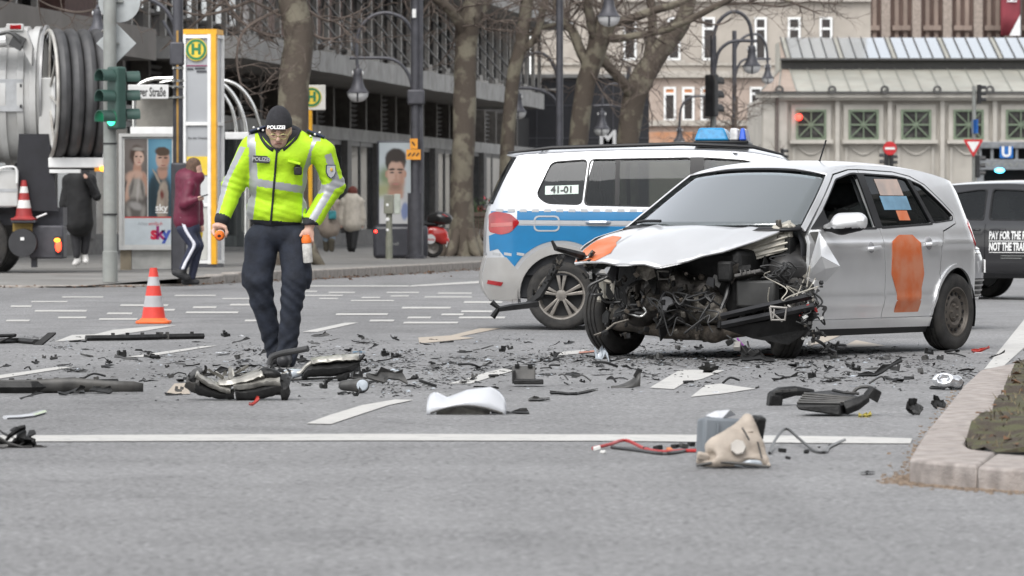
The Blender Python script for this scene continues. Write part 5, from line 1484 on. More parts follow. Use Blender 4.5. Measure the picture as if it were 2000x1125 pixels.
# cabin
MB().bb((-1.9, -.8, .3), (1.5, .8, .5)).build('floor', CABIN, tv)
MB().box((1.05, 0, .92), (.45, 1.5, .28)).build('dashboard', CABIN, tv, bevel=.06)
MB().bb((-1.85, -.72, .5), (-1.5, .72, 1.05)).build('load_cover', CABIN, tv)
for (x, y) in [(.15, -.38), (.15, .38), (-.85, -.45), (-.85, 0), (-.85, .45)]: seat(tv, x, y)
nm = T.panel('number_sticker', [(-1.545, 1.235), (-1.545, 1.315), (-1.24, 1.325), (-1.24, 1.245)], pbr('sticker_mint', (.60, .70, .64), .5), -1, -.005, .002)
tl = text('41-01', .088, BLKP, 'sticker_lettering', nm, (-1.39, -(T.W(-1.39, 1.28) + .0), 1.28), (R(90 + 20) - R(4), 0, 0), .0008, off=.003)
tl.rotation_euler = (math.atan2(T.W(-1.39, 1.23) - T.W(-1.39, 1.33), .1) * -1 + R(90), 0, 0)

# ================================================================== black car, right edge
bc = root('black_car', 'black estate car with white lettering on its doors', 'car', (6.66, 57.5, 0), R(-38))
bc.location.z = 0
K = Car(bc, [(.15, .80), (.3, .86), (.6, .895), (.85, .89), (.98, .87), (1.1, .82), (1.3, .74), (1.42, .67), (1.5, .6)], [(-2.15, .32), (-2.0, .13), (-1.7, .04), (-1.2, 0), (1.0, 0), (1.5, .05), (1.9, .14), (2.15, .32)], [(.9, .008, .06), (.42, .01, .08)])
kp = [(-2.1, .3), (-2.15, .55), (-2.1, .85), (-2.02, 1.0), (-1.75, 1.22), (-1.5, 1.36), (-.9, 1.415), (-.2, 1.43), (.2, 1.405), (.45, 1.36), (.8, 1.15), (1.12, .99), (1.6, .9), (2.0, .78), (2.14, .6), (2.1, .3)]
ka_r, ka_f = arc(-1.3, .33, .38, 0, 180, 18), arc(1.3, .33, .38, 0, 180, 18)
kout = kp + [(1.68, .28)] + ka_f + [(.92, .27), (-.92, .27)] + ka_r + [(-1.68, .28)]
kwr = [(-1.38, 1.02), (-1.18, 1.28), (-.55, 1.36), (-.42, 1.36), (-.38, 1.0)]
kwf = [(-.28, 1.0), (-.32, 1.365), (.1, 1.35), (.36, 1.28), (.8, 1.02), (.8, .99)]
kdr = [(-1.05, .95), (-.98, .8), (-.85, .62), (-.8, .36), (-.34, .36), (-.33, 1.0), (-.37, 1.39), (-.6, 1.385), (-1.2, 1.31)]
kdf = [(-.33, .36), (.86, .36), (.92, .7), (.9, 1.0), (.4, 1.30), (.12, 1.38), (-.36, 1.39), (-.32, 1.0)]
for sd in (-1, 1):
    K.panel('body_side', kout, BLKC, sd, -.006, .012, [rnd(kwr, .04), rnd(kwf, .04)], .07)
    K.panel('inner_trim', [(p[0] * .98, p[1] - .02) for p in kp[3:13]] + [(1.4, .5), (-1.8, .5)], CABIN, sd, -.05, .01, [rnd(kwr, .04), rnd(kwf, .04)], .1)
    for nm, w_ in (('rear_window', kwr), ('front_window', kwf)):
        K.panel(nm, rnd(w_, .04), CGLS, sd, -.014, .003, (), .08)
        cx_ = sum(q[0] for q in w_) / len(w_); cz_ = sum(q[1] for q in w_) / len(w_)
        K.panel('window_seal', rnd([(p[0] + (p[0] - cx_) * .04, p[1] + (p[1] - cz_) * .08) for p in w_], .045), CHROME if 0 else TRIMB, sd, .0, .02, [rnd(w_, .04)], .1)
    K.panel('front_door', [(-.33, .36), (.86, .36), (.92, .7), (.88, .96), (-.32, .96)], BLKC, sd, .0, .006, (), .07, round_=.03)
    K.panel('rear_door', [(-.80, .36), (-.345, .36), (-.335, .96), (-1.06, .96), (-.98, .78), (-.87, .62)], BLKC, sd, .0, .006, (), .07, round_=.03)
    K.panel('sill', [(-.9, .275), (-.9, .33), (.9, .33), (.9, .275)], TRIMB, sd, .008, .012)
    MB().tube([(-.62, sd * (K.W(-.5, .9) + .004), .865), (-.58, sd * (K.W(-.5, .9) + .035), .87), (-.45, sd * (K.W(-.5, .9) + .035), .87), (-.41, sd * (K.W(-.5, .9) + .004), .865)], .014, 8).build('door_handle', BLKC, bc, True)
    MB().tube([(-.25, sd * (K.W(-.2, .9) + .004), .865), (-.21, sd * (K.W(-.2, .9) + .035), .87), (-.08, sd * (K.W(-.2, .9) + .035), .87), (-.04, sd * (K.W(-.2, .9) + .004), .865)], .014, 8).build('door_handle', BLKC, bc, True)
    soft('mirror', sdf([('c', (.68, sd * .95, 1.03), (.72, sd * 1.08, 1.05), .075, .07, (.8, 1, 1)), ('c', (.72, sd * .84, .98), (.7, sd * .95, 1.02), .03, .04)], .015, .03), BLKC, bc)
    for wx in (-1.3, 1.3):
        wheel(bc, (wx, sd * .76, .325), .325, .21, .22, sd, 'alloy')
        MB().lathe([(.395, -.26), (.395, .02)], 20, Matrix.Translation((wx, sd * .82, .33)) @ Euler((R(90) * (1 if sd < 0 else -1), 0, 0)).to_matrix().to_4x4(), 0, R(-10) if sd < 0 else R(170), R(190) if sd < 0 else R(370)).build('wheel_well', TRIMB, bc)
K.shell('tailgate', kp[0:4], [(-2.15, .3), (-2.25, .55), (-2.2, .85), (-2.1, 1.02)], BLKC)
K.shell('rear_screen', kp[3:6], [(-2.1, 1.02), (-1.85, 1.26), (-1.6, 1.42)], CGLD)
K.shell('roof', kp[5:10], [(-1.6, 1.42), (-.9, 1.475), (-.2, 1.49), (.15, 1.475), (.38, 1.42)], BLKC)
K.shell('headliner', [(p[0], p[1] - .045) for p in kp[5:10]], [(-1.6, 1.38), (-.9, 1.435), (-.2, 1.45), (.15, 1.435), (.34, 1.38)], CABIN, inset=.03)
K.shell('windscreen', kp[9:12], [(.38, 1.42), (.85, 1.18), (1.3, 1.0)], CGLS)
K.shell('hood', kp[11:14], [(1.3, 1.0), (1.7, .94), (2.12, .8)], BLKC)
K.shell('front_bumper', kp[13:16], [(2.12, .8), (2.27, .6), (2.22, .3)], BLKC)
MB().bb((-1.9, -.75, .3), (1.3, .75, .45)).build('floor', CABIN, bc)
MB().box((.95, 0, .85), (.4, 1.4, .25)).build('dashboard', CABIN, bc, bevel=.05)
for (x, y) in [(.05, -.36), (.05, .36), (-.85, -.4), (-.85, .4)]: seat(bc, x, y)
KW = K.W(.3, .75)
for s_, x, z, sz_, m in [('PAY FOR THE RIDE', -.14, .795, .135, WPL), ('NOT THE TRAFFIC', -.14, .655, .135, WPL)]:
    text(s_, sz_, m, 'door_lettering', bc, (x - .13, -(K.W(.3, z) + .008), z), (R(90), 0, 0), .001, 'LEFT', off=.005, sx=.56, shear=.12)
for z in (.725, .585):
    K.panel('underline', [(-.27, z), (.55, z), (.55, z + .008), (-.27, z + .008)], WPL, -1, .006, .002)
for z, l_ in ((.545, .42), (.515, .30)): K.panel('fine_print', [(-.1, z), (-.1 + l_, z), (-.1 + l_, z + .006), (-.1, z + .006)], POLEG, -1, .006, .002)
# ================================================================== wrecked hatchback
PA = R(34)
pf_, pl2 = Vector((-math.sin(PA), -math.cos(PA), 0)), Vector((math.cos(PA), -math.sin(PA), 0))
hubRL = Vector((3.375, 35.8, 0))
ploc = hubRL - pf_ * (-1.235) - pl2 * .73
po = root('wrecked_hatchback', 'silver hatchback with its front end torn off, facing the officer', 'car', ploc, math.atan2(pf_.y, pf_.x))
bpy.context.view_layer.update()
PM = Matrix.Translation(ploc) @ Matrix.Rotation(math.atan2(pf_.y, pf_.x), 4, 'Z')
PMi = PM.inverted()
def PL(px, py, Y): return PMi @ A(px, py, Y)
P = Car(po, [(.15, .745), (.25, .785), (.45, .825), (.65, .84), (.80, .832), (.92, .805), (1.0, .765), (1.2, .68), (1.36, .605), (1.45, .55)],
        [(-1.93, .36), (-1.88, .26), (-1.8, .16), (-1.68, .085), (-1.5, .035), (-1.2, .008), (-.6, 0), (.5, 0), (1.0, .012), (1.4, .04), (1.8, .12), (2.06, .28)], [(.835, .010, .022), (.40, .012, .045), (.66, -.004, .08)])
pp = [(-1.84, .27), (-1.895, .42), (-1.90, .58), (-1.875, .74), (-1.85, .90), (-1.80, 1.02), (-1.70, 1.20), (-1.60, 1.315), (-1.2, 1.375), (-.7, 1.412), (-.2, 1.425), (.15, 1.408), (.40, 1.355), (.74, 1.145), (1.05, .96)]
ra = arc(-1.235, .30, .345, 0, 180, 20)
low = [(-1.235 + .345, .22)]
wf = [(.66, .952), (.66, 1.09), (.30, 1.315), (.05, 1.357), (-.05, 1.36), (-.03, .958)]
wr = [(-.12, .962), (-.145, 1.36), (-.62, 1.345), (-.80, 1.325), (-.93, .99)]
wq = [(-.97, .995), (-.84, 1.315), (-1.0, 1.275), (-1.33, 1.05), (-1.30, 1.015)]
sail = [(.67, .95), (.67, 1.08), (.92, .955)]
dfo = [(-.095, .275), (1.0, .275), (1.03, .6), (1.0, .90), (.95, .945), (.66, 1.13), (.30, 1.35), (.05, 1.388), (-.09, 1.39), (-.07, .95)]
dro = [(-.103, .275), (-.078, .95), (-.098, 1.39), (-.62, 1.377), (-.86, 1.345), (-1.05, 1.28), (-1.36, 1.06), (-1.345, .99), (-1.07, .93), (-.98, .80), (-.945, .60)] + arc(-1.235, .30, .365, 42, 12, 6) + [(-.87, .275)]
for sd in (1, -1):
    if sd > 0:
        body = pp[:15] + [(1.02, .93), (.67, 1.135), (.31, 1.36), (.05, 1.397), (-.1, 1.40), (-.62, 1.386), (-.87, 1.353), (-1.06, 1.288), (-1.375, 1.065), (-1.358, .985), (-1.08, .922), (-.992, .80), (-.957, .60)] + arc(-1.235, .30, .350, 42, 180, 20) + [(-1.60, .24)]
        P.panel('rear_quarter', body, SILVER, 1, 0, .012, (), .05)
        fd = P.panel('front_door', dfo, SILVER, 1, 0, .03, [rnd(wf, .03), sail], .05)
        rd = P.panel('rear_door', dro, SILVER, 1, 0, .03, [rnd(wr, .03), rnd(wq, .02)], .05)
    else:
        P.panel('body_side', pp[:15] + [(1.0, .275), (-1.235 + .345, .275)] + arc(-1.235, .30, .345, 0, 180, 20) + [(-1.60, .24)], SILVER, -1, 0, .012, [rnd(wf, .03), rnd(wr, .03), rnd(wq, .02)], .07)
        P.panel('front_fender', [(1.03, .92), (1.06, .95), (1.5, .88), (1.75, .80), (1.72, .74), (1.6, .62)] + arc(1.235, .30, .36, 50, 150, 12) + [(1.0, .6)], SILVER, -1, 0, .008)
    for nm, w_, g in (('rear_door_window', wr, CGLD), ('quarter_window', wq, CGLD)):
        P.panel(nm, rnd(w_, .03), g, sd, -.012, .003, (), .07)
    for w_ in (wf, wr, wq):
        cx_ = sum(q[0] for q in w_) / len(w_); cz_ = sum(q[1] for q in w_) / len(w_)
        P.panel('window_seal', rnd([(p[0] + (p[0] - cx_) * .045, p[1] + (p[1] - cz_) * .07) for p in w_], .03), TRIMB, sd, .003, .03, [rnd(w_, .03)], .08)
    P.panel('mirror_sail', [(.655, .945), (.655, 1.095), (.945, .945)], TRIMB, sd, .004, .01)
    P.panel('pillar_trim', [(-.02, .95), (-.125, .955), (-.15, 1.37), (-.045, 1.37)], TRIMB, sd, .004, .012)
    P.panel('pillar_trim', [(-.92, .985), (-.975, .99), (-.85, 1.325), (-.795, 1.33)], TRIMB, sd, .004, .012)
    P.panel('inner_trim', [(p[0] * .985, p[1] - .02) for p in pp[4:15]] + [(1.02, .45), (-1.0, .45)], CABIN, sd, -.06, .01, [rnd(wf, .03), rnd(wr, .03), rnd(wq, .02)], .1)
    P.panel('sill', [(-.88, .195), (-.88, .268), (1.0, .268), (1.0, .205)], SILVER, sd, .018, .03, (), .06)
    P.panel('under_sill', [(-.88, .15), (-.88, .2), (1.0, .2), (1.0, .15)], TRIMB, sd, .0, .03)
    P.panel('wheel_arch_lip', arc(-1.235, .30, .372, -4, 184, 24) + arc(-1.235, .30, .343, 184, -4, 24), SILVER, sd, .012, .02)
    MB().lathe([(.352, -.26), (.352, .0)], 24, Matrix.Translation((-1.235, sd * .80, .30)) @ Euler((R(90) * (1 if sd < 0 else -1), 0, 0)).to_matrix().to_4x4(), 0, R(-20) if sd < 0 else R(160), R(200) if sd < 0 else R(380)).build('wheel_well', TRIMB, po)
    P.panel('tail_light', rnd([(-1.87, .76), (-1.83, 1.0), (-1.79, 1.03), (-1.63, .985), (-1.69, .80)], .03), TAILR, sd, .008, .02)
    for p, z in ((.06, .80), (-.84, .83)):
        y = P.W(p, z)
        MB().ell((p + .06, sd * (y - .012), z), (.06, .02, .055), 14, 8).build('handle_cup', pbr('handle_shadow', (.3, .3, .31), .4, .3), po, True)
        MB().tube([(p - .045, sd * (y + .004), z + .004), (p - .02, sd * (y + .032), z + .006), (p + .10, sd * (y + .034), z), (p + .125, sd * (y + .004), z - .004)], .0155, 8).build('door_handle', SILVER, po, True)
P.panel('front_door_window', rnd([(.655, .955), (.655, 1.0), (.50, 1.075), (.25, 1.12), (-.02, 1.16), (-.03, .958)], .03), CGLS, 1, -.02, .003)
P.panel('front_door_window', rnd(wf, .03), CGLS, -1, -.012, .003)
P.shell('rear_bumper', pp[0:4], [(-1.9, .25), (-1.99, .42), (-1.99, .58), (-1.94, .74)], SILVER)
P.shell('tailgate', pp[3:6], [(-1.94, .74), (-1.92, .92), (-1.88, 1.03)], SILVER)
P.shell('rear_screen', pp[5:8], [(-1.88, 1.03), (-1.78, 1.23), (-1.68, 1.36)], CGLD)
P.shell('roof', pp[7:13], [(-1.68, 1.365), (-1.2, 1.43), (-.7, 1.462), (-.2, 1.468), (.12, 1.452), (.355, 1.402)], SILVER, pw=2.8)
P.shell('headliner', [(p[0], p[1] - .05) for p in pp[7:13]], [(-1.68, 1.32), (-1.2, 1.385), (-.7, 1.415), (-.2, 1.42), (.12, 1.405), (.26, 1.36)], pbr('headliner_grey', (.22, .22, .22), .9), pw=2.8, inset=.03)
P.shell('windscreen', [(.39, 1.342), (.70, 1.16), (1.0, .98)], [(.37, 1.392), (.78, 1.18), (1.18, .975)], WSGL, .004, inset=.03)
P.shell('windscreen_trim', [(.385, 1.358), (.40, 1.345)], [(.35, 1.408), (.375, 1.394)], TRIMB, .006, inset=.01, k=2)
P.shell('cowl', [(.99, .975), (1.08, .95)], [(1.17, .97), (1.30, .93)], TRIMB, .02, k=2)
MB().tube(smoothcurve([(1.17, -.38, 1.005), (1.12, -.54, 1.005), (1.05, -.66, .995)], 5), .012, 6).build('wiper', TRIMB, po, True)
MB().tube(smoothcurve([(-.10, .25, 1.455), (-.14, .25, 1.52), (-.20, .25, 1.62)], 4), [.012] + [.007] * 8, 6).build('antenna', TRIMB, po, True)
# hood: bent, left front corner torn away
hp = [(1.10, .66), (1.20, .35), (1.25, 0), (1.20, -.35), (1.10, -.68), (1.45, -.73), (1.80, -.715), (1.98, -.62), (2.03, -.3), (2.02, .12), (1.84, .28), (1.62, .44), (1.36, .57)]
V, F = fill2d(hp, (), .05)
def hz(x, y):
    t = (x - 1.1) / .92
    return .99 - .075 * t - .205 * t * t - .05 * abs(y / .72) ** 2.2 + .012 * math.exp(-((abs(y) - .42 + .1 * t) / .05) ** 2) + .012 * math.sin(6 * x + 9 * y) * max(0, t) - .35 * max(0, y) * max(0, t)
mb = up(MB().add([(x, y, hz(x, y)) for x, y in V], F))
mb.build('hood', SILVER, po, True, 50, solid=.018)
ORD = pbr('sticker_orange', (.66, .15, .04), .5, var=.12, scale=7, col2=(.58, .22, .12))
dp = [(1.72, -.70), (1.96, -.63), (2.01, -.42), (1.92, -.34), (1.78, -.38), (1.66, -.46), (1.52, -.50), (1.46, -.62), (1.55, -.70)]
V, F = fill2d(dp, (), .05)
up(MB().add([(x, y, hz(x, y) + .003) for x, y in V], F)).build('hood_sticker', ORD, po, True)
# side stickers
P.panel('door_sticker', rnd([(-.66, .31), (-.66, .50), (-.69, .60), (-.64, .84), (-.55, .90), (-.34, .90), (-.20, .85), (-.18, .60), (-.28, .45), (-.28, .31)], .012), ORD, 1, .003, .002, (), .05)
STP = pbr('sticker_pale', (.42, .36, .33), .5, var=.15, scale=6, col2=(.52, .40, .34)); STB = pbr('sticker_blue', (.16, .30, .42), .5, var=.2, scale=6)
P.panel('window_sticker', [(-.30, 1.20), (-.30, 1.325), (-.66, 1.325), (-.66, 1.20)], STP, 1, -.008, .002)
P.panel('window_sticker', [(-.28, 1.09), (-.28, 1.195), (-.70, 1.195), (-.70, 1.09)], STB, 1, -.008, .002)
P.panel('window_sticker', [(-.45, 1.01), (-.45, 1.085), (-.62, 1.085), (-.62, 1.01)], ORD, 1, -.008, .002)
# mirror
m_ = soft('mirror', sdf([('c', (.74, .93, .985), (.74, 1.07, 1.0), .088, .075, (.75, 1, .95)), ('c', (.74, .80, .955), (.74, .93, .97), .03, .05)], .012, .03), [SILVER, TRIMB], po, lambda C: (C[:, 2] < .955).astype(int))
# cabin
MB().bb((-1.7, -.7, .25), (1.0, .7, .42)).build('floor', CABIN, po)
MB().box((.86, 0, .83), (.45, 1.36, .22)).build('dashboard', CABIN, po, bevel=.06)
for (x, y) in [(0, .36), (0, -.36), (-.85, .36), (-.85, -.36)]: seat(po, x, y)
AIR = pbr('airbag_fabric', (.42, .43, .42), .8, var=.06, scale=8, bump=.2, bscale=14)
soft('airbag', sdf([('e', (.74, -.30, 1.0), (.16, .24, .13)), ('e', (.84, -.1, .95), (.12, .2, .08)), ('e', (.80, -.5, .96), (.1, .12, .08))], .02, .08, lambda Q: .016 * vnoise(Q, 20, 5)), AIR, po)
soft('airbag', sdf([('e', (.62, .36, .96), (.12, .2, .14)), ('e', (.7, .3, .9), (.1, .15, .1))], .02, .08, lambda Q: .014 * vnoise(Q, 22, 3)), AIR, po)
MB().box((.38, 0, 1.30), (.03, .2, .06), (0, R(15), 0)).build('inner_mirror', TRIMB, po, bevel=.012)
wheel(po, (-1.235, .735, .30), .30, .185, .19, 1, 'steel')
wheel(po, (-1.235, -.735, .30), .30, .185, .19, -1, 'steel')
wheel(po, (1.235, -.735, .30), .30, .185, .19, -1, 'steel', (R(4), 0, R(-6)))
wheel(po, (1.13, .74, .29), .30, .185, .19, 1, 'steel', (R(-14), 0, R(38)))
# ---- what is left of the engine bay
ENG = pbr('engine_metal', (.05, .045, .04), .45, .6, var=.7, scale=12, bump=.4, bscale=30, dirt=.6, dcol=(.05, .045, .04))
ENG2 = pbr('cast_aluminium', (.12, .11, .095), .5, .5, var=.5, scale=16, bump=.5, bscale=40, dirt=.7, dcol=(.06, .052, .045))
INNER = pbr('bare_metal', (.40, .38, .33), .5, .25, var=.15, scale=7, dirt=.5, dcol=(.18, .16, .13))
RUST = pbr('grimy_underside', (.06, .05, .04), .7, .3, var=.5, scale=14, bump=.5, bscale=40)
BP = pbr('wreck_plastic', (.011, .011, .011), .55, var=.5, scale=9, bump=.3, bscale=25, spec=.3)
rw = random.Random(12)
MB().bb((1.02, -.66, .28), (1.10, .70, .88)).build('firewall', BP, po)
MB().bb((1.10, -.62, .30), (1.5, .50, .80)).build('engine_bay', BP, po, bevel=.05)
soft('engine_block', sdf([('c', (1.45, -.35, .42), (1.45, .18, .45), .16, .17), ('e', (1.58, -.05, .50), (.13, .2, .17)), ('e', (1.55, -.3, .34), (.14, .16, .12)), ('c', (1.6, -.38, .4), (1.62, .1, .33), .07, .08)], .025, .03, lambda Q: .012 * vnoise(Q, 40, 2) + .008 * vnoise(Q, 90, 4)), ENG, po)
soft('gearbox', sdf([('e', (1.52, .22, .38), (.16, .18, .14)), ('c', (1.55, .1, .33), (1.6, .40, .32), .08, .07)], .02, .03, lambda Q: .012 * vnoise(Q, 50, 6)), ENG2, po)
soft('subframe', sdf([('c', (1.45, -.58, .24), (1.55, -.1, .2), .05, .06), ('c', (1.55, -.1, .2), (1.6, .35, .18), .06, .06), ('c', (1.6, .35, .18), (1.35, .6, .22), .06, .04)], .018, .03, lambda Q: .01 * vnoise(Q, 40, 8)), RUST, po)
for c, r1, nr in [((1.68, -.12, .42), .075, 'pulley'), ((1.66, .06, .34), .055, 'pulley'), ((1.66, -.30, .47), .05, 'pulley'), ((1.68, .0, .54), .05, 'pump')]:
    MB().lathe([(r1 * .3, .03), (r1 * .5, .012), (r1 * .92, .012), (r1, .02), (r1, -.03), (0, -.03)], 20, Matrix.Translation(c) @ Euler((0, R(90), R(rw.uniform(-15, 15)))).to_matrix().to_4x4()).build(nr, ENG2, po, True)
MB().lathe([(.0, .08), (.05, .08), (.062, .06), (.062, -.06), (0, -.08)], 18, Matrix.Translation((1.70, -.40, .33)) @ Euler((R(80), 0, R(30))).to_matrix().to_4x4()).build('filter', ENG2, po, True)
MB().lathe([(0, .02), (.052, .02), (.056, -.02), (0, -.02)], 20, Matrix.Translation((1.74, .03, .40)) @ Euler((0, R(80), R(20))).to_matrix().to_4x4()).build('grey_cap', pbr('cap_grey', (.16, .16, .165), .6), po, True)
def hose(pts, r, m=BP, nm='hose'): MB().tube(smoothcurve(pts, 6), r, 8).build(nm, m, po, True)
HS = pbr('hose_rubber', (.022, .022, .023), .4, var=.2)
hose([PL(1205, 520, 33.9), PL(1203, 555, 33.8), PL(1210, 590, 33.8), PL(1230, 608, 33.8), PL(1262, 614, 33.8)], .016, HS)
hose([PL(1300, 565, 33.8), PL(1292, 590, 33.75), PL(1300, 612, 33.75), PL(1322, 620, 33.8)], .018, HS)
hose([PL(1425, 550, 33.7), PL(1418, 580, 33.65), PL(1408, 605, 33.6), PL(1405, 640, 33.6)], .018, HS)
hose([PL(1462, 545, 33.6), PL(1460, 575, 33.6), PL(1458, 598, 33.6)], .014, HS)
hose([PL(1240, 560, 33.85), PL(1256, 575, 33.8), PL(1252, 592, 33.8), PL(1230, 596, 33.8)], .012, HS)
hose([PL(1330, 575, 33.75), PL(1360, 590, 33.7), PL(1395, 588, 33.7), PL(1402, 612, 33.65)], .013, HS)
hose([PL(1228, 612, 33.75), PL(1250, 618, 33.7), PL(1262, 610, 33.7), PL(1256, 600, 33.7)], .008, CHROME, 'metal_pipe')
# crash beam torn loose: box profile
a, b = PL(1408, 618, 33.45), PL(1585, 578, 33.35)
MB().tube([a, a + (b - a) * .4 + Vector((.02, 0, .0)), b], .034, 4, sq=.7).build('crash_beam', pbr('beam_black', (.03, .03, .032), .35, .3, var=.3), po)
a, b = PL(1410, 635, 33.4), PL(1590, 598, 33.3)
MB().tube([a, a + (b - a) * .5, b], .032, 4, sq=.8).build('crash_beam', MATS['beam_black'], po)
MB().add([PL(1408, 640, 33.42), PL(1495, 628, 33.4), PL(1590, 600, 33.35), PL(1585, 640, 33.45), PL(1540, 672, 33.45), PL(1470, 660, 33.45)], [(0, 1, 2, 3, 4, 5)]).build('splash_guard', BP, po, solid=.012)
# radiator frame, brackets, light mounts
def ring(cx_, cy_, w_, h_, Y, m, nm, t=.014):
    q = [(cx_ - w_, cy_ - h_), (cx_ + w_, cy_ - h_ * .8), (cx_ + w_ * .8, cy_ + h_), (cx_ - w_ * .8, cy_ + h_)]
    MB().tube([PL(x, y, Y) for x, y in q] + [PL(*q[0], Y)], t, 5).build(nm, m, po)
ring(1187, 565, 9, 16, 33.75, INNER, 'bumper_mount', .02)
MB().tube([PL(1172, 550, 33.8), PL(1174, 585, 33.8)], .022, 5).tube([PL(1166, 585, 33.8), PL(1174, 586, 33.8)], .018, 5).build('mount_plate', INNER, po)
ring(1297, 537, 13, 8, 33.7, pbr('latch_metal', (.3, .29, .27), .4, .6), 'hood_latch', .008)
ring(1520, 612, 16, 13, 33.3, POST, 'light_bracket', .009)
MB().tube([PL(1505, 608, 33.3), PL(1528, 628, 33.3)], .007, 4).tube([PL(1512, 603, 33.3), PL(1510, 622, 33.3)], .007, 4).build('bracket_web', POST, po)
MB().box(PL(1464, 536, 33.6), (.16, .2, .025), (R(12), R(-8), R(20))).build('battery_tray', pbr('tray_grey', (.07, .067, .064), .5, var=.3), po, bevel=.006)
for k in range(4): MB().box(PL(1450 + k * 9, 533, 33.57), (.14, .008, .03), (R(12), R(-8), R(20))).build('tray_rib', MATS['tray_grey'], po)
MB().box(PL(1480, 574, 33.6), (.12, .3, .2), (0, 0, R(12))).build('washer_tank', pbr('tank_grey', (.032, .032, .031), .6, var=.3), po, bevel=.02)
MB().box(PL(1420, 530, 33.65), (.12, .12, .15), (0, 0, R(10))).build('fuse_box', BP, po, bevel=.02)
MB().add([PL(1245, 520, 33.65), PL(1275, 518, 33.6), PL(1282, 540, 33.65), PL(1262, 548, 33.65), PL(1240, 535, 33.7)], [(0, 1, 2, 3, 4)]).build('heat_shield', ENG2, po, solid=.006)
# front right corner: torn bumper bracket sticking out
MB().tube([PL(1138, 500, 33.9), PL(1110, 492, 33.7), PL(1085, 485, 33.6), PL(1078, 470, 33.6)], [.03, .025, .018, .01], 6).build('torn_bracket', BP, po, True)
MB().tube([PL(1100, 500, 33.6), PL(1075, 540, 33.5), PL(1050, 580, 33.4), PL(1030, 595, 33.4)], [.03, .04, .045, .04], 5, sq=.5).build('torn_strip', BP, po)
MB().tube([PL(1050, 594, 33.35), PL(1000, 600, 33.3), PL(975, 604, 33.3)], [.055, .05, .04], 5, sq=.5).tube([PL(960, 590, 33.3), PL(974, 602, 33.3), PL(962, 620, 33.3)], .022, 5).build('torn_strip', BP, po)
for _ in range(26):
    t = rw.random(); q = PL(1030 + 70 * t + rw.uniform(-5, 5), 600 - 100 * t + rw.uniform(-5, 5), 33.45)
    MB().box(q, (rw.uniform(.02, .05), .012, rw.uniform(.015, .04)), (rw.uniform(0, 3), rw.uniform(0, 3), rw.uniform(0, 3))).build('plastic_scrap', BP if rw.random() < .7 else ENG2, po)
# right headlight remains
for _ in range(16):
    q = PL(rw.uniform(1132, 1160), rw.uniform(490, 545), rw.uniform(33.8, 34.0))
    MB().box(q, (rw.uniform(.02, .06), .015, rw.uniform(.02, .06)), (rw.uniform(0, 3), rw.uniform(0, 3), rw.uniform(0, 3))).build('lamp_scrap', rw.choice([BP, CHROME, ENG2, BP]), po)
# left front corner: inner wing, strut tower, liner, peeled fender
iw = [PL(1428, 503, 33.9), PL(1440, 480, 33.9), PL(1520, 455, 33.95), PL(1545, 452, 33.95), PL(1540, 490, 33.95), PL(1500, 500, 33.9), PL(1462, 512, 33.9)]
MB().add(iw, [tuple(range(7))]).build('inner_wing', INNER, po, solid=.03)
for k in range(3): MB().tube([PL(1470 + k * 3, 484 + k * 8, 33.86), PL(1538, 462 + k * 12, 33.9)], .009, 5).build('pressed_rib', INNER, po)
MB().tube([PL(1435, 488, 33.87), PL(1518, 452, 33.9)], .013, 6).build('wing_edge', INNER, po, True)
MB().box(PL(1535, 446, 33.98), (.14, .10, .09), (.3, .2, .4)).build('hinge_mount', INNER, po, bevel=.02)
for _ in range(7):
    MB().box(PL(rw.uniform(1515, 1560), rw.uniform(436, 470), 33.92), (rw.uniform(.03, .09), rw.uniform(.02, .05), rw.uniform(.02, .05)), (rw.uniform(0, 3), rw.uniform(0, 3), rw.uniform(0, 3))).build('bent_metal', rw.choice([INNER, ENG2]), po, bevel=.006)
soft('wheel_liner', sdf([('e', PL(1545, 530, 34.0), (.22, .16, .16)), ('e', PL(1565, 500, 34.1), (.14, .1, .12))], .02, .06, lambda Q: .006 * vnoise(Q, 18, 3)), pbr('liner_black', (.028, .027, .027), .5, var=.3, scale=6), po)
MB().add([PL(1562, 455, 33.98), PL(1598, 452, 33.95), PL(1598, 540, 34.0), PL(1572, 520, 34.0)], [(0, 1, 2, 3)]).build('door_jamb', pbr('jamb_grey', (.085, .085, .08), .6, var=.3), po, solid=.02)
ff = [PL(1600, 452, 33.75), PL(1641, 520, 33.65), PL(1613, 551, 33.7), PL(1581, 543, 33.6), PL(1578, 528, 33.6), PL(1604, 500, 33.52), PL(1612, 525, 33.58), PL(1590, 520, 33.55)]
MB().add(ff, [(0, 5, 1), (5, 6, 1), (1, 6, 2), (0, 4, 7, 5), (7, 4, 3, 6), (5, 7, 6), (6, 3, 2)]).build('peeled_fender', SILVER, po, solid=.006)
# wires and connectors
WB = pbr('wire_black', (.02, .02, .02), .4); WR = pbr('wire_red', (.4, .03, .03), .4); WW = pbr('connector_white', (.6, .6, .58), .5); WV = pbr('wire_violet', (.18, .04, .22), .5); WO = pbr('wire_orange', (.6, .18, .03), .5)
def tangle(n, x0, x1, y0, y1, Y0, Y1, seed, m=WB, r=.004, amp=30, nm='wire'):
    q = random.Random(seed)
    for _ in range(n):
        px, py, Y = q.uniform(x0, x1), q.uniform(y0, y1), q.uniform(Y0, Y1); pts = []
        for _k in range(6):
            pts.append(PL(px, py, Y)); px += q.gauss(0, amp) + .35 * ((x0 + x1) / 2 - px); py = min(py + q.gauss(0, amp * .8) + .15 * ((y0 + y1) / 2 - py), 688); Y = min(max(Y + q.gauss(0, .06), Y0), Y1)
        hose(pts, r * q.uniform(.7, 1.7), m, nm)
tangle(12, 1562, 1596, 545, 670, 33.3, 33.6, 1, WB, .005, 14)
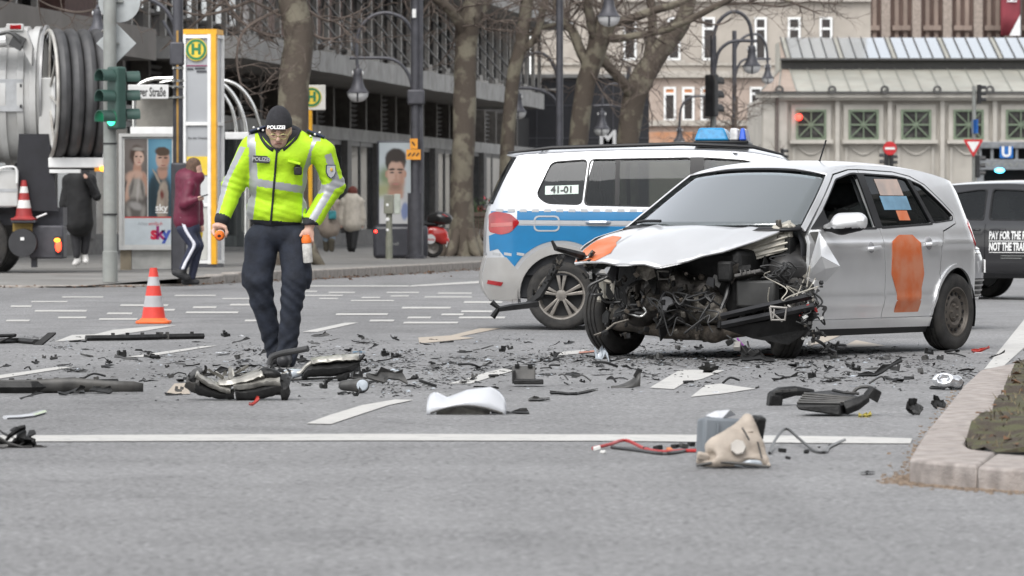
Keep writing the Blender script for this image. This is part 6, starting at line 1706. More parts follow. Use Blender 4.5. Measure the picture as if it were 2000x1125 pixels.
tangle(8, 1480, 1560, 520, 555, 33.45, 33.6, 2, WB, .006, 18)
tangle(9, 1230, 1420, 540, 650, 33.5, 33.7, 3, WB, .007, 24)
tangle(5, 1165, 1225, 530, 640, 33.6, 33.8, 5, WB, .007, 16)
tangle(3, 1500, 1590, 540, 600, 33.35, 33.5, 6, INNER, .003)
tangle(2, 1550, 1600, 590, 630, 33.3, 33.4, 7, WR, .004, 14)
for _ in range(46):
    q = PL(rw.gauss(1578, 16), rw.uniform(540, 680), rw.uniform(33.25, 33.5))
    MB().box(q, (rw.uniform(.01, .03), rw.uniform(.01, .03), rw.uniform(.01, .025)), (rw.uniform(0, 3), rw.uniform(0, 3), rw.uniform(0, 3))).build('connector', rw.choice([WB, WB, BP, BP, WW, POST, ENG2]), po)
for _ in range(90):
    q = PL(rw.uniform(1165, 1420), rw.uniform(520, 665), rw.uniform(33.55, 33.85))
    s_ = rw.uniform(.015, .05)
    MB().box(q, (s_, s_ * rw.uniform(.3, 1), s_ * rw.uniform(.3, 1.2)), (rw.uniform(0, 3), rw.uniform(0, 3), rw.uniform(0, 3))).build('engine_scrap', rw.choice([BP, BP, ENG, ENG2, RUST, BP, ENG]), po, bevel=.004)
for k in range(3): hose([PL(1420 + 20 * k, 655 + 6 * k, 33.35), PL(1440 + 12 * k, 670 + 5 * k, 33.3), PL(1465 + 5 * k, 690, 33.3)], .007, [WB, WV, WB][k], 'wire')
for _ in range(60):
    q = PL(rw.uniform(1175, 1590), rw.uniform(515, 650), rw.uniform(33.6, 33.95))
    n_ = rw.randint(4, 6); pl = [(math.cos(k * 6.283 / n_) * rw.uniform(.03, .10), math.sin(k * 6.283 / n_) * rw.uniform(.02, .07)) for k in range(n_)]
    MB().prism(pl, -.006, .006, Matrix.Translation(q) @ Euler((rw.uniform(0, 3), rw.uniform(0, 3), rw.uniform(0, 3))).to_matrix().to_4x4()).build('broken_panel', rw.choice([BP, BP, BP, MATS['beam_black'], ENG]), po)
# trailing bundle on the ground
for k, (px, py) in enumerate([(1425, 668), (1440, 676), (1455, 685), (1468, 690), (1480, 693)]):
    MB().box(PL(px, py, 33.25), (.07, .05, .04), (rw.uniform(0, 1), rw.uniform(0, 1), rw.uniform(0, 3))).build('hanging_connector', [BP, POST, BP, WB, BP][k], po, bevel=.006)
hose([PL(1585, 660, 33.4), PL(1605, 670, 33.4), PL(1618, 682, 33.5), PL(1632, 688, 33.6)], .012, WB, 'wire_bundle')
tangle(6, 1595, 1635, 672, 686, 33.4, 33.7, 9, WB, .006, 9)
MB().tube([PL(1160, 655, 33.6), PL(1180, 648, 33.6), PL(1200, 632, 33.6), PL(1228, 624, 33.6)], .008, 6).build('tie_rod', ENG2, po, True)
# ================================================================== suction truck at the left edge
kf = Fr(100, 74, 0)
tk = root('suction_truck', 'white suction tanker truck with a big black hose reel at its rear', 'truck', kf.o)
TWH = pbr('truck_white', (.50, .50, .49), .4, var=.06, scale=2, coat=.3, dirt=.45, dcol=(.30, .28, .25))
TGR = pbr('truck_grey', (.38, .39, .40), .5, var=.08, dirt=.3)
HOSE = pbr('suction_hose', (.055, .055, .057), .55, var=.2, scale=4, dirt=.35, dcol=(.13, .125, .12))
RX = Matrix.Rotation(R(90), 4, 'Y')
zc, rt = kf.z(185), kf.k * 132
MB().lathe([(0, -6.0), (rt * .9, -6.0), (rt, -5.8), (rt, kf.x(60)), (rt * .97, kf.x(85)), (rt * .8, kf.x(98)), (0, kf.x(108))], 40, Matrix.Translation((0, .9, zc)) @ RX).build('tank', TWH, tk, True, 40)
for px in (8, 42, 66):
    MB().lathe([(rt, kf.x(px) - .06), (rt + .05, kf.x(px) - .05), (rt + .05, kf.x(px) + .05), (rt, kf.x(px) + .06)], 40, Matrix.Translation((0, .9, zc)) @ RX).build('tank_rib', TWH, tk, True, 30)
MB().lathe([(rt + .01, kf.x(78)), (rt + .07, kf.x(79)), (rt + .07, kf.x(84)), (rt * .9, kf.x(85))], 40, Matrix.Translation((0, .9, zc)) @ RX).build('end_flange', pbr('flange_grey', (.3, .3, .3), .4, .4), tk, True, 30)
pn = MB().bb((kf.x(-60), -.22, kf.z(219)), (kf.x(48), -.17, kf.z(155))).build('side_plate', TGR, tk, bevel=.01)
for y in (168, 208): MB().box((kf.x(44), -.225, kf.z(y)), (.03, .02, .05)).build('plate_bolt', BLKP, pn)
MB().bb((kf.x(78), -.2, kf.z(286)), (kf.x(112), .3, kf.z(152))).build('upright', TWH, tk, bevel=.02)
MB().bb((kf.x(104), -.24, kf.z(290)), (kf.x(111), -.2, kf.z(150))).build('upright_edge', WPL, tk)
MB().prism([(kf.x(-60), kf.z(62)), (kf.x(40), kf.z(55)), (kf.x(58), kf.z(62)), (kf.x(70), kf.z(95)), (kf.x(68), kf.z(130)), (kf.x(50), kf.z(95)), (kf.x(-60), kf.z(92))], .2, .5, MXZ).build('top_gantry', TWH, tk)
MB().bb((kf.x(27), -.55, kf.z(60)), (kf.x(49), -.5, kf.z(51))).build('red_marker', TAILR, tk, bevel=.01)
MB().bb((kf.x(20), -.54, kf.z(63)), (kf.x(53), -.4, kf.z(49))).build('marker_housing', TWH, tk, bevel=.01)
MB().tube([kf.p(-30, 84, -.55), kf.p(20, 80, -.55)], .09, 10).build('hydraulic_cylinder', WPL, tk, True)
MB().box(kf.p(42, 84, -.5), (.2, .2, .22), (0, .5, 0)).tube(smoothcurve([kf.p(0, 72, -.6), kf.p(25, 66, -.6), kf.p(45, 80, -.6), kf.p(50, 95, -.55)], 5), .03, 6).build('hydraulic_valve', pbr('valve_dark', (.05, .05, .05), .4), tk)
# hose reel
ra_ = R(14)
reel = bpy.data.objects.new('hose_reel', None); COL.objects.link(reel); reel.parent = tk
reel.location = kf.p(148, 184, .1); reel.rotation_euler = (0, 0, ra_)
hw = .42; Ro = kf.k * 128
mb_c = []
for i in range(4):
    x = -hw + .105 + i * .21
    MB().lathe([(Ro - .1 + .105 * math.cos(a), x + .105 * math.sin(a)) for a in np.linspace(0, 2 * PI, 13)], 56, RX).build('hose_coil', HOSE, reel, True, 80)
for i in range(3):
    x = -hw + .21 + i * .21
    MB().lathe([(Ro - .28 + .1 * math.cos(a), x + .1 * math.sin(a)) for a in np.linspace(0, 2 * PI, 13)], 48, RX).build('hose_coil', HOSE, reel, True, 80)
RIMC = pbr('reel_rim', (.46, .45, .42), .45, .3, var=.15, dirt=.4, dcol=(.22, .15, .1))
for x in (-hw - .02, hw + .03):
    MB().lathe([(Ro - .03 + .03 * math.cos(a), x + .03 * math.sin(a)) for a in np.linspace(0, 2 * PI, 9)], 56, RX).build('rim', RIMC, reel, True, 80)
    for k in range(8):
        a = k * PI / 4 + .2
        MB().tube([(x, .12 * math.cos(a), .12 * math.sin(a)), (x, (Ro - .05) * math.cos(a), (Ro - .05) * math.sin(a))], .022, 6).build('spoke', RIMC, reel)
MB().lathe([(.0, -hw - .05), (.14, -hw - .05), (.14, hw + .05), (0, hw + .05)], 20, RX).build('hub', pbr('hub_rust', (.16, .12, .09), .6, .3, var=.4), reel, True)
MB().lathe([(0, 0), (Ro - .1, 0)], 40, RX).build('reel_disc', DARKB, reel)
MB().lathe([(Ro - .42, -hw), (Ro - .42, hw)], 40, RX).build('drum', HOSE, reel, True)
# rear frame
MB().bb((kf.x(98), -.3, kf.z(328)), (kf.x(214), -.1, kf.z(308))).build('frame_beam', WPL, tk, bevel=.015)
MB().add([kf.p(192, 250, -.2), kf.p(200, 250, -.2), kf.p(216, 322, -.2), kf.p(206, 322, -.2)], [(3, 2, 1, 0)]).build('frame_brace', WPL, tk, solid=.1)
MB().bb((kf.x(100), -.28, kf.z(338)), (kf.x(160), -.12, kf.z(331))).build('frame_rail', WPL, tk)
MB().bb((kf.x(100), .1, kf.z(332)), (kf.x(210), .9, kf.z(310))).build('deck', POLE, tk)
AMB = pbr('amber_lit', (1, .28, .02), .3, emit=2.5)
MB().ell(kf.p(204, 330, -.3), (.06, .04, .045), 10, 8).build('amber_lamp', AMB, tk, True)
MB().bb((kf.x(188), -.31, kf.z(335)), (kf.x(200), -.24, kf.z(328))).build('lamp_base', ORAN, tk)
MB().prism([(kf.x(40), kf.z(262)), (kf.x(98), kf.z(262)), (kf.x(116), kf.z(412)), (kf.x(30), kf.z(412))], .16, .22, MXZ).build('mud_guard', pbr('flap_black', (.012, .012, .016), .6, var=.2), tk)
MB().bb((kf.x(-120), -.4, kf.z(404)), (kf.x(40), .2, kf.z(332))).build('locker', TWH, tk, bevel=.02)
MB().bb((kf.x(-120), -.406, kf.z(375)), (kf.x(39), -.402, kf.z(369))).build('locker_seam', TGR, tk)
MB().tube(smoothcurve([kf.p(-20, 345, -.45), kf.p(5, 330, -.45), kf.p(36, 328, -.45), kf.p(39, 358, -.45)], 5), .02, 6).build('grab_rail', WPL, tk, True)
MB().bb((kf.x(-300), .1, kf.z(440)), (kf.x(122), .8, kf.z(405))).build('chassis', POLE, tk)
MB().bb((kf.x(60), -.2, kf.z(505)), (kf.x(126), .4, kf.z(440))).build('bumper_bracket', POLE, tk, bevel=.03)
MB().lathe([(0, -.12), (.2, -.12), (.225, -.09), (.225, .2), (0, .2)], 24, Matrix.Translation(kf.p(50, 474, -.3)) @ Euler((R(90), 0, 0)).to_matrix().to_4x4()).build('air_tank', pbr('tank_black', (.03, .03, .033), .5), tk, True)
MB().box(kf.p(50, 466, -.51), (.06, .01, .05)).build('tank_label', WPL, tk)
MB().bb((kf.x(62), -.1, kf.z(522)), (kf.x(72), .1, kf.z(500))).build('hanging_bracket', POLE, tk)
MB().bb((kf.x(28), -.25, kf.z(452)), (kf.x(66), -.1, kf.z(436))).build('chain_bin', pbr('ochre_box', (.3, .2, .05), .6), tk)
MB().bb((kf.x(110), -.26, kf.z(494)), (kf.x(124), -.18, kf.z(462))).build('lamp_housing', BLKP, tk)
MB().ell(kf.p(117, 480, -.27), (.05, .03, .10), 10, 8).build('tail_lamp', pbr('tail_lit', (1, .05, .02), .3, emit=2.5), tk, True)
MB().ell(kf.p(115, 469, -.28), (.05, .03, .035), 10, 8).build('turn_lamp', AMB, tk, True)
MB().tube([kf.p(75, 425, -.3), kf.p(95, 417, -.3)], .016, 6).build('lever', WPL, tk)
for wx in (-46, -230):
    wheel(tk, kf.p(wx, 478, -.2), .545, .32, .3, -1, 'steel')
    wheel(tk, kf.p(wx, 478, 1.7), .545, .32, .3, 1, 'steel')
# ---- traffic cones
CRED = pbr('cone_red', (.62, .045, .03), .5, var=.1, scale=8, dirt=.2); CORG = pbr('cone_orange', (.75, .14, .03), .5, var=.08)
CGRY = pbr('cone_reflective', (.40, .40, .41), .5, var=.1); CWHT = pbr('cone_white', (.66, .65, .63), .5, var=.06)
def cone(loc, h, label, band, parent_rot=0, CRED=CRED, CORG=CORG):
    c = root('traffic_cone', label, 'traffic cone', loc, parent_rot)
    s = h / .54
    MB().prism(rnd([(-.165 * s, -.165 * s), (.165 * s, -.165 * s), (.165 * s, .165 * s), (-.165 * s, .165 * s)], .05 * s), 0, .03 * s).build('foot', CORG, c, bevel=.008)
    rr = lambda t: (.125 * (1 - t) + .035 * t) * s
    b = [0.055, .30, .50, .68, .84, 1.0]
    MB().lathe([(.145 * s, .03 * s), (.13 * s, .045 * s), (rr(.06), .055 * s)], 28, None).build('collar', CORG, c, True)
    for i in range(5):
        z0, z1 = b[i] * h, b[i + 1] * h
        MB().lathe([(rr(b[i]), z0), (rr(b[i + 1]), z1)] + ([(rr(1) * .6, z1), (rr(1) * .6, z1 - .05)] if i == 4 else []), 28).build('cone_body' if i % 2 == 0 else 'reflective_band', CRED if i % 2 == 0 else band, c, True)
    return c
DKR = pbr('cone_dark_red', (.30, .028, .028), .6, var=.2)
g = G(300, 632)
cone((g.x, g.y, 0), .54, 'red traffic cone with grey bands standing on the road', CGRY)
p = kf.o + kf.p(51, 430, -.33)
cone(p, .64, 'red and white cone stowed on the truck chassis', CWHT, 0, DKR, DKR)
MB().bb((kf.x(28), -.5, kf.z(434)), (kf.x(75), -.1, kf.z(429.8))).build('cone_shelf', POLE, tk)

# ================================================================== red scooter
cf2 = Fr(835, 100.6)
sc = root('scooter', 'red rental scooter with black top box parked behind the lamp post', 'scooter', cf2.o)
SRED = pbr('scooter_red', (.50, .025, .02), .3, var=.06, coat=.7)
def pz2(px, py, y=0.): return cf2.p(px, py, y)
wz = .215
for cx_ in (846, 762):
    W_ = root_child('wheel', sc); W_.location = (cf2.x(cx_), 0, .215)
    MB().lathe([(.13, -.04), (.19, -.05), (.215, -.03), (.218, 0), (.215, .03), (.19, .05), (.13, .04)], 32, Euler((R(90), 0, 0)).to_matrix().to_4x4()).build('tyre', RUB, W_, True)
    MB().lathe([(.135, .03), (.125, .035), (.05, .02), (.04, .05), (0, .05)], 24, Euler((R(90), 0, 0)).to_matrix().to_4x4()).build('rim', ALLOY, W_, True)
soft('body', sdf([('e', pz2(848, 458), (.30, .15, .20)), ('c', pz2(835, 470), pz2(800, 488), .14, .09), ('c', pz2(800, 490), pz2(785, 488), .08, .08), ('c', pz2(785, 485), pz2(776, 425), .07, .08, (1, 2, 1)), ('e', pz2(866, 470), (.14, .1, .09)), ('sub', pz2(846, 492), (.25, .3, .235))], .02, .06), SRED, sc)
soft('seat', sdf([('c', pz2(850, 438), pz2(818, 438), .075, .085, (1, 1.5, .8))], .02, .03), TRIMB, sc)
soft('top_box', sdf([('e', pz2(860, 426), (.225, .2, .15)), ('c', pz2(845, 428), pz2(873, 428), .13, .12)], .02, .03), pbr('box_black', (.02, .02, .02), .3, coat=.5), sc)
MB().ell(pz2(869, 421, -.15), (.08, .04, .02), 10, 6, rot=(0, .4, 0)).build('box_reflector', TAILR, sc, True)
MB().box(pz2(856, 443), (.25, .15, .03)).build('rack', STEEL, sc)
MB().lathe([(0, .01), (.105, .01), (.108, 0)], 22, Matrix.Translation(pz2(841, 467, -.155)) @ Euler((R(90), 0, R(8))).to_matrix().to_4x4()).build('round_logo', WPL, sc)
text('emmy', .07, REDS, 'lettering', sc, pz2(841, 467.5, -.168), (R(90), 0, R(8)), .001, off=.002)
MB().tube([pz2(776, 430), pz2(768, 388)], .03, 8).tube([pz2(770, 390, -.3), pz2(768, 386, 0), pz2(770, 390, .3)], .018, 8).build('handlebar', TRIMB, sc, True)
soft('front_shield', sdf([('e', pz2(774, 420), (.07, .2, .28)), ('e', pz2(762, 468), (.2, .1, .1)), ('sub', pz2(762, 492), (.25, .3, .24))], .02, .05), SRED, sc)
MB().tube([pz2(866, 452), pz2(872, 478)], .02, 6).build('plate_bracket', TRIMB, sc)
MB().box(pz2(873, 476), (.02, .16, .12), (0, .3, 0)).build('number_plate', WPL, sc)
MB().tube([pz2(800, 495), pz2(795, 504.3)], .02, 6).build('stand', STEEL, sc)
# ------------------------------------------------------------------ people
SKIN = pbr('skin', (.56, .36, .275), .55, var=.1, scale=18, col2=(.60, .37, .29))
HIVIS = pbr('hi_vis', (.43, .70, .012), .7, var=.10, scale=7, bump=.35, bscale=24)
RTAPE = pbr('reflective_tape', (.36, .37, .385), .4, .2, var=.06)
NAVYB = pbr('navy_black', (.014, .015, .02), .75, var=.2, scale=14)
NAVY = pbr('navy_trousers', (.013, .017, .028), .85, var=.3, scale=12, bump=.25, bscale=30)
BOOT = pbr('boot_leather', (.016, .016, .018), .5, var=.2)
class SF:
    """front-surface lookup on a soft mesh"""
    def __init__(s, V): s.V = V
    def y(s, x, z, r=.03):
        d = (s.V[:, 0] - x) ** 2 + (s.V[:, 2] - z) ** 2
        m = d < r * r
        return float(s.V[m, 1].min()) if m.any() else 0.
og_ = G(545, 716)
of = root('police_officer', 'police officer in bright yellow jacket and dark beanie looking down at the debris', 'person', og_)
ofk = og_.y / FPX
def op(px, py, y=0.): return ((px - 545) * ofk, y, (716 - py) * ofk)
# skeleton
shR, elR, wrR = op(494, 288, -.09), op(456, 362, -.06), op(437, 428, -.15)
shL, elL, wrL = op(632, 298, -.09), op(652, 362, -.03), op(607, 438, -.12)
nz = lambda a, f, sd_: (lambda Q: a * vnoise(Q, f, sd_) + a * .5 * vnoise(Q, f * 2.3, sd_ + 1))
jk = [('e', op(541, 408, -.02), (.208, .15, .16)), ('e', op(543, 350, -.06), (.203, .15, .20)), ('e', op(552, 305, -.10), (.215, .145, .15)),
      ('c', op(504, 284, -.09), op(620, 290, -.09), .08, .08), ('c', op(520, 270, -.07), op(584, 272, -.07), .06, .06),
      ('c', shR, elR, .086, .074), ('c', elR, wrR, .072, .056), ('c', shL, elL, .086, .076), ('c', elL, wrL, .074, .058),
      ('cut', op(540, 441), (.02, 0, -1))]
def folds(Q):
    b = .009 * vnoise(Q, 22, 1) + .005 * vnoise(Q, 50, 2)
    # horizontal creases at elbows and waist
    for c, r_ in ((elR, .1), (elL, .1), (op(541, 410), .16)):
        d = np.linalg.norm(Q - np.array(c), axis=-1)
        b = b + .006 * np.sin(Q[..., 2] * 130 + Q[..., 0] * 40) * np.exp(-(d / r_) ** 2)
    return b
JV = sdf(jk, .0078, .035, folds)
def seg_t(C, a, b):
    a = np.array(a); b = np.array(b); d = b - a
    t = (C - a) @ d / (d @ d)
    return t, np.linalg.norm(C - (a + np.clip(t, 0, 1)[:, None] * d), axis=1)
def jmat(C):
    m = np.zeros(len(C), int)
    x, y, z = C.T
    tR1, dR1 = seg_t(C, shR, elR); tR2, dR2 = seg_t(C, elR, wrR); tL1, dL1 = seg_t(C, shL, elL); tL2, dL2 = seg_t(C, elL, wrL)
    armR = (np.minimum(dR1, dR2) < .105) & (x < -.20) & (z < 1.52); armL = (np.minimum(dL1, dL2) < .107) & (x > .222)  & (z < 1.56)
    armR |= (dR2 < .085); armL |= (dL2 < .09) & (x > .17)
    tor = ~(armR | armL)
    front = y < -.02
    xz_ = np.interp(z, [.98, 1.5], [-.05, 0.0])
    strip = lambda xc, w_: np.abs(x - xc) < w_
    m[tor & strip(np.interp(z, [1.0, 1.3, 1.6], [-.205, -.165, -.185]), .028)] = 1
    m[tor & strip(np.interp(z, [1.0, 1.35, 1.42, 1.56], [.19, .20, .225, .265]), .028)] = 1
    m[tor & (np.abs(z - (1.255 - .16 * (x + .02))) < .026)] = 1
    m[tor & (z < np.interp(x, [-.2, .2], [1.02, .995]))] = 2
    # sleeve tape
    for (a, b, t, off, w_) in ((shL, elL, tL1, .03, .024), (elL, wrL, tL2, .0, .026), (shR, elR, tR1, -.055, .02), (elR, wrR, tR2, -.05, .02)):
        arm_ = armL if a in (shL, elL) else armR
        a_ = np.array(a); d = np.array(b) - a_; n = np.array([d[2], 0, -d[0]]); n /= np.linalg.norm(n); n = n if n[0] > 0 else -n
        lat = (C - a_) @ n
        m[arm_ & (t > .02) & (t < 1.0) & (np.abs(lat - off) < w_) & (y < np.interp(t, [0, 1], [a[1], b[1]]) + .02)] = 1
    m[armL & (np.abs(tL1 - .93) < .1)] = 1
    m[tor & front & (z > 1.475 + np.abs(x - .007) * 1.0) & (z > 1.475)] = 2
    m[armR & (tR2 > .93)] = 2
    m[armL & (tL2 > .93)] = 2
    return m
jo = soft('jacket', JV, [HIVIS, RTAPE, NAVYB], of, jmat, relax=1)
JS = SF(JV[0])
TV = sdf([('e', op(544, 455, 0), (.195, .13, .12)), ('c', op(511, 470, 0), op(505, 545, -.03), .118, .104), ('c', op(505, 545, -.03), op(512, 588, -.0), .102, .086), ('c', op(512, 588, 0), op(538, 685, .10), .084, .066), ('c', op(538, 685, .10), op(541, 700, .11), .07, .066),
          ('c', op(578, 470, -.01), op(577, 545, -.09), .118, .094), ('c', op(577, 545, -.09), op(571, 595, -.08), .092, .076), ('c', op(571, 595, -.08), op(561, 688, -.04), .074, .064), ('c', op(561, 688, -.04), op(560, 702, -.04), .07, .068),
          ('e', op(603, 540, -.05), (.028, .075, .09)), ('e', op(478, 535, 0), (.024, .07, .09))], .009, .014, lambda Q: .008 * vnoise(Q, 20, 5) + .004 * vnoise(Q, 46, 8) + .005 * np.sin(Q[..., 2] * 60 + 60 * Q[..., 0] + 9 * vnoise(Q, 11, 3)) * np.exp(-((Q[..., 2] - .42) / .2) ** 2) + .006 * np.sin(Q[..., 2] * 80 - Q[..., 0] * 60 + 6 * vnoise(Q, 14, 9)) * np.exp(-((Q[..., 2] - .12) / .1) ** 2))
soft('trousers', TV, NAVY, of, relax=1)
for (a, b, yy) in ((op(538, 706, .12), op(536, 709, -.06), 0), (op(560, 708, -.02), op(556, 709, -.22), 0)):
    soft('boot', sdf([('c', (a[0], a[1], .06), (b[0], b[1], .045), .055, .045), ('c', (a[0], a[1] + .0, .06), (a[0], a[1], .16), .055, .06), ('cut', (0, 0, .002), (0, 0, -1))], .01, .03), BOOT, of)
# head, neck, arms and hands: one body
hc = np.array(op(548, 254, -.21))
hand = op(434, 446, -.17)
hx, hy, hz2 = hand
fing = []
can_c = np.array(op(434, 455, -.18))
for k in range(4):        # four fingers wrap over the can from the right, thumb from the left
    yk = -.215 + k * .024
    a = np.array((can_c[0] - .01, yk, can_c[2] + .052)); b = np.array((can_c[0] + .036 - .002 * k, yk - .002, can_c[2] + .040)); c = np.array((can_c[0] + .048 - .002 * k, yk - .004, can_c[2] + .004)); d = np.array((can_c[0] + .036, yk - .005, can_c[2] - .026))
    fing += [('c', a, b, .0115, .0108), ('c', b, c, .0108, .0102), ('c', c, d, .0102, .0088)]
fing += [('c', (hx - .03, -.17, hz2 + .02), (can_c[0] - .05, -.215, can_c[2] + .012), .014, .012), ('c', (can_c[0] - .05, -.215, can_c[2] + .012), (can_c[0] - .040, -.24, can_c[2] - .012), .012, .010)]
lh = np.array(op(604, 452, -.13))
for k in range(4):
    a = lh + np.array((-.03 + k * .02, -.01, -.03)); fing += [('c', a, a + np.array((0, -.008, -.035 - .006 * (k in (1, 2)))), .0105, .010), ('c', a + np.array((0, -.008, -.038)), a + np.array((0, .012, -.062)), .010, .0085)]
fing += [('c', lh + np.array((-.035, -.015, .0)), lh + np.array((-.052, -.025, -.03)), .012, .0105)]
tilt = R(26)
def hp_(x, y, z):      # head-local -> body (head pitched forward)
    cy, sy = math.cos(tilt), math.sin(tilt)
    return hc + np.array((x, y * cy - (-z) * 0 + z * -sy, z * cy + y * sy))
body = [('e', hc, (.077, .096, .118), (tilt, 0, 0)), ('e', hp_(0, -.035, -.075), (.055, .055, .05), (tilt, 0, 0)), ('c', hp_(0, -.093, .012), hp_(0, -.112, -.026), .010, .016), ('c', hp_(-.012, -.098, -.032), hp_(.012, -.098, -.032), .011, .011),
        ('c', hp_(-.022, -.083, -.064), hp_(.022, -.083, -.064), .011, .011), ('c', hp_(-.04, -.078, .028), hp_(.04, -.078, .028), .014, .014), ('e', hp_(-.078, .005, -.01), (.012, .025, .034)), ('e', hp_(.078, .005, -.01), (.012, .025, .034)),
        ('sub', hp_(-.034, -.095, .004), (.018, .016, .011)), ('sub', hp_(.034, -.095, .004), (.018, .016, .011)),
        ('c', hp_(0, .03, -.08), op(546, 300, -.06), .06, .065), ('c', op(546, 300, -.06), op(543, 420, 0), .07, .07),
        ('c', op(540, 300, -.08), shR, .05, .045), ('c', shR, elR, .045, .04), ('c', elR, wrR, .04, .034), ('c', op(550, 300, -.08), shL, .05, .045), ('c', shL, elL, .045, .04), ('c', elL, wrL, .04, .034),
        ('c', wrR, (hx, hy, hz2 + .01), .034, .034), ('e', (can_c[0] - .018, -.18, can_c[2] + .05), (.042, .048, .022)), ('c', wrL, lh, .033, .030), ('e', lh + np.array((0, -.005, -.015)), (.042, .024, .04))] + fing
soft('body', sdf(body, .0075, .011), SKIN, of, relax=1)
soft('eyebrow', sdf([('c', hp_(-.05, -.086, .03), hp_(-.018, -.094, .031), .006, .006)], .004, .004, pad=.02), pbr('brow_brown', (.10, .07, .05), .8), of)
soft('eyebrow', sdf([('c', hp_(.018, -.094, .031), hp_(.05, -.086, .03), .006, .006)], .004, .004, pad=.02), MATS['brow_brown'], of)
for sx_ in (-1, 1):
    MB().ell(hp_(sx_ * .034, -.085, .003), (.013, .010, .009), 12, 8).build('eye', pbr('eye_dark', (.06, .05, .045), .2), of, True)
    MB().tube([hp_(sx_ * .036 + .026 * math.cos(a), -.112, -.002 + .019 * math.sin(a)) for a in np.linspace(0, 2 * PI, 17)], .0028, 5, 0, False).build('glasses_rim', pbr('glasses_gold', (.42, .38, .18), .3, .5), of, True)
    MB().tube([hp_(sx_ * .062, -.11, .003), hp_(sx_ * .08, -.05, .008), hp_(sx_ * .082, .02, .01)], .0025, 5).build('glasses_temple', MATS['glasses_gold'], of)
MB().tube([hp_(-.011, -.113, .002), hp_(0, -.118, .006), hp_(.011, -.113, .002)], .0025, 5).build('glasses_bridge', MATS['glasses_gold'], of)
MB().tube([hp_(-.022, -.0955, -.064), hp_(0, -.0985, -.062), hp_(.022, -.0955, -.064)], .0035, 5).build('mouth', pbr('lip', (.28, .12, .10), .5), of)
soft('stubble', sdf([('e', hp_(0, -.04, -.082), (.053, .054, .042), (tilt, 0, 0))], .008, .005), pbr('stubble', (.46, .31, .245), .8, var=.2, scale=60), of)
nh = np.array(hp_(0, 0, 1)) - hc
beV = sdf([('e', hp_(0, .006, .03), (.093, .112, .112), (tilt, 0, 0)), ('e', hp_(0, .02, .075), (.078, .09, .09), (tilt, 0, 0)), ('cut', tuple(hp_(0, -.1, .042)), tuple(-(nh * .985 + np.array((0, .17, 0)))))], .007, .02, lambda Q: .0012 * np.sin(Q[..., 0] * 420) + .002 * vnoise(Q, 30, 4))
BEAN = pbr('beanie_knit', (.022, .022, .026), .9, var=.2, scale=60, bump=.3, bscale=160)
be = soft('beanie', beV, BEAN, of, relax=1)
BS = SF(beV[0])
q = hp_(-.012, -.11, .066)
text('POLIZEI', .036, WPL, 'beanie_lettering', be, (q[0], BS.y(q[0], q[2], .02) - .004, q[2]), (R(90) - tilt * .8, 0, 0), .001, off=.0012)
# collar
zp = [(float(np.interp(z, [.98, 1.5], [-.05, 0.0])), z) for z in np.linspace(.995, 1.50, 22)]
MB().tube([(x, JS.y(x, z, .02) - .001, z) for x, z in zp], .0075, 6).build('zipper', NAVYB, of, True)
NX, NZ = op(547, 262)[0], op(0, 272)[2]
rows = []
for v in np.linspace(0, 1, 6):
    row = []
    for k in range(33):
        a = R(-72) + (R(252) - R(-72)) * k / 32       # open at the front, high behind the neck
        sn = math.sin(a); fr_ = max(0, -sn)
        rx_ = .105 + .045 * v ** .7; ry_ = .10 + .04 * v
        zz = NZ + (-.045 + .105 * v) * (1 - .35 * fr_) + .045 * sn - .075 * fr_ ** 1.4
        row.append((NX + rx_ * math.cos(a) * (1 - .12 * fr_), -.105 + ry_ * sn - .02 * v * fr_, zz))
    rows.append(row)
MB().grid(rows).build('collar', NAVYB, of, True, 80, solid=.016)
soft('fleece_lining', sdf([('c', op(546, 296, -.14), op(546, 308, -.225), .05, .022), ('e', op(547, 284, -.12), (.095, .09, .055)), ('e', op(547, 262, -.045), (.11, .06, .08))], .010, .02), NAVYB, of)
# epaulettes, patches, radio, badge
for (px, py, rz_) in ((508, 256, .30), (618, 264, -.38)):
    c = op(px, py, -.11)
    zt = JV[0][((JV[0][:, 0] - c[0]) ** 2 + (JV[0][:, 1] - c[1]) ** 2) < .0009][:, 2].max() + .006
    e = MB().box((c[0], c[1], zt), (.13, .055, .014), (R(-20), -rz_ * -1 if 0 else -rz_, 0)).build('epaulette', pbr('navy_blue', (.012, .02, .06), .6), of, bevel=.004)
    for k in range(3): MB().ell((c[0] - .035 + k * .032, c[1] - .027, zt + .003 + (.035 - k * .032) * math.tan(rz_) * 1.0), (.008, .006, .008), 8, 6).build('rank_star', WPL, e, True)
c = op(514, 312); yy = JS.y(c[0], c[2]) - .006
pt_ = MB().box((c[0], yy, c[2]), (.115, .008, .05), (R(-4), R(3), R(0))).build('name_patch', pbr('patch_dark', (.03, .032, .035), .6), of, bevel=.003)
text('POLIZEI', .036, REFL, 'patch_lettering', pt_, (c[0], yy - .005, c[2]), (R(86), R(3), 0), .0008, off=.001)
c = op(585, 334); yy = JS.y(c[0], c[2]) - .012
rd_ = MB().box((c[0], yy, c[2]), (.055, .03, .06)).build('radio_microphone', BLKP, of, bevel=.01)
MB().box((c[0] + .002, yy, c[2] + .036), (.028, .024, .022)).build('microphone_clip', BLKP, rd_, bevel=.006)
c = op(578, 318); yy = JS.y(c[0], c[2]) - .004
MB().box((c[0], yy, c[2]), (.09, .012, .018), (0, R(14), 0)).build('pocket_flap', HIVIS, of, bevel=.004)
c = op(648, 335); m = ((JV[0][:, 0] - c[0]) ** 2 + (JV[0][:, 2] - c[2]) ** 2) < .0006
yy = float(JV[0][m, 1].min()) - .004
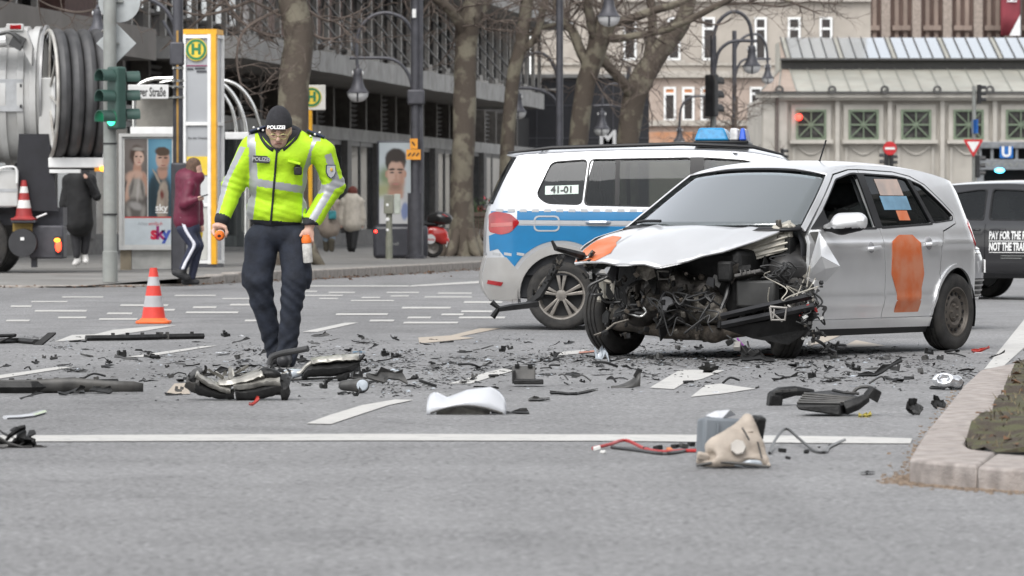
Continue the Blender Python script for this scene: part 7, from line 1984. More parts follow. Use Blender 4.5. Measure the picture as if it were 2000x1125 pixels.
Mb = Matrix.Translation((c[0], yy, c[2])) @ Matrix.Rotation(R(24), 4, 'Z') @ MXZ
shd = [(-.035, .045), (.035, .045), (.037, -.005), (.022, -.038), (0, -.052), (-.022, -.038), (-.037, -.005)]
bd = MB().prism(shd, -.004, .004, Mb).build('badge', pbr('badge_rim', (.04, .05, .09), .5), of)
MB().prism([(a * .86, b * .86) for a, b in shd], .004, .006, Mb).build('badge_field', pbr('badge_silver', (.42, .43, .45), .5, var=.15, scale=60), bd)
MB().ell(Mb @ Vector((0, .012, .007)), (.012, .003, .014), 8, 6).build('badge_emblem', pbr('badge_gold', (.5, .3, .06), .4), bd, True)
# spray cans (held things)
SPO = pbr('spray_orange', (.80, .17, .02), .45, var=.06); SPW = pbr('can_label', (.55, .54, .51), .4, var=.2, scale=30)
def spray(loc, rot, label):
    s_ = root('spray_can', label, 'spray can', loc); s_.rotation_euler = rot
    MB().lathe([(0, 0), (.031, 0), (.033, .006), (.033, .125), (.028, .138), (0, .14)], 24).build('can', SPW, s_, True)
    MB().lathe([(.030, .135), (.034, .138), (.035, .165), (.026, .180), (.024, .190), (.012, .192), (.011, .184), (0, .184)], 24).build('cap', SPO, s_, True)
    MB().box((0, 0, .187), (.022, .009, .009)).build('nozzle', BLKP, s_)
    return s_
spray(Vector(og_) + Vector((can_c[0], can_c[1] + .06, can_c[2])), (R(96), 0, 0), 'orange-capped spray can gripped in the officer\'s hand')
pq = op(604, 512, -.165)
spray(Vector(og_) + Vector(pq), (R(6), R(-4), 0), 'orange-capped marking spray can tucked in the officer\'s leg pocket')
q = op(601, 455, -.16)
# ------------------------------------------------------------------ passers-by
def person(label, px, py, Y, z0, parts, hair, skin_prims, extra=None, vox=.013):
    fr = Fr(px, Y, z0)
    t = root('person', label, 'person', fr.o)
    q = lambda p: tuple(fr.p(p[0], p[1], p[2] if len(p) > 2 else 0.))
    def conv(L): return [('c', q(a), q(b), ra_, rb_) for (a, b, ra_, rb_) in L]
    for nm, L, m, amp in parts:
        soft(nm, sdf(conv(L), vox, .03, nz(amp, 24, len(L)) if amp else None), m, t)
    soft('body', sdf(conv(skin_prims), .010, .012), SKIN, t)
    if hair: soft('hair', sdf(conv(hair[0]), vox, .02), hair[1], t)
    return fr, t, q
MAR = pbr('maroon_quilt', (.115, .008, .03), .55, var=.12, scale=8, bump=.3, bscale=18); NVT = pbr('track_navy', (.02, .024, .05), .7, var=.15)
SHO = pbr('shoe_dark', (.02, .02, .022), .7, var=.2); HBR = pbr('hair_brown', (.10, .06, .04), .8, var=.3, scale=30)
y1 = .0
fr, t, q = person('person in maroon padded jacket and navy striped track trousers walking with a phone', 362, 555, 64.5, .04,
    [('jacket', [((368, 352), (364, 430), .175, .185), ((360, 348), (376, 352), .13, .12), ((372, 362, -.15), (362, 398, -.2), .085, .075), ((362, 398, -.2), (386, 390, -.24), .07, .052), ((374, 362, .15), (386, 400, .16), .08, .07), ((386, 400, .16), (391, 436, .1), .066, .05), ((362, 345, 0), (388, 346, 0), .10, .09)], MAR, .008),
     ('trousers', [((366, 438), (370, 444), .15, .15), ((360, 446, -.06), (380, 478, -.08), .105, .085), ((380, 478, -.08), (358, 524, -.04), .078, .055), ((374, 446, .07), (386, 480, .07), .10, .08), ((386, 480, .07), (374, 541, .07), .075, .055)], NVT, .006),
     ('shoe', [((342, 532, -.04), (366, 542, -.04), .05, .05), ((358, 528, -.04), (352, 536, -.04), .055, .05)], SHO, 0), ('shoe', [((360, 550, .07), (384, 551, .07), .05, .04), ((372, 541, .07), (368, 548, .07), .055, .05)], SHO, 0)],
    ([((378, 322, 0), (376, 334, 0), .105, .10), ((372, 338, 0), (372, 346, 0), .09, .1)], HBR),
    [((381, 328, 0), (384, 336, 0), .095, .075), ((392, 330, 0), (393, 333, 0), .018, .018), ((376, 336, 0), (370, 356, 0), .06, .06), ((370, 356, 0), (366, 430, 0), .07, .07), ((368, 356, -.1), (364, 396, -.2), .04, .04), ((364, 396, -.2), (386, 390, -.24), .035, .03), ((386, 390, -.24), (393, 387, -.25), .035, .03), ((393, 387, -.27), (400, 386, -.27), .012, .011), ((393, 388, -.25), (400, 387.5, -.25), .012, .011), ((393, 389, -.23), (399, 389.5, -.24), .012, .011), ((392, 390, -.22), (397, 391, -.23), .012, .011), ((390, 386, -.22), (396, 384, -.24), .012, .010),
     ((368, 356, .1), (386, 400, .16), .04, .04), ((386, 400, .16), (391, 436, .1), .035, .03), ((391, 436, .1), (393, 444, .1), .035, .03), ((390, 446, .12), (390, 453, .12), .012, .011), ((392, 447, .1), (392, 455, .1), .012, .011), ((394, 446, .08), (394, 453, .09), .012, .011), ((396, 444, .09), (397, 450, .1), .012, .010)])
soft('hood', sdf([('c', q((358, 344)), q((366, 338)), .09, .08), ('c', q((366, 340)), q((386, 348)), .08, .06)], .013, .04, nz(.006, 24, 3)), MAR, t)
STW = pbr('stripe_white', (.66, .66, .72), .7, var=.1, scale=40)
sp_ = [(357, 424), (363, 446), (372, 462), (381, 477), (374, 494), (364, 512), (358, 526)]
rows = []
for i, (a, b) in enumerate(smoothcurve([(x, y, 0) for x, y in sp_], 3) and [(v.x, v.y) for v in smoothcurve([(x, y, 0) for x, y in sp_], 3)]):
    tt = i / 18; off = -.175 + .02 * abs(tt - .5) + (.015 if tt > .7 else 0)
    rows.append([fr.p(a - 3.2, b, off), fr.p(a + 3.2, b, off - .006)])
MB().grid(rows).build('side_stripe', STW, t, True, solid=.004)
ph = root('phone', 'black phone held by the person in the maroon jacket', 'phone', fr.o + fr.p(399, 385, -.25)); ph.rotation_euler = (R(10), R(-18), 0)
MB().box((0, 0, .012), (.15, .075, .009)).build('phone_case', BLKP, ph, bevel=.003)
MB().box((0, 0, .0172), (.135, .066, .001)).build('screen', LENSD, ph)
yb_ = root('yellow_packet', 'small yellow packet hanging from the maroon jacket person\'s hand', 'packet', fr.o + fr.p(391, 455, .1))
MB().box((0, 0, -.05), (.05, .03, .12), (0, .15, 0)).build('wrapper', HYEL, yb_, bevel=.008)
COATB = pbr('coat_black', (.012, .012, .013), .75, var=.25, scale=10); LEGD = pbr('leggings_dark', (.03, .03, .034), .7, var=.2)
fr, t, q = person('person in long black coat and pale trainers standing behind the truck', 156, 520, 80, .1,
    [('coat', [((154, 352), (155, 436), .21, .245), ((134, 352), (176, 352), .11, .11), ((132, 356, 0), (123, 400, -.02), .09, .07), ((123, 400, -.02), (121, 432, -.05), .065, .05), ((178, 358, 0), (190, 384, -.1), .09, .075), ((190, 384, -.1), (172, 348, -.24), .065, .05)], COATB, .008),
     ('leggings', [((146, 436, 0), (150, 498, 0), .105, .065), ((170, 436, .05), (164, 492, .1), .105, .065), ((147, 432), (168, 432), .13, .13)], LEGD, .004),
     ('trainer', [((151, 511, .05), (148, 515, -.14), .06, .05), ((151, 500, .04), (150, 512, .04), .055, .055)], CWHT, 0), ('trainer', [((165, 507, .14), (168, 511, -.04), .06, .05), ((164, 496, .12), (165, 508, .12), .055, .055)], CWHT, 0)],
    ([((156, 322, .02), (156, 334, .03), .115, .11), ((156, 334, .05), (156, 352, .06), .1, .09)], HBR),
    [((156, 326, -.02), (156, 334, -.03), .095, .08), ((156, 330, -.12), (156, 333, -.125), .016, .016), ((156, 334, 0), (155, 430, 0), .06, .06), ((155, 350, 0), (132, 356, 0), .04, .04), ((132, 356, 0), (121, 432, -.05), .035, .03), ((121, 432, -.05), (120, 440, -.06), .035, .03), ((118, 440, -.07), (118, 446, -.07), .013, .012), ((120, 441, -.06), (120, 447, -.06), .013, .012), ((122, 441, -.05), (122, 447, -.05), .013, .012), ((155, 352, 0), (178, 358, 0), .04, .04), ((178, 358, 0), (190, 384, -.1), .04, .04), ((190, 384, -.1), (171, 346, -.26), .035, .03), ((171, 346, -.27), (166, 343, -.28), .014, .012), ((172, 344, -.27), (168, 340, -.28), .014, .012), ((173, 347, -.27), (168, 348, -.28), .014, .012)])
bgp = root('paper_bag', 'brown paper bag hanging from the black coat person\'s hand', 'bag', fr.o + fr.p(117, 463, -.06))
PAPR = pbr('kraft_paper', (.34, .21, .11), .8, var=.15, scale=8)
MB().box((0, 0, -.02), (.15, .09, .27), (0, .08, 0), 0, None, (.85, .8)).build('bag', PAPR, bgp)
MB().tube([(-.05, 0, .1), (-.02, 0, .18), (.02, 0, .18), (.05, 0, .1)], .006, 5).build('handle', PAPR, bgp)
CREAMJ = pbr('cream_jacket', (.46, .42, .36), .75, var=.12, scale=8); BEIGE = pbr('beige_coat', (.36, .30, .25), .8, var=.12)
REDH = pbr('hat_rust', (.12, .03, .022), .85, var=.2); JEAN = pbr('pale_jeans', (.28, .35, .42), .8, var=.15)
person('person in cream hooded jacket and rust hat walking away on the pavement', 688, 492, 116, .12,
    [('jacket', [((688, 392), (688, 436), .22, .25), ((674, 395), (702, 395), .13, .13), ((672, 396, 0), (666, 425, 0), .09, .08), ((666, 425, 0), (668, 438, .0), .075, .06), ((704, 396, 0), (709, 425, 0), .09, .08), ((709, 425), (708, 438), .075, .06), ((683, 388, -.05), (693, 388, -.05), .10, .10)], CREAMJ, .008),
     ('trousers', [((683, 440, 0), (684, 486, .05), .13, .08), ((693, 440, 0), (690, 484, -.1), .13, .08)], COATB, 0), ('boot', [((684, 486, .05), (684, 489, .2), .06, .05)], COATB, 0), ('boot', [((690, 485, -.1), (690, 489, .05), .06, .05)], COATB, 0)],
    ([((689, 373, .0), (689, 378, 0), .125, .12)], REDH),
    [((689, 376, .03), (689, 382, .03), .10, .09), ((689, 382, 0), (688, 430, 0), .06, .06), ((688, 394), (672, 396), .04, .04), ((672, 396), (667, 438), .035, .03), ((667, 438), (667, 444), .035, .025), ((688, 394), (704, 396), .04, .04), ((704, 396), (708, 438), .035, .03), ((708, 438), (708, 444), .035, .025)], vox=.02)
fr, t, q = person('person in long beige coat and pale jeans walking beside the rust hat', 642, 490, 117, .12,
    [('coat', [((643, 396), (643, 446), .22, .27), ((630, 397), (657, 397), .12, .12), ((627, 400), (622, 440), .09, .07), ((659, 400), (664, 440), .09, .07)], BEIGE, .008),
     ('trousers', [((637, 448, 0), (637, 474, .05), .1, .08), ((649, 448, 0), (648, 474, -.1), .1, .08)], JEAN, 0),
     ('boot', [((637, 470, .05), (637, 487, .06), .09, .07)], pbr('boot_olive', (.09, .08, .06), .7), 0), ('boot', [((648, 470, -.1), (648, 487, -.08), .09, .07)], MATS['boot_olive'], 0)],
    ([((643, 378), (643, 386), .12, .11)], HBR),
    [((643, 381, .03), (643, 387, .03), .10, .09), ((643, 386, 0), (643, 440, 0), .06, .06), ((643, 398), (627, 400), .04, .04), ((627, 400), (622, 444), .035, .03), ((643, 398), (659, 400), .04, .04), ((659, 400), (664, 444), .035, .03)], vox=.02)
hb_ = root('handbag', 'small turquoise bag hanging at the beige coat person\'s side', 'bag', fr.o + fr.p(650, 420, -.32))
MB().box((0, 0, 0), (.2, .08, .22)).build('pouch', pbr('teal_bag', (.04, .25, .28), .6, var=.3, scale=10), hb_, bevel=.03)
MB().tube([(-.08, 0, .1), (-.03, .02, .32), (.05, .02, .1)], .01, 5).build('strap', BLKP, hb_)
# ------------------------------------------------------------------ crash debris on the road
DBL = pbr('debris_black', (.014, .014, .014), .5, var=.5, scale=12, bump=.3, bscale=40, spec=.35)
DGR = pbr('debris_grey', (.055, .054, .052), .5, var=.4, scale=12, dirt=.3)
DLT = pbr('debris_foil', (.34, .33, .30), .4, .3, var=.4, scale=14, dirt=.5, dcol=(.06, .055, .05))
DWH = pbr('debris_white', (.52, .535, .56), .4, var=.05, coat=.4)
CLR = pbr('clear_shard', (.40, .44, .48), .15, var=.2, coat=.5)
DRED = pbr('debris_red', (.35, .03, .02), .3, var=.2); DBLU = pbr('debris_blue', (.01, .13, .24), .4); DYEL = pbr('debris_yellow', (.35, .29, .05), .5, var=.15); DORG = pbr('debris_orange', (.5, .17, .06), .5)
rd8 = random.Random(88)
def settle(mb, e):
    """turn a piece, drop it so that it rests on the asphalt, and return local coordinates"""
    Rm = Euler(e).to_matrix()
    vs = [Rm @ Vector(v) for v in mb.v]
    z = min(v.z for v in vs)
    mb.v = [(v.x, v.y, v.z - z) for v in vs]
    return mb
def jag(rn, L_, W_, n=9, th=.004, bend=.03, lift=.4):
    """a jagged, bent sheet of broken plastic with a folded rim"""
    n = max(3, int(n * .6)); mb = MB(); top = []
    kink = rn.uniform(.3, .7); ka = rn.uniform(-.6, 1.0) * bend * 1.6
    for k in range(n + 1):
        t = k / n + (rn.uniform(-.3, .3) / n if 0 < k < n else 0)
        w0 = W_ * rn.uniform(.35, 1.15)
        top.append(((t - .5) * L_, w0, ka * max(0, t - kink) * 2 + rn.uniform(-.12, .12) * bend, rn.uniform(.1, 1) * w0 * lift, rn.uniform(-.35, .35) * W_))
    rows = [[(x, o - w0 * rn.uniform(.3, .7), z) for x, w0, z, l, o in top], [(x, o - w0 * .15, z + l * .25) for x, w0, z, l, o in top], [(x, o + w0 * .5, z + l * .35) for x, w0, z, l, o in top], [(x + rn.uniform(-.01, .01), o + w0 * .55, z + l) for x, w0, z, l, o in top]]
    mb.grid(rows)
    mb.add([(x, y, z - th * 1.5) for (x, y, z) in mb.v], [f[::-1] for f in mb.f])
    return mb
def piece(name, label, cat, px, py, mb, m, e=(0, 0, 0), smooth=False, parts=()):
    g = G(px, py)
    t = root(name, label, cat, g)
    settle(mb, e).build(parts[0] if parts else 'shell', m, t, smooth)
    return t
def MX(px, k): return px * k
# white wheel-arch panel
def sc_at(py): return GY(py) / FPX
k = sc_at(810); w_ = 156 * k; h_ = 50 * k
t = root('fender_piece', 'white curved piece of car fender lying by the stop line', 'car part', G(911, 810))
rows = []
for j in range(7):
    v = j / 6; row = []
    for i in range(25):
        u = i / 24; x = (u - .5) * w_
        top = h_ * (np.interp(u, [0, .06, .12, .25, .5, .8, .9, 1], [.62, .86, .84, .66, .95, 1.06, .9, .55]))
        bot_ = max(0, .33 * h_ * math.sin(PI * min(1, max(0, u * 1.03 - .01)))) if .02 < u < .98 else 0
        y = -.02 - .10 * math.sin(PI * v * .5) * 0 + (.16 * v ** 1.5) + .03 * (2 * u - 1) ** 2
        z = bot_ + (top - bot_) * (math.sin(v * PI / 2) ** .8)
        row.append((x, y, z))
    rows.append(row)
MB().grid(rows).build('outer_skin', DWH, t, True, 60, solid=.006)
MB().tube([(x * .98, y - .004, z + .004) for x, y, z in rows[0][1:-1]], .006, 6).build('arch_flange', DGR, t, True)
MB().tube([( (u - .5) * w_, -.0 + .16 * (v ** 1.5) - .003 + .03 * (2 * u - 1) ** 2, h_ * z_) for u, v, z_ in [(.38, .55, .63), (.6, .55, .66), (.8, .5, .58), (.97, .4, .42)]], .003, 5).build('crease', DGR, t, True)
MB().add([(-.16, .05, .0), (.12, .05, 0), (.14, .06, .06), (.04, .08, .08), (-.06, .07, .05), (-.15, .06, .07)], [(0, 1, 2, 3, 4, 5)]).build('inner_liner', DLT, t, solid=.01)
settle(jag(rd8, .2, .06, 9, .004, .01), (0, 0, .1)).build('torn_liner', DBL, t, loc=(w_ * .55, .06, 0))
# mangled bumper in front of the officer
kk = sc_at(775)
t = root('mangled_bumper', 'mangled black bumper wrapped in torn foil at the officer\'s feet', 'car part', G(470, 782))
def mp(px, py, y=0.): return Vector(((px - 470) * kk, y, max(.004, (782 - py) * kk)))
def ribbon(top, bottom, m, nm, d0=.0, d1=.12, th=.012, folds=3, seed=1):
    rn = random.Random(seed); n = len(top)
    T_ = smoothcurve([mp(*p) for p in top], 5); B_ = smoothcurve([mp(*p) for p in bottom], 5)
    rows = []
    for q in range(6):
        v = q / 5
        rows.append([a.lerp(b, v) + Vector((0, d1 * (1 - v) ** 2 - .05 * math.sin(PI * v), rn.uniform(-.003, .003))) for a, b in zip(T_, B_)])
    mb = MB().grid(rows)
    return mb.build(nm, m, t, True, 50, solid=th)
ribbon([(384, 732), (395, 742), (415, 758), (440, 768), (458, 762)], [(372, 740), (385, 765), (410, 772), (440, 776), (458, 775)], DBL, 'bumper_skin', seed=2)
ribbon([(383, 728), (400, 740), (425, 752), (450, 760)], [(386, 735), (402, 748), (428, 760), (452, 768)], DLT, 'torn_foil', d1=.1, seed=3)
ribbon([(456, 752), (490, 748), (520, 742), (545, 742), (554, 748)], [(462, 778), (490, 780), (518, 774), (545, 768), (553, 775)], DBL, 'bumper_skin', seed=4)
ribbon([(455, 748), (490, 744), (520, 738), (544, 737)], [(458, 760), (490, 758), (520, 752), (548, 755)], DLT, 'torn_foil', d1=.12, seed=5)
ribbon([(425, 745), (460, 740), (500, 728), (510, 722)], [(430, 752), (465, 750), (500, 740), (515, 735)], DLT, 'torn_foil', d1=.2, seed=8)
ribbon([(545, 740), (556, 735), (566, 742)], [(548, 778), (556, 782), (562, 765)], DBL, 'bumper_end', seed=6)
ribbon([(368, 738), (380, 726), (392, 724)], [(364, 752), (380, 765), (392, 762)], DGR, 'crumpled_end', seed=7)
soft('foam_block', sdf([('e', mp(525, 732, .05), (.06, .06, .035)), ('c', mp(515, 728, .05), mp(535, 738, .05), .03, .03)], .01, .02, nz(.008, 60, 3)), DBL, t)
MB().tube(smoothcurve([mp(523, 715, .05), mp(530, 700, .05), mp(548, 692, .02), mp(575, 687, -.02), mp(600, 682, -.05)], 6), [.018] * 25, 10).build('rubber_hose', pbr('hose_grey', (.04, .04, .041), .5), t, True)
for k_ in range(26):
    q = mp(rd8.uniform(368, 565), rd8.uniform(722, 742), rd8.uniform(.02, .15))
    n_ = jag(rd8, rd8.uniform(.04, .13), rd8.uniform(.01, .035), 6, .003, .01)
    e = Euler((rd8.uniform(-1, 1), rd8.uniform(-.7, .7), rd8.uniform(0, 6))).to_matrix()
    n_.v = [tuple(e @ Vector(v) + q) for v in n_.v]
    n_.build('torn_shred', rd8.choice([DBL, DBL, DGR, DLT]), t)
# second bumper half
kk2 = sc_at(745)
t = root('bumper_corner', 'black bumper corner with pale top edge beside the rubber hose', 'car part', G(640, 745))
kk = kk2
def mp(px, py, y=0.): return Vector(((px - 640) * kk, y, max(.004, (745 - py) * kk)))
ribbon([(592, 735), (602, 710), (625, 704), (660, 702), (700, 700), (706, 704)], [(592, 738), (604, 734), (628, 733), (660, 731), (690, 722), (700, 712)], DBL, 'bumper_skin', seed=12)
ribbon([(605, 704), (640, 699), (670, 696), (700, 695)], [(610, 709), (640, 706), (670, 703), (702, 701)], DLT, 'top_edge', d1=.16, seed=13)
ribbon([(655, 728), (668, 722), (690, 718)], [(660, 744), (668, 746), (680, 735)], DBL, 'bracket', seed=14)
MB().tube(smoothcurve([mp(548, 733), mp(565, 726), mp(585, 728), mp(598, 715), mp(612, 706)], 5), .012, 8).build('trim_strip', DLT, t, True)
MB().tube([mp(560, 742), mp(610, 740), mp(660, 738), mp(720, 738)], .008, 6).build('lower_rod', DBL, t, True)
MB().tube([mp(690, 715), mp(702, 705), mp(712, 692)], .01, 5).build('spike', DBL, t)
soft('clear_lens', sdf([('e', mp(565, 731, .03), (.07, .05, .03)), ('e', mp(580, 729, .03), (.05, .04, .025))], .01, .02, nz(.006, 60, 3)), CLR, t)
# long strips on the left
def strip(name, label, pts, r, m, sq=.5, cat='car part', extra=0):
    g = G(*pts[len(pts) // 2]); t = root(name, label, cat, g)
    P_ = [G(*p) - g + Vector((0, 0, r * sq * .9)) for p in pts]
    MB().tube(P_, r, 6, sq=sq).build('profile', m, t)
    for k_ in range(extra):
        q = P_[0].lerp(P_[-1], rd8.uniform(.1, .95))
        MB().box(q + Vector((0, -.0, .01)), (.03, .02, .03 + r)).build('clip', rd8.choice([DBL, DGR]), t)
    return t
strip('trim_strip', 'long thin black plastic strip lying near the traffic cone', [(168, 666), (250, 665), (330, 663), (397, 662)], .03, DBL, .9, extra=7)
t = strip('bumper_beam', 'long black bumper profile lying at the road edge beside the lane dash', [(-80, 768), (60, 768), (150, 766), (225, 763)], .045, DBL, .9, extra=9)
g0 = t.location
MB().grid([[G(x, 771) - g0 + Vector((0, .25 + .05 * math.sin(x * .05), (771 - y0) * sc_at(771) * v)) for x, y0 in ((-80, 742), (0, 745), (70, 744), (130, 740), (200, 746), (255, 748), (272, 752))] for v in (.1, .6, 1)]).build('torn_face', DGR, t, True, solid=.008)
for k_ in range(5): settle(jag(rd8, .16, .05, 8, .004, .03), (rd8.uniform(-.5, .5), 0, rd8.uniform(0, 6))).build('torn_tab', DBL, t, loc=G(rd8.uniform(20, 200), rd8.uniform(758, 772)) - g0)
t = strip('angled_strip', 'bent black plastic strip with one end standing up beyond the white arrow', [(-40, 672), (0, 671), (40, 670), (72, 673)], .04, DBL, .6)
g0 = t.location
MB().add([G(64, 674) - g0, G(80, 674) - g0, G(107, 674) - g0 + Vector((0, .1, .1)), G(92, 674) - g0 + Vector((0, .1, .1))], [(0, 1, 2, 3)]).build('upright_end', DBL, t, solid=.02)
MB().tube([G(0, 672) - g0 + Vector((0, 0, .02)), G(30, 672) - g0 + Vector((0, 0, .07)), G(-30, 672) - g0 + Vector((0, .1, .06))], .016, 5).build('brace', DBL, t)
strip('white_trim', 'curved white trim strip lying in front of the stop line', [(10, 819), (35, 818), (60, 815), (84, 808)], .022, DWH, .5)
# black shredded clump bottom left
t = root('shredded_liner', 'shredded black wheel liner at the very end of the stop line', 'car part', G(20, 875))
for k_ in range(14):
    n_ = settle(jag(rd8, rd8.uniform(.08, .2), rd8.uniform(.02, .05), 8, .003, .03), (rd8.uniform(-.6, .6), rd8.uniform(-.3, .5), rd8.uniform(0, 6)))
    n_.build('shred', rd8.choice([DBL, DBL, DGR]), t, loc=(rd8.uniform(-.2, .12), rd8.uniform(-.05, .1), 0))
MB().grid([[(-.25 + .05 * i, .03 * j, max(.0, .10 - .014 * i + .01 * math.sin(i * 2) - .03 * j)) for i in range(8)] for j in range(3)]).build('liner', DGR, t, True, solid=.008)
# headlamp unit in the foreground
kk = sc_at(912)
t = root('headlamp_unit', 'broken headlamp unit with beige housing and grey box by the island kerb', 'headlamp', G(1432, 914))
def mp(px, py, y=0.): return Vector(((px - 1432) * kk, y, max(.003, (914 - py) * kk)))
BEI = pbr('lamp_beige', (.39, .335, .28), .6, var=.15, scale=10, bump=.3, bscale=30, dirt=.45, dcol=(.2, .17, .145)); GBX = pbr('box_bluegrey', (.16, .18, .20), .6, var=.12)
MB().box((mp(1407, 870).x, .13, .10), (.17, .12, .20), (R(-6), R(4), R(12))).build('grey_box', GBX, t, bevel=.015)
MB().box((mp(1402, 870).x, .055, .10), (.006, .01, .19), (R(-6), R(4), R(12))).build('box_rib', GBX, t)
MB().add([mp(1380, 815, .12), mp(1400, 806, .13), mp(1428, 803, .1), mp(1440, 814, .14), mp(1410, 822, .1)], [(0, 1, 2, 3, 4)]).build('white_tag', DWH, t, solid=.008)
soft('housing', sdf([('c', mp(1366, 900, -.03), mp(1400, 896, -.05), .022, .03), ('c', mp(1400, 896, -.05), mp(1490, 900, -.04), .03, .024), ('c', mp(1386, 872, -.01), mp(1462, 818, .05), .022, .014), ('c', mp(1462, 818, .05), mp(1494, 898, -.02), .013, .018),
    ('e', mp(1440, 872, -.01), (.105, .045, .07)), ('e', mp(1458, 845, .03), (.05, .03, .06)), ('e', mp(1412, 880, -.03), (.07, .04, .05)), ('sub', mp(1382, 888, -.07), (.03, .03, .02)), ('sub', mp(1470, 905, -.08), (.05, .04, .022))], .0075, .03, lambda Q: .004 * vnoise(Q, 40, 3) + .004 * np.abs(np.sin(Q[..., 0] * 30 + Q[..., 2] * 22))), BEI, t)
MB().tube([mp(1462, 812, .05), mp(1478, 850, .0), mp(1492, 890, -.03), mp(1500, 910, -.05)], .010, 6).build('housing_rim', BEI, t, True)
MB().tube([mp(1384, 868, -.03), mp(1420, 850, -.02), mp(1470, 842, -.01)], .004, 5).build('housing_ridge', BEI, t, True)
MB().lathe([(0, .012), (.03, .012), (.034, 0)], 7, Matrix.Translation(mp(1440, 872, -.072)) @ Euler((R(80), 0, 0)).to_matrix().to_4x4()).build('bulb_cap', pbr('cap_white', (.50, .47, .43), .5), t, True)
MB().tube([mp(1360, 908, -.05), mp(1400, 900, -.075), mp(1440, 903, -.07), mp(1500, 910, -.06)], .007, 6).build('broken_edge', DGR, t, True)
for a_, b_ in (((1396, 872), (1402, 896)), ((1478, 862), (1486, 894)), ((1448, 834), (1462, 858))): MB().tube([mp(*a_, -.055), mp(*b_, -.065)], .004, 5).build('crack', DGR, t)
MB().box(mp(1372, 890, -.05), (.05, .03, .03), (.3, .2, .2)).build('mounting_lug', BEI, t, bevel=.006)
soft('lens_remains', sdf([('e', mp(1468, 902, -.03), (.06, .03, .022)), ('e', mp(1440, 904, -.05), (.03, .02, .015))], .006, .01, nz(.006, 80, 3)), CLR, t)
MB().box(mp(1482, 838, .1), (.05, .06, .10), (.2, .1, .3)).build('motor', DBL, t, bevel=.01)
def wet_mat():
    m = bpy.data.materials.new('wet_film'); m.use_nodes = True
    t_ = m.node_tree; t_.nodes.clear(); N = t_.nodes.new; L = t_.links.new
    o_ = N('ShaderNodeOutputMaterial'); tr = N('ShaderNodeBsdfTransparent'); tr.inputs[0].default_value = (.72, .73, .76, 1)
    gl = N('ShaderNodeBsdfGlossy'); gl.inputs['Roughness'].default_value = .12
    fr_ = N('ShaderNodeFresnel'); fr_.inputs['IOR'].default_value = 1.33
    a = N('ShaderNodeMixShader'); L(fr_.outputs[0], a.inputs[0]); L(tr.outputs[0], a.inputs[1]); L(gl.outputs[0], a.inputs[2])
    tc = N('ShaderNodeTexCoord'); sb = N('ShaderNodeVectorMath'); sb.operation = 'SUBTRACT'; sb.inputs[1].default_value = (.5, .5, 0)
    L(tc.outputs['Generated'], sb.inputs[0]); ln = N('ShaderNodeVectorMath'); ln.operation = 'LENGTH'; L(sb.outputs[0], ln.inputs[0])
    nz_ = N('ShaderNodeTexNoise'); nz_.inputs['Scale'].default_value = 5; nz_.inputs['Detail'].default_value = 6; L(tc.outputs['Object'], nz_.inputs['Vector'])
    ad_ = N('ShaderNodeMath'); ad_.operation = 'MULTIPLY_ADD'; ad_.inputs[1].default_value = .35; L(nz_.outputs[0], ad_.inputs[0]); L(ln.outputs['Value'], ad_.inputs[2])
    mr_ = N('ShaderNodeMapRange'); mr_.inputs[1].default_value = .40; mr_.inputs[2].default_value = .56; L(ad_.outputs[0], mr_.inputs[0])
    c = N('ShaderNodeBsdfTransparent'); f = N('ShaderNodeMixShader'); L(mr_.outputs[0], f.inputs[0]); L(a.outputs[0], f.inputs[1]); L(c.outputs[0], f.inputs[2]); L(f.outputs[0], o_.inputs[0])
    return m
WET = wet_mat()
def puddle(label, px, py, sx_, sy_):
    ws = root('water_puddle', label, 'puddle', G(px, py, .003))
    V, F = fill2d([(math.cos(a) * sx_ * (1 + .14 * math.sin(3 * a + px) + .08 * math.sin(7 * a)), math.sin(a) * sy_ * (1 + .12 * math.sin(4 * a + 1))) for a in np.linspace(0, 2 * PI, 36, endpoint=False)], (), .1)
    up(MB().add([(x, y, .0015) for x, y in V], F)).build('surface', WET, ws, True)
puddle('wet patch around the broken headlamp unit', 1420, 905, .33, .45)
puddle('small wet patch beside the headlamp wires', 1545, 888, .10, .38)
def wire(name, label, pts, r, m, cat='cable', bits=()):
    g = G(pts[0][0], pts[0][1]); t = root(name, label, cat, g)
    MB().tube(smoothcurve([G(p[0], p[1]) - g + Vector((0, 0, r + (p[2] if len(p) > 2 else 0))) for p in pts], 6), r, 6).build('wire', m, t, True)
    for (px, py, h, m2) in bits:
        MB().box(G(px, py) - g + Vector((0, 0, h * .35)), (h * 1.1, h * .8, h * .6), (0, rd8.uniform(-.3, .3), rd8.uniform(0, 3))).build('connector', m2, t, bevel=.003)
    return t
wire('red_cable', 'red and black cable with white plug trailing from the headlamp', [(1158, 879), (1190, 876, .01), (1222, 872, .02), (1260, 880, .0), (1295, 886), (1330, 884), (1370, 884)], .008, WR, bits=[(1166, 880, .03, WW), (1178, 886, .022, WW), (1262, 880, .025, DBL), (1285, 880, .035, DBL), (1318, 876, .03, DBL), (1308, 884, .03, DORG)])
wire('black_cable', 'black cable lying along the stop line beside the headlamp', [(1195, 877), (1240, 882), (1290, 889), (1320, 887), (1365, 878), (1372, 872)], .008, WB, bits=[(1335, 876, .035, DGR), (1350, 872, .03, DBL)])
wire('looped_cable', 'looped black cable right of the headlamp towards the kerb', [(1503, 888), (1515, 874, .03), (1535, 866, .06), (1560, 872, .03), (1590, 884), (1612, 886), (1620, 876), (1650, 862)], .007, WB, bits=[(1528, 884, .03, DBL), (1575, 886, .025, DBL), (1539, 897, .02, DBL), (1620, 871, .012, DBL), (1600, 875, .012, DBL)])
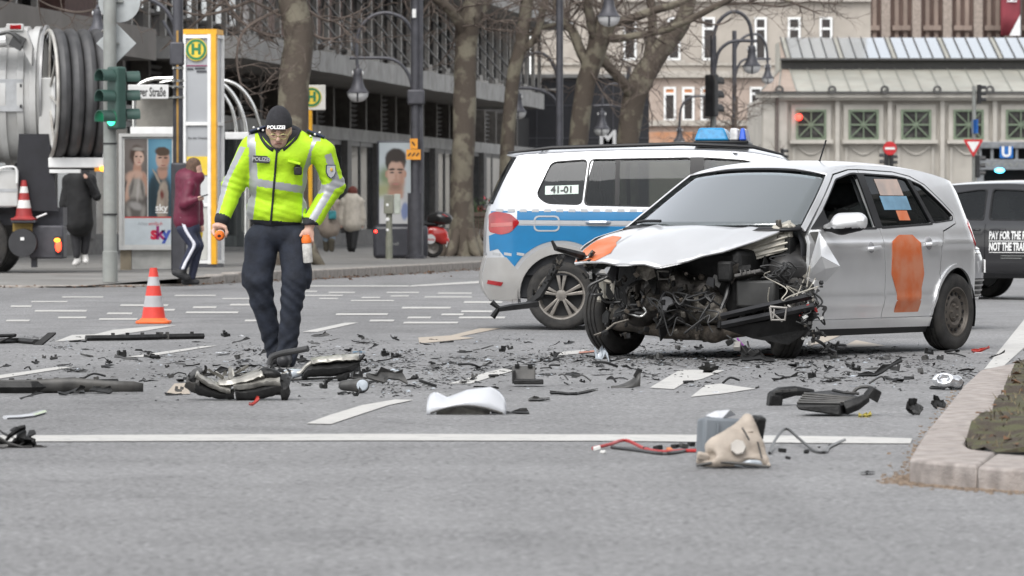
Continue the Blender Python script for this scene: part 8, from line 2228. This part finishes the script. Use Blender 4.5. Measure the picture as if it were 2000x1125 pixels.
# big black plastic housing right
kk = sc_at(812)
t = root('air_filter_box', 'large black ribbed plastic housing lying before the island kerb', 'car part', G(1630, 813))
def mp(px, py, y=0.): return Vector(((px - 1630) * kk, y, max(.004, (813 - py) * kk)))
top_ = [mp(1553, 792, -.02), mp(1580, 770, .25), mp(1640, 764, .3), mp(1690, 778, .12), mp(1638, 790, -.04)]
bt_ = [mp(1560, 800, -.02), mp(1582, 806, .25), mp(1640, 806, .3), mp(1660, 808, .1), mp(1640, 812, -.05)]
MB().add(top_ + bt_, [(0, 1, 2, 3, 4), (0, 4, 9, 5), (4, 3, 8, 9), (3, 2, 7, 8), (2, 1, 6, 7), (1, 0, 5, 6), (9, 8, 7, 6, 5)]).build('housing', DBL, t, bevel=.008)
for i in range(5):
    a = top_[0].lerp(top_[1], .15 + i * .17) + Vector((0, 0, .006)); b = top_[4].lerp(top_[3], .05 + i * .17) + Vector((0, 0, .006))
    MB().tube([a, b], .007, 5).build('rib', DGR, t)
MB().tube([mp(1648, 798, .02), mp(1672, 790, .03), mp(1694, 778, .06)], [.055, .05, .036], 6, sq=.75).build('snout', DBL, t, bevel=.006)
MB().box(mp(1708, 770, .08), (.07, .08, .06), (.2, .5, .3), 0, None, (.8, .7)).build('mounting_end', DBL, t, bevel=.006)
MB().tube(smoothcurve([mp(1668, 772, .15), mp(1680, 760, .15), mp(1700, 758, .15), mp(1712, 762, .1)], 5), .010, 6).build('loop_handle', DGR, t, True)
MB().tube([mp(1632, 765, .2), mp(1650, 768, .1), mp(1680, 770, .08)], .008, 5).build('rod', DBL, t)
t = root('intake_duct', 'black air duct with slots lying behind the ribbed housing', 'car part', G(1545, 792))
kk = sc_at(792)
def mp(px, py, y=0.): return Vector(((px - 1545) * kk, y, max(.004, (792 - py) * kk)))
MB().tube([mp(1508, 776), mp(1525, 768, .02), mp(1552, 764, .05), mp(1590, 768, .1)], [.05, .055, .045, .03], 6, sq=.7).build('duct', DBL, t, bevel=.006)
MB().box(mp(1513, 782), (.075, .08, .075), (.1, .1, .2)).build('duct_mouth', DBL, t, bevel=.01)
for i in range(3): MB().box(mp(1520 + i * 14, 763 - i, -.045), (.045, .02, .012), (0, -.1, 0)).build('slot', DGR, t)
# smaller named pieces
def hero(name, label, cat, px, py, m, L_, W_, e, th=.006, bend=.03, lift=.6, n=9, seed=0):
    return piece(name, label, cat, px, py, jag(random.Random(seed), L_, W_, n, th, bend, lift), m, e, False, ('fragment',))
t = root('plastic_bracket', 'dark rectangular plastic bracket with a notch beyond the white fender piece', 'car part', G(1026, 755))
k3 = sc_at(755)
MB().box((-.01, .08, .075), (46 * k3, .02, .10), (R(-20), 0, 0)).build('back', DGR, t, bevel=.006)
MB().box((.02, .0, .03), (58 * k3, .14, .03)).build('base', DBL, t, bevel=.006)
MB().box((-.07, .0, .06), (.02, .13, .08)).build('side', DBL, t, bevel=.004)
for x in (-.05, .03): MB().box((x, .08, .125), (.03, .02, .02)).build('lug', DBL, t)
t = root('plastic_scoop', 'boat shaped black plastic scoop with a hooked end', 'car part', G(1222, 758))
k3 = sc_at(758)
MB().grid([[((u - .5) * 56 * k3, .06 * v * math.sin(PI * u), (.09 * u ** 2.2 + .015) * (v * .8 + .1) + .0) for u in np.linspace(0, 1, 9)] for v in (0, .5, 1)]).build('scoop', DGR, t, True, solid=.006)
MB().box((24 * k3, .03, .09), (.035, .02, .06), (0, .5, 0)).build('hook', DBL, t, bevel=.004)
hero('rocker_piece', 'flat black rod with a toothed head beyond the fender piece', 'car part', 1122, 772, DBL, .28, .03, (0, 0, .05), seed=5)
hero('dark_block', 'dark torn rectangular pad near the white fender piece', 'car part', 1053, 784, DGR, .12, .05, (0, 0, .1), bend=.01, seed=6)
hero('grille_piece', 'torn grille piece with upright fins near the front left tyre of the wreck', 'car part', 1480, 708, DBL, .24, .08, (.2, 0, .1), bend=.03, lift=1.0, seed=7)
hero('torn_fairing', 'torn black fairing with a tall spike left of the edge line', 'car part', 1718, 735, DBL, .30, .07, (.1, 0, .2), bend=.05, lift=1.2, seed=8)
hero('wheel_liner_scrap', 'grey wheel liner scrap standing on edge beyond the bumper corner', 'car part', 752, 752, DGR, .25, .10, (.6, 0, .5), bend=.04, lift=.8, seed=9)
hero('clear_shard', 'pale translucent shard at the wreck\'s front right tyre', 'car part', 1175, 708, CLR, .10, .08, (1.1, 0, .4), bend=.01, seed=10)
hero('blue_fragment', 'small blue plastic fragment beyond the bumper corner', 'car part', 701, 690, DBLU, .10, .04, (0, 0, 0), bend=.004, lift=.2, seed=11)
hero('yellow_fragment', 'small yellow plastic piece beside the ribbed housing', 'car part', 1690, 815, DYEL, .07, .04, (0, 0, .1), bend=.008, seed=12)
hero('red_fragment', 'small red lamp fragment in front of the mangled bumper', 'car part', 496, 793, DRED, .06, .03, (.3, 0, .5), seed=13)
hero('lamp_fragment', 'red tail lamp shards beside the wreck\'s rear tyre', 'car part', 1915, 689, DRED, .14, .05, (.1, 0, .2), seed=14)
hero('white_fragment', 'white plastic sliver beside the red tail lamp shards', 'car part', 1925, 692, DWH, .16, .03, (0, 0, -.2), bend=.004, lift=.1, seed=15)
hero('black_wedge', 'dark wedge shaped plastic beside the island kerb sand', 'car part', 1833, 799, DBL, .07, .06, (.3, 0, .3), lift=.9, seed=16)
hero('black_cube', 'small black plastic block nearest the ribbed housing snout', 'car part', 1786, 811, DBL, .05, .06, (.2, 0, .8), lift=1.1, seed=17)
hero('black_slug', 'lone black rubber scrap on the bare asphalt before the island', 'car part', 1696, 928, DBL, .055, .02, (0, 0, 0), bend=.004, seed=18)
t = root('reflector_bowl', 'shiny chrome reflector remains against the island kerb', 'car part', G(1852, 762))
soft('bowl', sdf([('e', (-.02, 0, .06), (.075, .05, .045)), ('e', (.05, .02, .05), (.04, .05, .04)), ('sub', (-.03, -.05, .075), (.045, .045, .03))], .008, .01, nz(.005, 60, 3)), pbr('reflector_chrome', (.75, .76, .78), .15, .9, var=.2, scale=20), t)
for k_ in range(6): settle(jag(rd8, rd8.uniform(.06, .14), .04, 7, .004, .03, .8), (rd8.uniform(-.4, .4), 0, rd8.uniform(0, 6))).build('backing_shard', DBL, t, loc=(rd8.uniform(-.06, .1), rd8.uniform(.02, .14), 0))
t = root('fog_lamp', 'grey round fog lamp beside the wheel liner scrap', 'headlamp', G(690, 768))
soft('housing', sdf([('c', (-.06, .02, .045), (.02, .0, .045), .03, .04), ('e', (.05, 0, .045), (.045, .04, .045))], .008, .015, nz(.003, 60, 2)), DGR, t)
MB().lathe([(0, .01), (.028, .006), (.034, 0)], 16, Matrix.Translation((.055, -.04, .048)) @ Euler((R(85), 0, 0)).to_matrix().to_4x4()).build('lens', CLR, t, True)
hero('fog_lamp_clip', 'black clip lying in front of the grey fog lamp', 'car part', 697, 774, DBL, .045, .03, (.3, 0, .4), lift=.9, seed=19)
# ---- scattered fragments, one by one
meshes = []
for i in range(34):
    rn = random.Random(500 + i)
    kind = i % 5
    if kind < 3: mb = jag(rn, rn.uniform(.05, .18), rn.uniform(.015, .05), 8, .0025, rn.uniform(.004, .03), rn.uniform(.1, .8))
    elif kind == 3: mb = MB().tube(smoothcurve([(-.06, 0, 0), (0, rn.uniform(-.04, .04), rn.uniform(0, .03)), (.07, rn.uniform(-.03, .03), 0)], 4), rn.uniform(.004, .010), 5)
    else:
        mb = MB().box((0, 0, 0), (rn.uniform(.03, .08), rn.uniform(.02, .05), rn.uniform(.012, .035))).box((.02, 0, .02), (.02, .015, .02)).box((-.02, .01, .01), (.012, .03, .03))
    settle(mb, (rn.uniform(-.25, .25), rn.uniform(-.2, .2), 0))
    meshes.append(mb.mesh('debris_fragment', DBL if i % 4 else DGR))
def crash_zone(rn):
    """most of the debris lies in a broad trail between the officer and the wreck"""
    while True:
        u = rn.random()
        if u < .12: x, y = rn.uniform(1560, 1900), rn.gauss(722, 22)
        elif u < .66: x, y = rn.gauss(1150, 380), rn.gauss(712, 26)
        elif u < .85: x, y = rn.gauss(620, 130), rn.gauss(712, 32)
        else: x, y = rn.uniform(0, 520), rn.gauss(715, 30)
        if not (0 <= x <= 1950 and 655 <= y <= 800): continue
        if y > 770 and x > 1780: continue
        return x, y
rn = random.Random(77)
LAND = [(470, 775, 'around the mangled bumper'), (640, 735, 'around the bumper corner'), (911, 790, 'beyond the white fender piece'), (1026, 745, 'around the notched plastic bracket'), (1222, 745, 'around the boat shaped scoop'), (1330, 745, 'on and near the white arrow before the wreck'), (1190, 690, 'at the wreck\'s front right tyre'), (1420, 690, 'below the wreck\'s torn nose'), (1620, 690, 'beside the wreck\'s front door'), (1718, 725, 'around the torn fairing'), (1852, 740, 'near the chrome reflector remains'), (1630, 790, 'around the ribbed housing'), (120, 760, 'along the long bumper profile'), (280, 685, 'between the cone and the lane dash'), (60, 680, 'near the bent strip with upright end'), (880, 690, 'between the bumper corner and the cream arrow')]
KINDS = ['thin jagged black plastic shard', 'folded black plastic shard', 'flat torn black plastic splinter', 'short bent black plastic rod', 'black plastic clip block']
n_ = 0
while n_ < 290:
    x, y = crash_zone(rn)
    g = G(x, y)
    lp_ = PMi @ g
    if abs(lp_.y) < .8 and -1.9 < lp_.x < 1.75: continue
    mi = rn.randrange(len(meshes))
    o = obj('debris_fragment', meshes[mi], None, (g.x, g.y, 0), (0, 0, rn.uniform(0, 6.28)))
    s_ = rn.uniform(.45, 1.2) * (1.25 if rn.random() < .15 else 1); o.scale = (s_, s_, s_)
    zone = min(LAND, key=lambda q: abs(q[0] - x) + 3 * abs(q[1] - y))[2]
    tag(o, (KINDS[mi % 5] if mi % 4 else KINDS[mi % 5].replace('black', 'dark grey')) + ' ' + zone, 'debris', 'plastic fragments scattered over the road')
    n_ += 1
for i in range(14):
    x, y = crash_zone(rn); g = G(x, y)
    o = obj('white_fragment', jag(random.Random(900 + i), rn.uniform(.04, .10), .025, 6, .003, .006, .3).mesh('white_fragment', DWH), None, (g.x, g.y, .004), (0, 0, rn.uniform(0, 6)))
    tag(o, 'small pale plastic chip scattered on the road in the debris trail', 'debris', 'pale chips scattered over the road')
# crumbs nobody could count
mb = MB()
cols = []
hot = [(*crash_zone(rn), rn.uniform(8, 55)) for _ in range(70)]
for i in range(12000):
    x, y = crash_zone(rn)
    if rn.random() < .72:
        hx_, hy_, hr_ = rn.choice(hot); x, y = rn.gauss(hx_, hr_), rn.gauss(hy_, hr_ * .16)
    if rn.random() < .25: x, y = rn.gauss(1350, 250), rn.gauss(700, 10)
    if y < 645: continue
    g = G(x, y); s_ = abs(rn.gauss(0, .008)) + .003; a = rn.uniform(0, 6.3)
    mi = 0 if rn.random() < .8 else (1 if rn.random() < .6 else 2)
    c, sn = math.cos(a) * s_, math.sin(a) * s_; l = rn.uniform(.4, 2.2); h = s_ * rn.uniform(.15, .6)
    mb.add([(g.x + c * l, g.y + sn * l, .001), (g.x - sn * .5, g.y + c * .5, .001), (g.x - c, g.y - sn, .001), (g.x + sn * .6, g.y - c * .6, .001), (g.x + rn.uniform(-.3, .3) * s_, g.y, h)], [(0, 1, 4), (1, 2, 4), (2, 3, 4), (3, 0, 4)], mi)
tag(mb.build('debris_crumbs', [DBL, DGR, CLR]), 'fine crumbs of plastic and glass strewn across the road', 'debris', kind='stuff')
# sand-coloured spray mark and red paint marks by the wreck
for pts in ([(1440, 693), (1500, 691), (1560, 690), (1560, 692), (1500, 693.5), (1440, 695)], [(1130, 687), (1160, 684), (1162, 687), (1132, 690)]):
    mark('spray_mark', pts, paint_mat('spray_red', (.42, .16, .10)) if 'spray_red' not in MATS else MATS['spray_red'], .0065)
# oil and coolant stain below the wreck
puddle('dark coolant stain on the asphalt under the wrecked engine', 1420, 686, .8, .7)
